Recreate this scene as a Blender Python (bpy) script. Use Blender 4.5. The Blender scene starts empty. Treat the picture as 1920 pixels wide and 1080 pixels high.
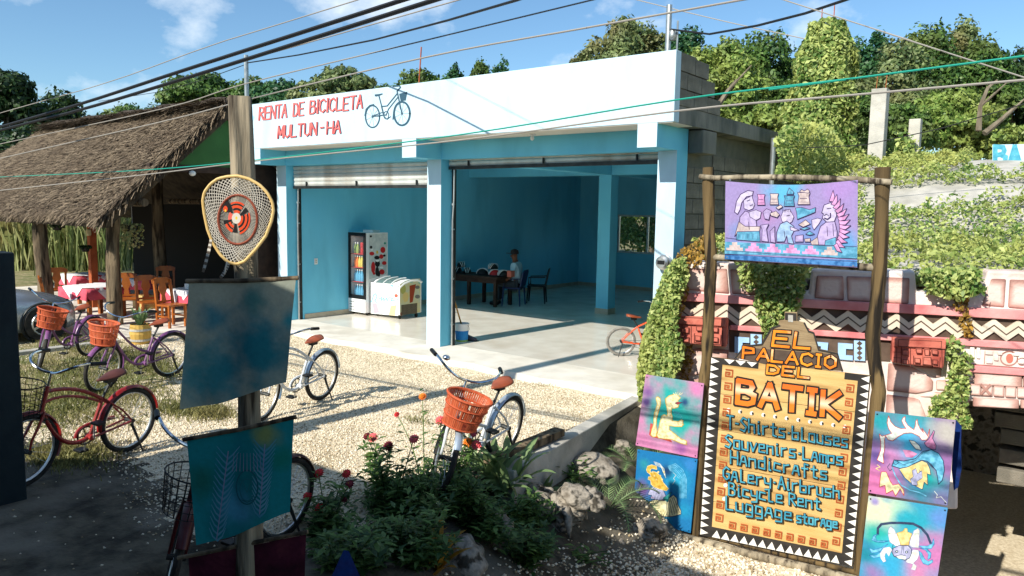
import bpy, bmesh, math, random
import numpy as np
from math import *
from mathutils import Vector, Matrix
random.seed(7); rng = np.random.default_rng(7)
SC = bpy.context.scene; COL = SC.collection
# ------------------------------------------------------------------ camera
F, YAW, PITCH, ROLL = 1394.78, .66544, .10486, .01637
O = np.array((9.6776, -8.0841, 2.2302))
_f = np.array([-sin(YAW)*cos(PITCH), cos(YAW)*cos(PITCH), -sin(PITCH)])
_r = np.array([cos(YAW), sin(YAW), 0.]); _u = np.cross(_r, _f)
_r, _u = _r*cos(ROLL)+_u*sin(ROLL), -_r*sin(ROLL)+_u*cos(ROLL)
cam = bpy.data.cameras.new('camera'); cam.sensor_width = 36; cam.lens = F/1920*36
cam.clip_start = .05; cam.clip_end = 3000
camo = bpy.data.objects.new('camera', cam); COL.objects.link(camo)
camo.matrix_world = Matrix(((_r[0], _u[0], -_f[0], O[0]), (_r[1], _u[1], -_f[1], O[1]), (_r[2], _u[2], -_f[2], O[2]), (0, 0, 0, 1)))
SC.camera = camo
# ------------------------------------------------------------------ sky and sun
SUN_EL = radians(35.7); SUN_DX = .07
wd = bpy.data.worlds.new('World'); SC.world = wd; wd.use_nodes = True
nt = wd.node_tree; nt.nodes.clear()
out = nt.nodes.new('ShaderNodeOutputWorld'); bg = nt.nodes.new('ShaderNodeBackground')
sky = nt.nodes.new('ShaderNodeTexSky'); sky.sky_type = 'NISHITA'; sky.sun_disc = False
sky.sun_elevation = SUN_EL; sky.sun_rotation = radians(180)+atan(SUN_DX); sky.air_density = 1.0; sky.dust_density = .15; sky.ozone_density = 3.0
bg.inputs['Strength'].default_value = .105
tc = nt.nodes.new('ShaderNodeTexCoord'); mp = nt.nodes.new('ShaderNodeMapping'); mp.inputs['Scale'].default_value = (1.6, 1.6, 2.6)
mp.inputs['Location'].default_value = (.55, .3, .1)
nz = nt.nodes.new('ShaderNodeTexNoise'); nz.inputs['Scale'].default_value = 3.1; nz.inputs['Detail'].default_value = 9; nz.inputs['Roughness'].default_value = .58
rp = nt.nodes.new('ShaderNodeValToRGB'); rp.color_ramp.elements[0].position = .52; rp.color_ramp.elements[1].position = .68
mx = nt.nodes.new('ShaderNodeMix'); mx.data_type = 'RGBA'; mx.inputs['B'].default_value = (8.2, 8.8, 9.2, 1)
mu = nt.nodes.new('ShaderNodeMath'); mu.operation = 'MULTIPLY'; mu.inputs[1].default_value = .75
L = nt.links.new
L(tc.outputs['Generated'], mp.inputs['Vector']); L(mp.outputs['Vector'], nz.inputs['Vector']); L(nz.outputs['Fac'], rp.inputs['Fac'])
L(rp.outputs['Color'], mu.inputs[0]); L(mu.outputs[0], mx.inputs['Factor']); tn = nt.nodes.new('ShaderNodeMix'); tn.data_type = 'RGBA'; tn.blend_type = 'MULTIPLY'; tn.inputs['Factor'].default_value = 1; tn.inputs['B'].default_value = (.82, 1.0, 1.06, 1)
L(sky.outputs['Color'], tn.inputs['A']); L(tn.outputs['Result'], mx.inputs['A']); L(mx.outputs['Result'], bg.inputs['Color'])
L(bg.outputs['Background'], out.inputs['Surface'])
sl = bpy.data.lights.new('sun', 'SUN'); sl.energy = 5.0; sl.angle = radians(.5); sl.color = (1, .94, .84)
so = bpy.data.objects.new('sun', sl); COL.objects.link(so); so.location = (0, -30, 30)
SUND = Vector((SUN_DX, 1, -tan(SUN_EL)*sqrt(1+SUN_DX**2))).normalized()
so.rotation_euler = SUND.to_track_quat('-Z', 'Y').to_euler()
SC.view_settings.view_transform = 'Standard'; SC.view_settings.look = 'None'; SC.view_settings.exposure = .45; SC.view_settings.gamma = 1
SC.view_settings.use_curve_mapping = False
SC.cycles.max_bounces = 7; SC.cycles.transparent_max_bounces = 16
# ------------------------------------------------------------------ pixel helpers (photograph pixels, 1920 wide)
def ray(x, y): return _f+_r*(x-960)/F+_u*(540-y)/F
def PZ(x, y, z=0.): d = ray(x, y); return O+d*(z-O[2])/d[2]
def PY(x, y, Y): d = ray(x, y); return O+d*(Y-O[1])/d[1]
def PX(x, y, X): d = ray(x, y); return O+d*(X-O[0])/d[0]
def PD(x, y, D): return O+ray(x, y)*D
class Plane:
    def __init__(s, p0, n): s.p = np.array(p0, float); n = np.array(n, float); s.n = n/np.linalg.norm(n)
    def pt(s, x, y, off=0.): d = ray(x, y); return O+d*(((s.p-O)@s.n)/(d@s.n))+s.n*off
# ------------------------------------------------------------------ mesh helpers
def lin(c):
    return tuple((v/255/12.92 if v/255 <= .04045 else ((v/255+.055)/1.055)**2.4) for v in c)+(1,)
class MB:
    def __init__(s): s.v = []; s.f = []; s.m = []
    def add(s, vs, fs, mi=0):
        n = len(s.v); s.v += [tuple(map(float, v)) for v in vs]; s.f += [[i+n for i in f] for f in fs]; s.m += [mi]*len(fs); return s
    def box(s, a, b, mi=0):
        x0, y0, z0 = a; x1, y1, z1 = b
        return s.add([(x0,y0,z0),(x1,y0,z0),(x1,y1,z0),(x0,y1,z0),(x0,y0,z1),(x1,y0,z1),(x1,y1,z1),(x0,y1,z1)],
                     [(0,3,2,1),(4,5,6,7),(0,1,5,4),(1,2,6,5),(2,3,7,6),(3,0,4,7)], mi)
    def bar(s, p, q, w, h, mi=0, up=(0,0,1)):
        p = np.array(p, float); q = np.array(q, float); d = q-p; d /= np.linalg.norm(d)
        a = np.cross(d, up); a = a/(np.linalg.norm(a)+1e-9); b = np.cross(a, d)
        a = a*w/2; b = b*h/2
        return s.add([p-a-b, p+a-b, p+a+b, p-a+b, q-a-b, q+a-b, q+a+b, q-a+b], [(0,1,2,3),(7,6,5,4),(0,4,5,1),(1,5,6,2),(2,6,7,3),(3,7,4,0)], mi)
    def tube(s, pts, r, n=8, mi=0, cap=True, closed=False):
        P = [np.array(p, float) for p in pts]; k = len(P); rr = [r]*k if np.isscalar(r) else list(r)
        T = []
        for i in range(k):
            a = P[(i-1) % k] if (closed or i > 0) else P[i]; b = P[(i+1) % k] if (closed or i < k-1) else P[i]
            d = b-a; T.append(d/(np.linalg.norm(d)+1e-12))
        ref = np.array((0, 0, 1.)) if abs(T[0][2]) < .9 else np.array((1., 0, 0))
        A = np.cross(T[0], ref); A /= np.linalg.norm(A); vs = []
        for i in range(k):
            A = A-T[i]*(A@T[i]); A /= np.linalg.norm(A)+1e-12; B = np.cross(T[i], A)
            for j in range(n):
                t = 2*pi*j/n; vs.append(P[i]+(A*cos(t)+B*sin(t))*rr[i])
        fs = []
        for i in range(k if closed else k-1):
            for j in range(n):
                a = i*n+j; b = i*n+(j+1) % n; c = ((i+1) % k)*n+(j+1) % n; d = ((i+1) % k)*n+j; fs.append((a, b, c, d))
        if cap and not closed: fs += [tuple(range(n))[::-1], tuple(range((k-1)*n, k*n))]
        return s.add(vs, fs, mi)
    def lathe(s, prof, n=16, c=(0,0,0), mi=0, sx=1, sy=1, cap=True):
        vs = []; fs = []
        for (r, z) in prof:
            for j in range(n): t = 2*pi*j/n; vs.append((c[0]+r*cos(t)*sx, c[1]+r*sin(t)*sy, c[2]+z))
        for i in range(len(prof)-1):
            for j in range(n): fs.append((i*n+j, i*n+(j+1) % n, (i+1)*n+(j+1) % n, (i+1)*n+j))
        if cap: fs += [tuple(range(n))[::-1], tuple(range((len(prof)-1)*n, len(prof)*n))]
        return s.add(vs, fs, mi)
    def ring(s, c, ax, R, r, n=24, m=6, mi=0):
        ax = np.array(ax, float); ax /= np.linalg.norm(ax); t = np.array((0, 0, 1.)) if abs(ax[2]) < .9 else np.array((1., 0, 0))
        a = np.cross(ax, t); a /= np.linalg.norm(a); b = np.cross(ax, a); c = np.array(c, float)
        return s.tube([c+(a*cos(2*pi*i/n)+b*sin(2*pi*i/n))*R for i in range(n)], r, m, mi, closed=True)
    def prism(s, pts, vec, mi=0):
        n = len(pts); P = [np.array(p, float) for p in pts]; v = np.array(vec, float)
        return s.add(P+[p+v for p in P], [tuple(range(n)), tuple(range(2*n-1, n-1, -1))]+[(i, i+n, (i+1) % n+n, (i+1) % n) for i in range(n)], mi)
    def blob(s, c, r, seed=0, n=2, amp=.25, mi=0, flat=0):
        bm = bmesh.new(); bmesh.ops.create_icosphere(bm, subdivisions=n, radius=1)
        rs = np.random.default_rng(seed); ph = rs.uniform(0, 6, 9); k = rs.uniform(1.2, 3.6, 9)
        vs = []
        for v in bm.verts:
            p = v.co.normalized()
            d = 1+amp*(sin(k[0]*p.x+ph[0])*sin(k[1]*p.y+ph[1])+.6*sin(2.1*k[2]*p.z+ph[2]+2*p.x)+.45*sin(4*k[3]*p.x+ph[3])*sin(4*k[4]*p.z+ph[4])+.25*sin(8*p.y+ph[5])*sin(9*p.x+7*p.z+ph[6]))
            vs.append((c[0]+p.x*d*r[0], c[1]+p.y*d*r[1], c[2]+p.z*d*r[2]))
        fs = [[v.index for v in f.verts] for f in bm.faces]; bm.free(); return s.add(vs, fs, mi)
    def xf(s, fn): s.v = [tuple(map(float, fn(np.array(v)))) for v in s.v]; return s
    def build(s, name, mats, parent=None, smooth=False, kind=None, bevel=0., loc=None, angle=.6):
        me = bpy.data.meshes.new(name); me.from_pydata(s.v, [], s.f); me.update()
        if not isinstance(mats, (list, tuple)): mats = [mats]
        for m in mats: me.materials.append(m)
        if len(mats) > 1: me.polygons.foreach_set('material_index', s.m)
        bm = bmesh.new(); bm.from_mesh(me); bmesh.ops.recalc_face_normals(bm, faces=bm.faces); bm.to_mesh(me); bm.free()
        if smooth:
            me.polygons.foreach_set('use_smooth', [True]*len(me.polygons))
            if smooth != 'all': me.set_sharp_from_angle(angle=angle)
        o = bpy.data.objects.new(name, me); COL.objects.link(o)
        if parent: o.parent = parent
        if kind: o['kind'] = kind
        if bevel:
            b = o.modifiers.new('bevel', 'BEVEL'); b.width = bevel; b.segments = 2; b.limit_method = 'ANGLE'; b.angle_limit = radians(40)
        if loc is not None: o.location = loc
        return o
def npmesh(name, V, Q, m, parent=None, kind=None, smooth=False):
    V = np.asarray(V, np.float32).reshape(-1, 3); Q = np.asarray(Q, np.int32); k = Q.shape[1]
    me = bpy.data.meshes.new(name); me.vertices.add(len(V)); me.vertices.foreach_set('co', V.ravel())
    me.loops.add(Q.size); me.loops.foreach_set('vertex_index', Q.ravel())
    me.polygons.add(len(Q)); me.polygons.foreach_set('loop_start', np.arange(0, Q.size, k, dtype=np.int32))
    if smooth: me.polygons.foreach_set('use_smooth', [True]*len(Q))
    me.update(calc_edges=True); me.validate()
    for mm in (m if isinstance(m, (list, tuple)) else [m]): me.materials.append(mm)
    o = bpy.data.objects.new(name, me); COL.objects.link(o)
    if parent: o.parent = parent
    if kind: o['kind'] = kind
    return o
def tag(o, label, cat, group=None, kind=None):
    o['label'] = label; o['category'] = cat
    if group: o['group'] = group
    if kind: o['kind'] = kind
    return o
def thing(name, label, cat, loc=(0,0,0), rz=0., group=None):
    o = bpy.data.objects.new(name, None); o.empty_display_size = .1; COL.objects.link(o); o.location = loc; o.rotation_euler = (0, 0, rz)
    return tag(o, label, cat, group)
def dup(o, parent=None, loc=None, rz=None, label=None, group=None):
    c = o.copy(); COL.objects.link(c); c.parent = parent
    for ch in list(o.children): dup(ch, c)
    if loc is not None: c.location = loc
    if rz is not None: c.rotation_euler = (0, 0, rz)
    if label: c['label'] = label
    if group: c['group'] = group
    return c
# ------------------------------------------------------------------ materials
def mat(name, c1, c2=None, scale=6., rough=.75, bump=0., bscale=60., metal=0., spec=.3, stretch=(1,1,1), island=0., trans=0., lo=.35, hi=.65, c3=None, s3=1.5, lo3=.5, hi3=.7, coord='Object', wave=None, detail=5.):
    m = bpy.data.materials.new(name); m.use_nodes = True; t = m.node_tree; N = t.nodes.new; K = t.links.new
    p = t.nodes['Principled BSDF']; p.inputs['Roughness'].default_value = rough; p.inputs['Metallic'].default_value = metal; p.inputs['Specular IOR Level'].default_value = spec
    col = None
    if c2 is None: p.inputs['Base Color'].default_value = lin(c1)
    tcn = N('ShaderNodeTexCoord'); mpn = N('ShaderNodeMapping'); mpn.inputs['Scale'].default_value = stretch; K(tcn.outputs[coord], mpn.inputs['Vector'])
    if c2 is not None:
        nn = N('ShaderNodeTexNoise'); nn.inputs['Scale'].default_value = scale; nn.inputs['Detail'].default_value = detail; K(mpn.outputs['Vector'], nn.inputs['Vector'])
        fac = nn.outputs['Fac']
        if island:
            ge = N('ShaderNodeNewGeometry'); a = N('ShaderNodeMath'); a.operation = 'MULTIPLY_ADD'; K(ge.outputs['Random Per Island'], a.inputs[0]); a.inputs[1].default_value = island; 
            b = N('ShaderNodeMath'); b.operation = 'ADD'; b.inputs[1].default_value = -island/2; K(fac, b.inputs[0]); K(b.outputs[0], a.inputs[2]); fac = a.outputs[0]
        r = N('ShaderNodeValToRGB'); r.color_ramp.elements[0].position = lo; r.color_ramp.elements[1].position = hi
        r.color_ramp.elements[0].color = lin(c1); r.color_ramp.elements[1].color = lin(c2); K(fac, r.inputs['Fac']); col = r.outputs['Color']
        if c3 is not None:
            n3 = N('ShaderNodeTexNoise'); n3.inputs['Scale'].default_value = s3; n3.inputs['Detail'].default_value = 6; K(mpn.outputs['Vector'], n3.inputs['Vector'])
            r3 = N('ShaderNodeMapRange'); r3.inputs['From Min'].default_value = lo3; r3.inputs['From Max'].default_value = hi3; K(n3.outputs['Fac'], r3.inputs['Value'])
            m3 = N('ShaderNodeMix'); m3.data_type = 'RGBA'; K(r3.outputs['Result'], m3.inputs['Factor']); K(col, m3.inputs['A']); m3.inputs['B'].default_value = lin(c3); col = m3.outputs['Result']
        K(col, p.inputs['Base Color'])
    if bump:
        bn = N('ShaderNodeTexNoise'); bn.inputs['Scale'].default_value = bscale; bn.inputs['Detail'].default_value = 4; K(mpn.outputs['Vector'], bn.inputs['Vector'])
        bu = N('ShaderNodeBump'); bu.inputs['Strength'].default_value = bump; bu.inputs['Distance'].default_value = .02; K(bn.outputs['Fac'], bu.inputs['Height']); K(bu.outputs['Normal'], p.inputs['Normal'])
    if trans:
        tr = N('ShaderNodeBsdfTranslucent'); ms = N('ShaderNodeMixShader'); ms.inputs[0].default_value = trans
        if col is not None: K(col, tr.inputs['Color'])
        else: tr.inputs['Color'].default_value = lin(c1)
        o = t.nodes['Material Output']; K(p.outputs[0], ms.inputs[1]); K(tr.outputs[0], ms.inputs[2]); K(ms.outputs[0], o.inputs['Surface'])
    return m
def glassmat(name, tint=(120,140,145), op=.08, rough=.03):
    m = bpy.data.materials.new(name); m.use_nodes = True; t = m.node_tree; p = t.nodes['Principled BSDF']
    p.inputs['Base Color'].default_value = lin(tint); p.inputs['Roughness'].default_value = rough; p.inputs['Alpha'].default_value = op; p.inputs['Specular IOR Level'].default_value = .6
    return m
M = {}
M['white_paint'] = mat('white_paint', (180,206,219), (188,212,223), 1.2, .7, .15, 30, c3=(158,182,193), s3=2.2, lo3=.52, hi3=.85, stretch=(1,1,.3))
M['blue_paint'] = mat('blue_paint', (106,196,226), (116,204,230), 1.5, .6, .15, 35, c3=(90,172,200), s3=1.6, lo3=.5, hi3=.85, stretch=(1,1,.35))
M['ltblue_paint'] = mat('ltblue_paint', (150,205,236), (162,214,242), 1.5, .6, .1, 35)
M['soffit'] = mat('soffit', (215,208,196), (225,220,210), 2, .8)
M['tile'] = mat('floor_tile', (222,214,200), (234,228,216), 2.5, .2, c3=(212,202,186), s3=1.1, spec=.5)
M['slab'] = mat('concrete_apron', (212,206,194), (230,224,212), 3, .8, .15, 50, c3=(196,188,172), s3=1.1)
M['skirting'] = mat('skirting', (176,164,142), (190,180,160), 5, .6)
M['block'] = mat('concrete_block', (108,104,94), (134,128,116), 7, .95, .5, 90, island=.5, c3=(92,96,86), s3=1.3)
M['mortar'] = mat('mortar', (96,98,90), (112,110,100), 6, .95, .3, 60)
M['old_conc'] = mat('stained_concrete', (92,94,88), (136,132,122), 3, .95, .4, 40, c3=(52,62,60), s3=2.4, lo3=.5, hi3=.72, stretch=(1,1,.35))
M['conc'] = mat('concrete', (168,166,158), (192,188,178), 5, .9, .3, 50, c3=(140,138,128), s3=1.6)
M['metal'] = mat('galvanised', (150,154,154), (176,180,178), 12, .4, metal=.8)
M['shutter'] = mat('shutter_steel', (186,190,186), (204,206,200), 6, .5, metal=.2, c3=(150,140,125), s3=2)
M['darkmetal'] = mat('dark_metal', (40,44,46), (62,64,62), 9, .5, metal=.5)
M['black'] = mat('black_plastic', (18,19,20), None, rough=.5)
M['rubber'] = mat('rubber', (34,34,33), (58,55,50), 14, .9)
M['greyrubber'] = mat('dusty_rubber', (112,110,104), (140,136,128), 14, .9)
M['chrome'] = mat('chrome', (205,208,210), None, rough=.12, metal=1.)
M['alu'] = mat('alloy', (185,186,184), (205,205,202), 10, .35, metal=.9)
M['bark'] = mat('bark', (86,74,58), (132,116,92), 9, .95, .9, 18, stretch=(1,1,.16), c3=(52,44,34), s3=14, lo3=.48, hi3=.62)
M['greybark'] = mat('weathered_post', (112,102,84), (168,156,132), 9, .95, 1., 22, stretch=(1,1,.1), c3=(58,50,40), s3=16, lo3=.5, hi3=.64)
M['post'] = mat('brown_post', (74,60,38), (116,96,62), 8, .85, .9, 26, stretch=(1,1,.08), c3=(32,26,18), s3=18, lo3=.5, hi3=.62)
M['trunk'] = mat('tree_trunk', (92,82,68), (132,122,104), 6, .95, .6, 20, stretch=(1,1,.3))
def leafm(n, a, b, c=None, tr=.22, rough=.5, sc=.9): return mat(n, a, b, sc, rough, island=.75, trans=tr, c3=c, s3=.55, lo3=.48, hi3=.7, spec=.35, lo=.2, hi=.8)
M['leaf_mid'] = leafm('leaf_mid', (40,74,34), (98,130,60), (112,120,62))
M['leaf_dark'] = leafm('leaf_dark', (26,50,32), (66,92,44))
M['leaf_yel'] = leafm('leaf_yellow_green', (80,112,46), (146,166,84), (148,150,76))
M['leaf_teal'] = leafm('leaf_teal', (28,72,48), (72,112,62))
M['leaf_olive'] = leafm('leaf_olive', (66,90,52), (130,144,90), (124,116,72))
M['vine'] = leafm('vine_leaf', (92,126,58), (190,200,120), (176,178,96), tr=.3, sc=2.5)
M['vine_red'] = leafm('vine_leaf_autumn', (120,98,48), (190,150,64), (150,74,44), tr=.3, sc=4)
M['reed'] = leafm('reed', (88,106,56), (160,164,108), (128,116,70), tr=.25, sc=2)
M['grass'] = leafm('grass', (88,96,50), (146,144,88), (156,142,96), tr=.2, sc=3)
M['zleaf'] = leafm('flower_leaf', (46,82,42), (112,144,76), tr=.3, sc=5)
M['lily'] = leafm('lily_leaf', (70,100,62), (140,164,110), (112,128,70), tr=.25, sc=3)
M['thatch'] = mat('thatch', (70,58,46), (144,128,106), 3, .95, island=.9, c3=(98,84,68), s3=1.2, lo=.15, hi=.85)
M['thatch_base'] = mat('thatch_base', (52,44,36), (78,68,54), 6, .95)
M['gravel'] = mat('gravel_ground', (197,181,151), (228,215,188), 34, .95, .6, 90, c3=(160,142,108), s3=.9, lo3=.56, hi3=.8)
M['pebble'] = mat('pebble', (160,142,110), (240,229,205), 3, .9, island=1.2, lo=.05, hi=.7)
M['yard'] = mat('grassy_earth', (112,108,70), (164,150,114), 9, .95, .5, 50, c3=(96,104,56), s3=1.6, lo3=.45, hi3=.65)
M['soil_and_shade'] = mat('garden_soil_and_shade', (50,46,38), (92,86,72), 7, .95, .6, 40, c3=(112,106,94), s3=1.4, lo3=.5, hi3=.66)  # garden earth; also painted onto the roadside lot as shade
M['rock'] = mat('limestone_rock', (112,104,92), (188,180,166), 9, .95, 1., 26, c3=(62,58,50), s3=9, lo3=.5, hi3=.62)
M['asphalt'] = mat('asphalt', (62,62,62), (84,82,80), 20, .95, .4, 80)
M['pink'] = mat('pink_paint', (208,132,132), (222,156,152), 5, .8, .2, 40, c3=(196,106,108), s3=3)
M['stonepaint'] = mat('painted_stone', (214,198,188), (232,222,214), 4, .85, .35, 24, c3=(192,160,148), s3=2.6, lo3=.5, hi3=.72)
def stonemat():
    m = bpy.data.materials.new('airbrushed_stone'); m.use_nodes = True; t = m.node_tree; N = t.nodes.new; K = t.links.new; p = t.nodes['Principled BSDF']; p.inputs['Roughness'].default_value = .9
    tcn = N('ShaderNodeTexCoord'); sx = N('ShaderNodeSeparateXYZ'); K(tcn.outputs['Generated'], sx.inputs[0]); outs = []
    for ax_ in ('X', 'Z'):
        a = N('ShaderNodeMath'); a.operation = 'SUBTRACT'; a.inputs[1].default_value = .5; K(sx.outputs[ax_], a.inputs[0]); b = N('ShaderNodeMath'); b.operation = 'ABSOLUTE'; K(a.outputs[0], b.inputs[0]); outs.append(b)
    mxn = N('ShaderNodeMath'); mxn.operation = 'SMOOTH_MAX'; mxn.inputs[2].default_value = .12; K(outs[0].outputs[0], mxn.inputs[0]); K(outs[1].outputs[0], mxn.inputs[1])
    nn = N('ShaderNodeTexNoise'); nn.inputs['Scale'].default_value = 7; nn.inputs['Detail'].default_value = 6; K(tcn.outputs['Object'], nn.inputs['Vector']); ad = N('ShaderNodeMath'); ad.operation = 'MULTIPLY_ADD'; ad.inputs[1].default_value = .22; K(nn.outputs['Fac'], ad.inputs[0]); K(mxn.outputs[0], ad.inputs[2])
    r = N('ShaderNodeValToRGB'); e = r.color_ramp.elements; e[0].position = .36; e[0].color = lin((212,192,182)); e[1].position = .64; e[1].color = lin((118,76,68)); x = e.new(.5); x.color = lin((186,146,134)); K(ad.outputs[0], r.inputs['Fac']); K(r.outputs['Color'], p.inputs['Base Color'])
    bu = N('ShaderNodeBump'); bu.inputs['Strength'].default_value = .35; bu.inputs['Distance'].default_value = .02; n2 = N('ShaderNodeTexNoise'); n2.inputs['Scale'].default_value = 26; K(tcn.outputs['Object'], n2.inputs['Vector']); K(n2.outputs['Fac'], bu.inputs['Height']); K(bu.outputs['Normal'], p.inputs['Normal']); return m
M['stone'] = stonemat()
M['stoneedge'] = mat('airbrushed_edge', (150,106,96), (178,136,124), 5, .9, .3, 26, c3=(120,80,72), s3=4)
M['maskred'] = mat('terracotta_mask', (186,98,82), (202,120,102), 6, .85, .3, 40, c3=(154,72,60), s3=5)
M['maskdark'] = mat('mask_shadow_paint', (96,44,36), None)
M['cream'] = mat('cream_paint', (204,190,168), (218,206,186), 5, .85)
M['brown'] = mat('dark_brown_paint', (74,60,50), (96,80,68), 8, .85)
M['ltblue'] = mat('pale_blue_paint', (150,188,226), (166,202,234), 6, .8)
M['deepblue'] = mat('blue_line_paint', (44,104,180), None, rough=.8)
M['wood'] = mat('varnished_board', (190,154,92), (208,176,116), 3, .55, .15, 30, stretch=(.5,1,5), c3=(150,108,58), s3=2.2, lo3=.56, hi3=.72)
M['orange'] = mat('orange_paint', (222,112,20), (234,146,36), 5, .6, c3=(248,206,160), s3=7, lo3=.56, hi3=.72)
M['letterdark'] = mat('black_outline_paint', (34,26,22), None, rough=.7)
M['letterblue'] = mat('sky_blue_paint', (48,132,158), (80,164,182), 14, .6)
M['bw_white'] = mat('white_triangle_paint', (232,228,218), None, rough=.7)
M['bw_black'] = mat('black_border_paint', (38,36,34), (54,50,46), 9, .8)
M['fret'] = mat('red_brown_paint', (150,72,34), (172,92,48), 9, .8)
M['pyr'] = mat('weathered_board', (128,108,80), (152,132,100), 6, .85, .3, 30, stretch=(.5,1,4))
M['signred'] = mat('red_lettering', (218,92,88), (230,112,106), 8, .7)
M['signdark'] = mat('dark_lettering', (66,40,62), None, rough=.7)
M['bikepaint'] = mat('painted_bicycle', (44,78,96), None, rough=.7)
M['chairwood'] = mat('varnished_wood', (138,70,22), (172,98,34), 7, .4, stretch=(1,1,.2), spec=.5)
M['cloth_pink'] = mat('pink_cloth', (206,76,96), (222,96,112), 9, .9, .2, 200)
M['cloth_white'] = mat('white_cloth', (222,222,226), (232,232,234), 9, .9, .2, 200)
M['saddle'] = mat('brown_saddle', (132,62,34), (158,80,46), 6, .4, spec=.5)
M['darksaddle'] = mat('dark_saddle', (72,40,36), (92,52,44), 6, .5)
M['wicker'] = mat('wicker', (178,80,46), (196,98,62), 30, .7, island=.5, stretch=(1,1,.3))
M['bike_white'] = mat('bike_silver_paint', (198,204,206), (214,218,220), 9, .3, spec=.6, c3=(150,120,90), s3=22, lo3=.62, hi3=.72)
M['bike_purple'] = mat('bike_purple_paint', (104,62,108), (130,80,128), 7, .35, spec=.6, c3=(80,60,66), s3=24, lo3=.6, hi3=.7)
M['bike_red'] = mat('bike_red_paint', (132,26,26), (158,38,34), 7, .35, spec=.6, c3=(80,40,30), s3=24, lo3=.6, hi3=.7)
M['bike_orange'] = mat('bike_orange_paint', (222,84,34), None, rough=.3, spec=.6)
M['fender_silver'] = mat('silver_fender', (176,190,202), None, rough=.25, metal=.5)
M['red_plastic'] = mat('red_plastic', (190,40,40), None, rough=.35)
M['terracotta'] = mat('rust_paint', (150,74,40), (172,90,52), 6, .8)
M['greenwall'] = mat('green_paint', (48,94,50), (58,106,56), 2, .8, .15, 30)
M['darkwood'] = mat('dark_wood', (44,32,26), (64,48,38), 8, .7)
M['carpaint'] = mat('silver_car_paint', (168,176,184), None, rough=.25, metal=.6, spec=.6)
M['glassdark'] = mat('dark_glass', (16,20,24), None, rough=.05, spec=.8)
M['glass'] = glassmat('clear_glass')
M['rope'] = mat('rope', (206,200,186), None)
M['cable'] = mat('black_cable', (26,28,30), None, rough=.6)
M['cable_grey'] = mat('grey_cable', (150,146,138), None, rough=.7)
M['cable_green'] = mat('green_cable', (30,150,130), None, rough=.5)
M['skin'] = mat('skin', (120,78,56), None, rough=.6)
M['shirt'] = mat('light_blue_shirt', (176,204,216), None, rough=.9)
M['trouser'] = mat('grey_trousers', (52,60,66), None, rough=.9)
M['cap'] = mat('dark_cap', (44,40,40), None, rough=.9)
M['white_plastic'] = mat('white_plastic', (226,228,226), None, rough=.35)
M['bluechair'] = mat('navy_plastic', (24,48,92), None, rough=.4)
# ------------------------------------------------------------------ drawing on a plane in the scene (paint layers)
class Draw:
    """Flat paint on a plane; coordinates come from an enlarged crop (ox, oy, scale)."""
    def __init__(s, plane, ox=0, oy=0, sc=1., off=.003): s.pl = plane; s.ox = ox; s.oy = oy; s.sc = sc; s.off = off; s.mb = MB(); s.k = 0
    def P(s, x, y, extra=0.): return s.pl.pt(s.ox+x/s.sc, s.oy+y/s.sc, s.off+extra+s.k*.00003)
    def poly(s, pts, mi=0):
        s.k += 1; s.mb.add([s.P(*p) for p in pts], [tuple(range(len(pts)))], mi)
    def prism(s, pts, proud, thick, mi=0):
        a = [s.pl.pt(s.ox+x/s.sc, s.oy+y/s.sc, proud) for x, y in pts]; s.mb.prism(a, -s.pl.n*thick, mi)
    def ell(s, x, y, rx, ry, mi=0, n=18): s.poly([(x+rx*cos(2*pi*i/n), y+ry*sin(2*pi*i/n)) for i in range(n)], mi)
    def line(s, pts, w, mi=0, w2=None):
        P = [np.array(p, float) for p in pts]; cur = [P[0]]; n = len(P)
        for i in range(1, n):
            cur.append(P[i])
            if i < n-1:
                d0 = P[i]-P[i-1]; d1 = P[i+1]-P[i]
                if d0@d1 < .3*np.hypot(*d0)*np.hypot(*d1): s._strip(cur, w, mi, w2); cur = [P[i]]
        s._strip(cur, w, mi, w2)
    def _strip(s, P, w, mi, w2):
        s.k += 1; n = len(P); vs = []
        for i in range(n):
            a = P[max(i-1, 0)]; b = P[min(i+1, n-1)]; d0 = P[i]-a if i else b-P[i]; d1 = b-P[i] if i < n-1 else d0
            d0 = d0/(np.hypot(*d0)+1e-9); d1 = d1/(np.hypot(*d1)+1e-9); t = d0+d1; t = t/(np.hypot(*t)+1e-9); nn = np.array((-t[1], t[0]))
            c = max(.6, abs(nn@np.array((-d0[1], d0[0])))); ww = (w if w2 is None else w+(w2-w)*i/(n-1))/2/c
            e = -d0*w*.35 if i == 0 else (d1*w*.35 if i == n-1 else 0)
            vs += [P[i]+nn*ww+e, P[i]-nn*ww+e]
        s.mb.add([s.P(*v) for v in vs], [(2*i, 2*i+1, 2*i+3, 2*i+2) for i in range(n-1)], mi)
    def loop(s, pts, w, mi=0): s.line(list(pts)+[pts[0]], w, mi)
    def arc(s, x, y, rx, ry, a0, a1, w, mi=0, n=14):
        s.line([(x+rx*cos(radians(a0+(a1-a0)*i/n)), y-ry*sin(radians(a0+(a1-a0)*i/n))) for i in range(n+1)], w, mi)
    def build(s, name, mats, parent, **k): return s.mb.build(name, mats, parent, **k)
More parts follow.
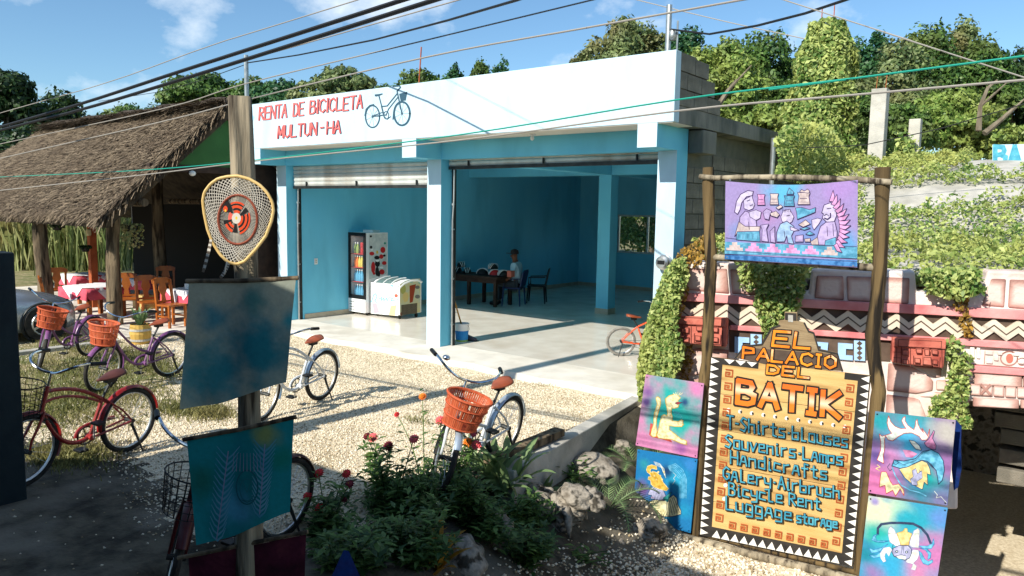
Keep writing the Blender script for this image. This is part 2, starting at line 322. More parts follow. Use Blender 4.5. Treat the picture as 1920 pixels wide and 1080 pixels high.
FONT = {
 'A': [[(0,0),(.5,1),(1,0)],[(.2,.36),(.82,.36)]], 'B': [[(0,0),(0,1),(.72,.96),(.84,.78),(.7,.58),(0,.53)],[(.5,.55),(.95,.42),(.9,.1),(.6,0),(0,0)]],
 'C': [[(.95,.82),(.6,1),(.12,.86),(0,.5),(.12,.14),(.6,0),(.95,.18)]], 'D': [[(0,0),(0,1),(.6,.95),(.95,.62),(.9,.25),(.55,.02),(0,0)]],
 'E': [[(.9,1),(0,1),(0,0),(.95,0)],[(0,.52),(.75,.52)]], 'G': [[(.95,.85),(.5,1),(.05,.7),(.05,.25),(.5,0),(.95,.15),(.95,.48),(.55,.48)]],
 'H': [[(0,0),(0,1)],[(1,0),(1,1)],[(0,.5),(1,.5)]], 'I': [[(.5,0),(.5,1)],[(.15,1),(.85,1)],[(.15,0),(.85,0)]], 'i1': [[(.5,0),(.5,1)]],
 'K': [[(0,0),(0,1)],[(.95,1),(.06,.46),(1,0)]], 'L': [[(0,1),(0,0),(.9,.02)]], 'M': [[(0,0),(.06,1)],[(.06,1),(.5,.25)],[(.5,.25),(.94,1)],[(.94,1),(1,0)]],
 'N': [[(0,0),(0,1),(1,0),(1,1)]], 'O': [[(.5,1),(.05,.75),(.05,.25),(.5,0),(.95,.25),(.95,.75),(.5,1)]], 'P': [[(0,0),(0,1),(.85,.92),(.9,.58),(0,.45)]],
 'R': [[(0,0),(0,1),(.8,.92),(.85,.62),(0,.48)],[(.3,.48),(.95,0)]], 'S': [[(.95,.9),(.4,1),(.05,.75),(.9,.35),(.6,0),(0,.1)]],
 'T': [[(0,1),(1,1)],[(.5,1),(.5,0)]], 'U': [[(0,1),(.05,.2),(.5,0),(.95,.2),(1,1)]], '-': [[(.1,.5),(.9,.5)]], '·': [[(.35,.42),(.65,.42)]],
 'a': [[(0,0),(.35,.72),(.7,.72),(.95,0)],[(.2,.3),(.85,.3)]], 'b': [[(0,1),(0,0),(.9,.02),(.9,.55),(.05,.5)]], 'c': [[(.9,.62),(.1,.66),(0,.1),(.95,.05)]],
 'd': [[(.9,1),(.9,0),(.05,.05),(.05,.6),(.9,.62)]], 'e': [[(.05,.36),(.85,.4),(.85,.68),(.1,.66),(.05,.05),(.95,.05)]], 'f': [[(.9,.95),(.4,1),(.4,-.1)],[(0,.6),(.85,.62)]],
 'g': [[(.9,.65),(.1,.7),(.05,.1),(.9,.08),(.9,.66),(.9,-.25),(.1,-.28)]], 'h': [[(0,1),(0,0)],[(0,.6),(.85,.62),(.9,0)]], 'i': [[(.4,.65),(.4,0),(.8,0)],[(.35,.88),(.5,.88)]],
 'k': [[(0,1),(0,0)],[(.9,.65),(.1,.32),(.95,0)]], 'l': [[(.2,1),(.2,0),(.8,0)]], 'm': [[(0,0),(0,.65),(.5,.62),(.5,0)],[(.5,.62),(1,.6),(1,0)]], 'n': [[(0,.68),(0,0)],[(0,.6),(.85,.64),(.9,0)]],
 'o': [[(.05,.65),(.05,.05),(.9,0),(.9,.68),(.05,.65)]], 'p': [[(0,.65),(0,-.3)],[(0,.62),(.9,.66),(.85,.05),(0,.05)]], 'r': [[(.1,.65),(.1,0)],[(.1,.55),(.8,.68)]],
 's': [[(.9,.68),(.1,.64),(.1,.36),(.85,.32),(.85,.02),(0,0)]], 't': [[(.4,.95),(.4,.05),(.9,0)],[(0,.66),(.85,.68)]], 'u': [[(0,.68),(.05,.05),(.9,0)],[(.9,.68),(.9,0)]],
 'v': [[(0,.68),(.4,0),(.95,.7)]], 'y': [[(0,.66),(.1,.25),(.9,.25)],[(.95,.68),(.9,-.22),(.1,-.28)]],
}
FONT['I_'] = FONT['i1']
def letters(d, text, p0, p1, h0, h1, layers, gap=.22, narrow='I·-i', slant=0., wid=None, jit=0.):
    """text along p0-p1 (crop coords); layers = [(stroke, material index, dx, dy)]"""
    ws = [(.45 if c == ' ' else .55 if c in narrow else 1.) for c in text]
    if wid: ws = [wid.get(c, w) for c, w in zip(text, ws)]
    tot = sum(ws)+gap*(len(text)-1); p0 = np.array(p0, float); p1 = np.array(p1, float); rr = random.Random(len(text)*7+3)
    for li, (st, mi, dx, dy) in enumerate(layers):
        x = 0.; rr.seed(5)
        for c, w in zip(text, ws):
            j = rr.uniform(-jit, jit)
            if c != ' ':
                for pl in FONT[c]:
                    pts = []
                    for (a, b) in pl:
                        t = (x+a*w)/tot; h = h0+(h1-h0)*t; q = p0+(p1-p0)*t; pts.append((q[0]+b*h*slant+dx, q[1]-(b+j)*h+dy))
                    d.line(pts, st, mi)
            x += w+gap
        d.k += 20
# ------------------------------------------------------------------ ground, road
def sstep(a, b, x): t = np.clip((x-a)/(b-a), 0, 1); return t*t*(3-2*t)
def gh(x, y):
    x = np.asarray(x, float); y = np.asarray(y, float)
    lot = -.08+0*x
    edge = np.where(y > -3.1, 5.62, 5.62-.5*sstep(-3.1, -4.2, y))
    dep = -.42-.4*sstep(5.9, 6.9, x); dep = dep+(.5)*sstep(-3.2, -6.6, y)*sstep(5.2, 7., x)+.2*sstep(-3.0, -4.2, y)
    z = lot+(np.minimum(dep, -.1)-lot)*sstep(edge-.05, edge+.12, x)
    pit = sstep(7.6, 8.2, x)*sstep(-1.5, -1.15, y); z = z+(-1.4-z)*pit
    z = np.where(y < -7.3, -.3+0*x, z)
    z = z+.012*np.sin(3.1*x+1)*np.sin(2.7*y)*(x > 5.7)+.02*np.sin(9*x)*np.sin(8*y+2)*((x > 5.8) & (x < 8))
    return z
def axis(lo, hi, step, far):
    a = list(np.arange(lo, hi+1e-6, step)); s = step; p = a[-1]
    while p < far: s *= 1.5; p += s; a.append(p)
    s = step; p = a[0]
    while p > -far: s *= 1.5; p -= s; a.insert(0, p)
    return np.array(a)
ax = axis(-2.5, 12, .1, 600); ay = axis(-9, 2.6, .1, 600); gx, gy = np.meshgrid(ax, ay, indexing='ij'); gz = gh(gx, gy)
nx, ny = gx.shape; idx = np.arange(nx*ny).reshape(nx, ny)
Q = np.stack([idx[:-1,:-1], idx[1:,:-1], idx[1:,1:], idx[:-1,1:]], -1).reshape(-1, 4)
g = npmesh('ground', np.stack([gx, gy, gz], -1), Q, [M['gravel'], M['soil_and_shade'], M['yard']], kind='structure', smooth=True)
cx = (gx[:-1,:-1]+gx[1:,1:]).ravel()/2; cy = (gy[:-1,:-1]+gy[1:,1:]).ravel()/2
g.data.polygons.foreach_set('material_index', (((cy < -5.15-.25*np.sin(1.7*cx)-.15*np.sin(4.1*cx+1)+.06*rng.normal(0,1,len(cx))) & (cy > -7.5) & (cx > -30) & (cx < 6.9)) | (cx > 5.45) & (cx < 6.9) & (cy < -.3) & (cy > -7.2)).astype(np.int32)+2*((cx < .9+.5*np.sin(2.3*cy)+.5*rng.normal(0,1,len(cx))) & (cy < -2.75+.25*np.sin(1.9*cx)+.2*rng.normal(0,1,len(cx))) & (cy > -5.2) & (cx > -9)))  # dark earth along the road puts the coach's shade into the ground colour
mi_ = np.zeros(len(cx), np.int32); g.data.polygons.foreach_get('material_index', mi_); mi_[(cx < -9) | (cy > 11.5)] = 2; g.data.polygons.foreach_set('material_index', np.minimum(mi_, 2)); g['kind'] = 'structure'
MB().box((-80,-13.5,-.5), (90,-7.6,-.285)).build('road', M['asphalt'], kind='structure')
def pebbles(name, n, x0, x1, y0, y1, r0, r1, label, keep=None):
    X = rng.uniform(x0, x1, n); Y = rng.uniform(y0, y1, n); k = (rng.random(n) < keep(X, Y)) if keep else np.ones(n, bool); X = X[k]; Y = Y[k]; n = len(X)
    r = rng.uniform(r0, r1, n)**1.; Z = gh(X, Y)+r*.25
    base = np.array([(1,0,0),(0,1,0),(-1,0,0),(0,-1,0),(.1,.1,.75),(0,0,-.7)]); tri = np.array([(0,1,4),(1,2,4),(2,3,4),(3,0,4),(1,0,5),(2,1,5),(3,2,5),(0,3,5)])
    v = base[None]*(r[:,None,None]*rng.uniform(.6, 1.25, (n, 6, 3))); a = rng.uniform(0, 6.28, n); c, s = np.cos(a)[:,None], np.sin(a)[:,None]
    V = np.stack([v[...,0]*c-v[...,1]*s, v[...,0]*s+v[...,1]*c, v[...,2]], -1)+np.stack([X, Y, Z], -1)[:,None]
    T = tri[None]+(np.arange(n)*6)[:,None,None]
    return tag(npmesh(name, V, T.reshape(-1, 3), M['pebble'], kind='stuff', smooth=False), label, 'gravel', kind='stuff')
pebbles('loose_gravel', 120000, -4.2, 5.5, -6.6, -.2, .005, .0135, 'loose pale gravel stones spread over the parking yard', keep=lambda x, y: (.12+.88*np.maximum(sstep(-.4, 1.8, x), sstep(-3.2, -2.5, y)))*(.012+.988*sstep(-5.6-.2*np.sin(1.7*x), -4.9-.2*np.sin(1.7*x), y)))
pebbles('sign_gravel', 12000, 6.2, 8.6, -4.6, -1.7, .008, .022, 'pale gravel and rubble at the foot of the wooden signboard', keep=lambda x, y: sstep(6.2, 7., x))
def blades(name, n, spots, h0, h1, m, label, cat, z=None, w=.006, lean=.5):
    C = []; per = n//len(spots)
    for (x, y, rx, ry) in spots:
        a = rng.normal(0, .5, (per, 2)); C.append(np.stack([x+a[:,0]*rx, y+a[:,1]*ry], -1))
    C = np.concatenate(C); n = len(C); Z = gh(C[:,0], C[:,1]) if z is None else np.full(n, z)
    h = rng.uniform(h0, h1, n); th = rng.uniform(0, 6.28, n); ln = rng.normal(0, lean, (n, 2))*h[:,None]; ww = w*rng.uniform(.7, 1.5, n)
    B = np.concatenate([C, Z[:,None]], 1); sd = np.stack([np.cos(th)*ww, np.sin(th)*ww, 0*ww], -1)
    mid = B+np.stack([ln[:,0]*.35, ln[:,1]*.35, h*.6], -1); tip = B+np.stack([ln[:,0], ln[:,1], h], -1)
    V = np.stack([B-sd, B+sd, mid+sd*.8, tip, mid-sd*.8], 1); Q = np.arange(n*5).reshape(n, 5)
    return tag(npmesh(name, V, Q, m, kind='stuff'), label, cat, kind='stuff')
sp = [tuple(PZ(x, y, -.08)[:2])+(rx, ry) for x, y, rx, ry in [(200,690,1.9,.7),(200,660,1.6,.5),(110,700,1.4,.6),(230,740,1.2,.6),(130,780,1.2,.5),(260,670,.9,.4),(100,760,.9,.5),(170,740,.7,.4),(340,770,.5,.25),(395,775,.35,.2),(150,850,.5,.25),(100,860,.4,.2),(290,690,.6,.3),(120,640,1.,.3)]]
blades('yard_grass', 17000, sp, .02, .09, M['grass'], 'short thin grass growing in the gravel around the parked bicycles', 'grass', w=.004)
sp2 = [tuple(PZ(x, y, -.08)[:2])+(rx, ry) for x, y, rx, ry in [(1020,720,.28,.12),(1090,730,.4,.06),(880,690,.4,.05),(610,620,.3,.06),(780,790,.2,.1),(1180,742,.2,.06),(690,650,.5,.04)]]
blades('weeds', 900, sp2, .015, .06, M['grass'], 'thin dry weeds along the edge of the concrete apron', 'weeds', w=.003)
# ------------------------------------------------------------------ bus on the road behind the viewer: its shadow covers the foreground
bus = thing('coach', 'dark blue coach standing on the road, casting the broad foreground shadow', 'bus', (0,0,0))
prof = [(2.0,.0),(1.9,.9),(2.0,1.75),(3.72,3.02),(5.05,3.06),(5.2,3.5),(5.5,3.56),(14.6,3.56),(14.9,3.2),(15,.0)]
b = MB(); b.prism([(x, -8.32, z) for x, z in prof], (0, -2.4, 0)); b.build('body', mat('navy_coach_paint', (26,40,60), None, rough=.35), bus, bevel=.05)
for i in range(7): MB().box((5.4+i*1.32,-8.318,1.5), (6.6+i*1.32,-8.306,2.75)).build('window', M['glassdark'], bus, bevel=.004)
MB().box((3.9,-8.318,1.5), (5.1,-8.306,2.6)).build('window', M['glassdark'], bus)
for x in (4.1, 12.2):
    w = MB(); w.tube([(x,-8.34,.2), (x,-8.6,.2)], .48, 20); w.build('wheel', M['rubber'], bus, smooth=True)
MB().box((1.86,-10.5,.25), (1.95,-8.5,.5)).build('bumper', M['darkmetal'], bus)
for y in (-10.3, -8.7): MB().box((1.87,y-.15,.62), (1.93,y+.15,.85)).build('headlight', M['glassdark'], bus)
# ------------------------------------------------------------------ utility pole (out of frame, casts the long shadow over the yard)
up = thing('utility_pole', 'tall round concrete utility pole at the roadside carrying the overhead wires', 'utility pole', (2.92,-7.4,-.3))
MB().tube([(0,0,0),(0,0,7.6)], [.15,.11], 14).build('shaft', M['conc'], up, smooth=True)
MB().lathe([(.12,0),(.12,.06),(.05,.1)], 12, (0,0,7.6)).build('cap', M['metal'], up)
# ------------------------------------------------------------------ the blue bicycle-rental shop
shop = thing('rental_shop', 'sky blue open-fronted bicycle rental shop with white lettered parapet', 'shop building', (0,0,0))
XL, XA, XM1, XM2, XR1, XR2, XE = -2.955, -2.654, 1.133, 1.439, 5.216, 5.477, 5.686
YC, YB, ZB, ZT, H = .55, 10.8, 3.284, 4.1, 3.0
def fbox(a, b, front=1, rest=0):   # box whose street face takes another paint
    m = MB().box(a, b); m.m = [rest]*6; m.m[2] = front; return m
MB().box((XL-.05,.84,-.3), (XR2-.002,YB+.2,0)).build('floor', M['tile'], shop)
ap = MB(); xs = np.linspace(XL-.4, XR2+.15, 60); top = []; 
pts = [(x, -.12+.03*sin(3*x)+.025*sin(7.3*x+1), 0) for x in xs]
vs = [(p[0], p[1], 0) for p in pts]+[(p[0], .84, 0) for p in pts]+[(p[0], p[1]-.04, -.12) for p in pts]; n = len(xs)
ap.add(vs, [(i, i+1, n+i+1, n+i) for i in range(n-1)]+[(2*n+i, 2*n+i+1, i+1, i) for i in range(n-1)]); ap.build('apron', M['slab'], shop)
MB().box((XL,.855,0), (-2.6,YB,ZB-.002)).build('wall', M['blue_paint'], shop)
bw = MB(); wx0, wx1, wz0, wz1 = -1.3, .62, 1.04, 2.14
bw.box((-2.6,YB,0),(wx0,YB+.15,ZB-.02)); bw.box((wx1,YB,0),(5.3,YB+.15,ZB-.02)); bw.box((wx0,YB,0),(wx1,YB+.15,wz0)); bw.box((wx0,YB,wz1),(wx1,YB+.15,ZB-.02))
bw.build('wall', M['blue_paint'], shop)
rw = MB().box((5.3,.855,0), (XR2-.02,YB+.15,ZB-.004)); rwall = rw.build('wall', [M['blue_paint'], M['mortar']], shop)
rwall.data.polygons.foreach_set('material_index', [1 if p.normal.x > .5 else 0 for p in rwall.data.polygons])
win = MB(); t = .05
for a, b_ in (((wx0,wz0),(wx1,wz0+t)),((wx0,wz1-t),(wx1,wz1)),((wx0,wz0+t),(wx0+t,wz1-t)),((wx1-t,wz0+t),(wx1,wz1-t)),(((wx0+wx1)/2-t/2,wz0+t),((wx0+wx1)/2+t/2,wz1-t))): win.box((a[0],YB+.03,a[1]),(b_[0],YB+.09,b_[1]))
win = win.build('window', M['alu'], shop)
for a, c in ((wx0+t,(wx0+wx1)/2-t/2),((wx0+wx1)/2+t/2,wx1-t)): MB().box((a,YB+.055,wz0+t),(c,YB+.06,wz1-t)).build('pane', M['glass'], win)
for x0, x1 in ((XL,XA),(XM1,XM2),(XR1,XR2)):
    fbox((x0,YC,-.05),(x1,.85,H)).build('column', [M['blue_paint'], M['white_paint']], shop)
    fbox((x0,0,H),(x1,YC,ZB)).build('bracket_beam', [M['blue_paint'], M['white_paint']], shop)
MB().box((XM1,5.78,.12),(XM2,6.08,H)).build('column', M['blue_paint'], shop)
MB().box((XM1-.012,5.768,0),(XM2+.012,6.092,.12)).build('plinth', M['skirting'], shop)
MB().box((XL,YC,H+.001),(XR2,.85,ZB-.001)).build('lintel', M['blue_paint'], shop)
MB().box((XM1,.85,H),(XM2,YB,ZB-.012)).build('ceiling_beam', M['blue_paint'], shop)
bm_ = MB(); bm_.box((-2.6,5.78,H+.002),(XM1,6.08,ZB-.012)); bm_.box((XM2,5.78,H+.002),(5.3,6.08,ZB-.012)); bm_.build('ceiling_beam', M['blue_paint'], shop)
MB().box((-2.6,.85,ZB-.01),(5.3,YB,ZB-.003)).build('ceiling', M['blue_paint'], shop)
sf = MB(); sf.box((XL,.012,ZB-.008),(XE-.02,YC-.002,ZB-.002)); sf.build('soffit', M['soffit'], shop)
MB().box((XL-.02,0,ZB),(XE,.14,ZT)).build('parapet', M['white_paint'], shop, bevel=.006)
MB().box((XL-.02,.143,ZB),(XE-.01,YB+.2,ZB+.2)).build('roof_slab', M['old_conc'], shop)
MB().box((XR2-.004,.86,2.98),(XR2+.2,1.28,3.27)).build('beam_end', M['old_conc'], shop, bevel=.01)
# skirting
sk = MB(); sk.box((-2.6,.9,0.002),(-2.588,YB,.1)); sk.box((-2.588,YB-.012,.002),(5.3,YB-.001,.1)); sk.build('skirting', M['skirting'], shop)
# blocks of the side wall and of the parapet's stepped end
blkF = MB().box((0,0,0),(.19,.385,.185)); blkH = MB().box((0,0,0),(.19,.185,.185))
def shared(mb, name, m, bevel=.006):
    o = mb.build(name, m, None, bevel=bevel); me = o.data; COL.objects.unlink(o); bpy.data.objects.remove(o); return me
def inst(me, name, parent, loc, rz=0., bevel=.006, sc=None):
    o = bpy.data.objects.new(name, me); COL.objects.link(o); o.parent = parent; o.location = loc; o.rotation_euler = (0, 0, rz)
    if sc: o.scale = sc
    return o
mF = shared(blkF, 'block', M['block']); mH = shared(blkH, 'block', M['block'])
for k in range(15):
    z = .02+k*.2
    if z > 2.95: break
    y = .865; 
    if k % 2: inst(mH, 'block', rwall, (XR2-.19+random.uniform(-.003,.004), y, z)); y += .2
    while y < 7.4:
        if not (k >= 14 and y < 1.3): inst(mF, 'block', rwall, (XR2-.19+random.uniform(-.004,.005), y, z))
        y += .4
par_end = MB().box((XE-.17,.142,ZB+.201),(XE-.02,.36,ZT-.02)).build('parapet_end', M['mortar'], shop)
for k, yend in enumerate((1.0, .8, .72, .5)):
    z = ZB+.205+k*.2; y = .146+(0 if k % 2 == 0 else -.0)
    if k >= 3: inst(mF, 'block', par_end, (XE-.192, y+.0, min(z, ZT-.19))); continue
    if k % 2: inst(mH, 'block', par_end, (XE-.192, y, z)); y += .2
    while y+.3 < yend+.25: inst(mF, 'block', par_end, (XE-.192, y, z)); y += .4
# shutters
def shutter(x0, x1, zbot):
    bar = MB().box((x0+.03,.69,zbot-.05),(x1-.03,.75,zbot)); s = bar.build('shutter', M['darkmetal'], shop)
    sl_ = MB().add([(x0+.03,.715,0),(x1-.03,.715,0),(x1-.03,.700,.03),(x0+.03,.700,.03),(x1-.03,.700,.06),(x0+.03,.700,.06),(x1-.03,.715,.072),(x0+.03,.715,.072)], [(0,1,2,3),(3,2,4,5),(5,4,6,7)])
    me = shared(sl_, 'slat', M['shutter']); z = zbot+.002
    while z < H-.02: inst(me, 'slat', s, (0,0,z)); z += .075
    for f in (.12, .5, .9):
        MB().box((x0+(x1-x0)*f,.66,zbot+.0),(x0+(x1-x0)*f+.02,.69,zbot+.08)).build('latch', M['darkmetal'], s)
shutter(XA, XM1, 2.615); shutter(XM2, XR1, 2.9)
for x in (XA+.03, XM2+.03):
    gmb = MB(); gmb.box((x-.025,.8,0.002),(x+.025,.85,2.99)); gmb.build('shutter_guide', M['darkmetal'], shop)
    gp = MB(); gp.tube([(x+.03,.76,.01),(x+.03,.76,2.05),(x+.055,.76,2.35),(x+.06,.76,2.95)], .014, 8)
    for z in (.35, 1.1, 1.9, 2.3): gp.tube([(x+.03,.76,z),(x+.01,.81,z)], .02, 6)
    gp.build('shutter_guide', M['alu'], shop, smooth=True)
# meter, switch, bulb
c = PY(1248, 492, YC); mt = MB(); mt.lathe([(.10,0),(.10,.04),(.085,.05),(.085,.11),(.06,.13)], 20); mt.xf(lambda p: np.array((p[0], -p[2], p[1]))+c); mt = mt.build('electric_meter', M['alu'], shop, smooth=True)
MB().box((c[0]-.05,c[1]-.134,c[2]-.02),(c[0]+.05,c[1]-.128,c[2]+.03)).build('dial', M['black'], mt)
c = PX(592, 490, -2.6); sw = MB().box((-2.598,c[1]-.04,c[2]-.06),(-2.588,c[1]+.04,c[2]+.06)).build('light_switch', M['white_plastic'], shop, bevel=.003)
for k in (-.02, .02): MB().box((-2.587,c[1]-.015,c[2]+k-.012),(-2.582,c[1]+.015,c[2]+k+.012)).build('rocker', M['skirting'], sw)
c = PY(998, 250, .3); lb = MB(); lb.lathe([(.045,-.02),(.05,-.012),(.05,0)], 12, (c[0],.3,ZB-.01)); lb = lb.build('ceiling_lamp', M['white_plastic'], shop, smooth=True)
MB().lathe([(.005,-.085),(.025,-.075),(.03,-.055),(.02,-.03),(.018,-.022)], 12, (c[0],.3,ZB-.01)).build('bulb', M['white_plastic'], lb, smooth='all')
# lettering and painted bicycle on the parapet
PP = Plane((0,0,0), (0,-1,0)); d = Draw(PP, 440, 80, 4.174, .003)
letters(d, 'RENTA', (190,607), (405,585), 100, 104, [(13,1,4,1),(10.5,0,0,0)], .2, slant=.06, jit=.02)
letters(d, 'DE', (458,577), (540,568), 100, 102, [(13,1,4,1),(10.5,0,0,0)], .25, slant=.06, jit=.02)
letters(d, 'BICICLETA', (588,557), (998,513), 100, 104, [(13,1,4,1),(10.5,0,0,0)], .24, slant=.06, jit=.03, wid={'I':.3}, narrow='I')
letters(d, 'MULTUN', (338,748), (640,723), 94, 98, [(13,1,4,1),(10.5,0,0,0)], .22, slant=.06, jit=.02)
letters(d, 'HA', (722,714), (828,706), 96, 98, [(13,1,4,1),(10.5,0,0,0)], .22, slant=.06)
d.line([(678,666),(700,663)], 13, 1); d.line([(676,665),(697,662)], 11, 0)
d.build('lettering', [M['signred'], M['signdark']], shop)
d = Draw(PP, 440, 80, 4.174, .003)
for (x, y, rx, ry, w) in ((1080,578,55,86,11),(1310,555,62,92,15)):
    d.arc(x, y, rx, ry, 0, 360, w, 0, 30); d.ell(x, y, 8, 10); 
    for k in range(9): d.line([(x, y), (x+rx*cos(k*.7), y+ry*sin(k*.7))], 1.6)
for pts, w in (([(1310,555),(1285,440),(1272,380),(1298,350),(1292,338),(1240,342)],10),([(1272,400),(1195,495),(1150,500),(1165,560)],9),([(1280,425),(1205,520),(1185,570)],8),([(1130,415),(1170,570)],9),([(1080,578),(1185,565)],9),([(1090,570),(1150,548),(1172,550)],7),([(1240,600),(1245,540),(1265,490),(1310,462)],8),([(1020,570),(1030,520),(1060,490),(1090,484)],8),([(1160,565),(1195,600),(1222,578)],6)):
    d.line(pts, w)
d.arc(1187,568,20,30,0,360,6); d.poly([(1096,405),(1130,402),(1158,396),(1160,404),(1135,415),(1105,422),(1097,415)])
d.poly([(1288,400),(1352,384),(1340,452),(1300,456)])
d.build('painted_bicycle', M['bikepaint'], shop)
d = Draw(PP, 440, 160, 6, .003); d.poly([(190,315),(222,360),(205,405),(186,405)]); d.poly([(186,485),(212,482),(210,522),(186,525)]); d.build('blue_mark', M['ltblue_paint'], shop)
# roof pipes
def tag_pipe(px, y0, y1, Y, r, label, extra=None):
    a = PY(px, y0, Y); b_ = PY(px+ (y1-y0)*0, y1, Y); z0 = min(a[2], b_[2]); z1 = max(a[2], b_[2]); t = MB().tube([(a[0],Y,z0-.3),(a[0],Y,z1)], r, 10)
    if extra: extra(t, a, z1)
    return tag(t.build('roof_pipe', M['metal'], smooth=True), label, 'pipe')
def insul(t, a, z): t.lathe([(.03,0),(.05,.03),(.05,.09),(.03,.12)], 10, (a[0]+.06,.35,z-.42)); t.tube([(a[0]+.12,.35,z-1.),(a[0]+.12,.35,z-.2)], .012, 6)
tag_pipe(1252, 95, 10, .35, .035, 'galvanised conduit pipe standing at the corner of the white parapet', insul)
p = PX(1447, 330, 5.95); q = PX(1447, 258, 5.95)
tag(MB().tube([(5.95,p[1],1.6),(5.95,p[1],q[2])], .035, 10).build('conduit_pipe', M['metal'], smooth=True), 'grey metal pipe beside the block wall under the roof slab', 'pipe')
p = PY(786, 150, 1.2); q = PY(790, 88, 1.2)
tag(MB().tube([(p[0],1.2,3.48),(p[0],1.2,p[2]),(q[0],1.2,q[2])], .012, 6).build('rebar', M['terracotta']), 'thin rusty rod sticking up behind the white parapet', 'rod')
# ------------------------------------------------------------------ things inside the shop
fr = thing('drinks_fridge', 'tall glass-door drinks fridge with bottle pictures on its side', 'fridge', (-2.6,2.0,0))
FW, FD, FH = .53, .62, 1.71
MB().box((.02,.03,.06),(FW,FD,.3)).box((.0,.03,.3),(.03,FD,FH)).box((FW-.03,.03,.3),(FW,FD,FH)).box((.03,FD-.03,.3),(FW-.03,FD,FH)).box((.03,.03,FH-.05),(FW-.03,FD-.03,FH)).box((.03,.03,.3),(FW-.03,FD-.03,.34)).build('cabinet', M['white_plastic'], fr)
dr = MB(); 
for a, b_ in (((0,0,.34),(.06,.03,FH)),((FW-.06,0,.34),(FW,.03,FH)),((.06,0,.34),(FW-.06,.03,.42)),((.06,0,FH-.07),(FW-.06,.03,FH))): dr.box(a, b_)
dr = dr.build('door', M['black'], fr, bevel=.004); MB().box((.06,.01,.42),(FW-.06,.016,FH-.07)).build('pane', M['glass'], dr)
gr = MB().box((0,0,.06),(FW,.03,.335)).build('kick_panel', M['white_plastic'], fr)
for k in range(4): MB().box((.04,-.003,.1+k*.055),(.2+.28*(k%2==3),.0,.112+k*.055)).build('slot', M['black'], gr)
MB().box((.031,FD-.036,.345),(FW-.031,FD-.031,FH-.055)).build('lining', mat('fridge_lining', (60,150,180), None, rough=.5), fr)
for z in (.68, .98, 1.26): MB().box((.035,.05,z),(FW-.035,FD-.05,z+.012)).build('shelf', M['red_plastic'], fr)
for x, y in ((.06,.1),(FW-.06,.1),(.06,FD-.1),(FW-.06,FD-.1)): MB().lathe([(.025,0),(.025,.06)], 10, (x,y,0)).build('caster', M['black'], fr)
PF = Plane((-2.6+FW+.001,0,0), (1,0,0)); d = Draw(PF, 640, 420, 5.4, .002)
d.poly([(278,100),(464,98),(458,500),(420,520),(280,560)], 0)
for x, y, w, h, c in ((300,235,14,16,2),(308,300,26,20,1),(322,440,22,60,1),(360,340,28,20,2),(365,400,26,36,2),(362,480,20,50,2),(420,262,26,32,1),(404,330,22,24,1),(435,320,14,12,2),(434,395,24,20,1),(410,485,28,28,1),(362,285,10,18,3),(440,195,12,12,4),(298,125,12,12,2),(380,505,14,30,2),(330,500,14,16,1),(405,440,20,10,5),(365,372,18,12,5),(310,262,12,8,5)): d.ell(x, y, w, h, c, 10)
d.build('side_print', [mat('print_grey', (176,186,184), (206,210,204), 9), M['red_plastic'], M['black'], mat('print_yellow', (214,180,60), None), mat('print_green', (60,140,120), None), M['white_plastic']], fr, loc=(2.6,-2.0,0))
MB().box((.12,.3,FH+.001),(.42,.5,FH+.05)).build('top_lid', M['white_plastic'], fr)
bcols = {'orange': mat('orange_drink', (226,120,24), None, rough=.2), 'yellow': mat('yellow_drink', (214,200,90), None, rough=.2), 'cola': mat('cola_drink', (60,22,18), None, rough=.2), 'red': mat('red_label', (196,40,44), None), 'water': mat('water_bottle', (96,170,205), None, rough=.15), 'lime': mat('lime_drink', (150,170,90), None, rough=.2)}
def bottle(x, y, z, c, h, lab):
    t = MB(); t.lathe([(.033,0),(.035,.01),(.035,h*.55),(.02,h*.78),(.013,h*.88),(.013,h)], 8, (0,0,0)); o = t.build('bottle', bcols[c], smooth=True); o.location = (-2.6+x, 2.0+y, z)
    tag(o, lab, 'bottle', lab.split(' on ')[0]+'s'); MB().lathe([(.015,h-.02),(.015,h+.012)], 8).build('cap', M['white_plastic'] if c != 'red' else M['red_plastic'], o)
    return o
for i, c in enumerate(('orange','orange','yellow','yellow','cola','cola')): bottle(.09+i*.07, .12, .993, c, .23, {'orange': 'orange soda bottle on the second fridge shelf', 'yellow': 'yellow soda bottle on the second fridge shelf', 'cola': 'dark cola bottle on the second fridge shelf'}[c])
for i in range(6):
    bottle(.09+i*.07, .12, .693, 'water', .24, 'clear water bottle on the third fridge shelf'); bottle(.09+i*.07, .12, .342, 'water', .28, 'large clear water bottle on the fridge bottom')
for i in range(2): bottle(.1+i*.07, .12, 1.273, 'lime', .22, 'pale lime drink bottle on the top fridge shelf')
for i in range(3):
    for k in range(2): tag(MB().lathe([(.03,0),(.033,.01),(.033,.1),(.028,.115)], 10, (0,0,0)).build('soda_can', M['red_plastic'], smooth=True, loc=(-2.6+.3+i*.07, 2.12, 1.273+k*.117)), 'red soda can stacked on the top fridge shelf', 'can', 'red soda cans')
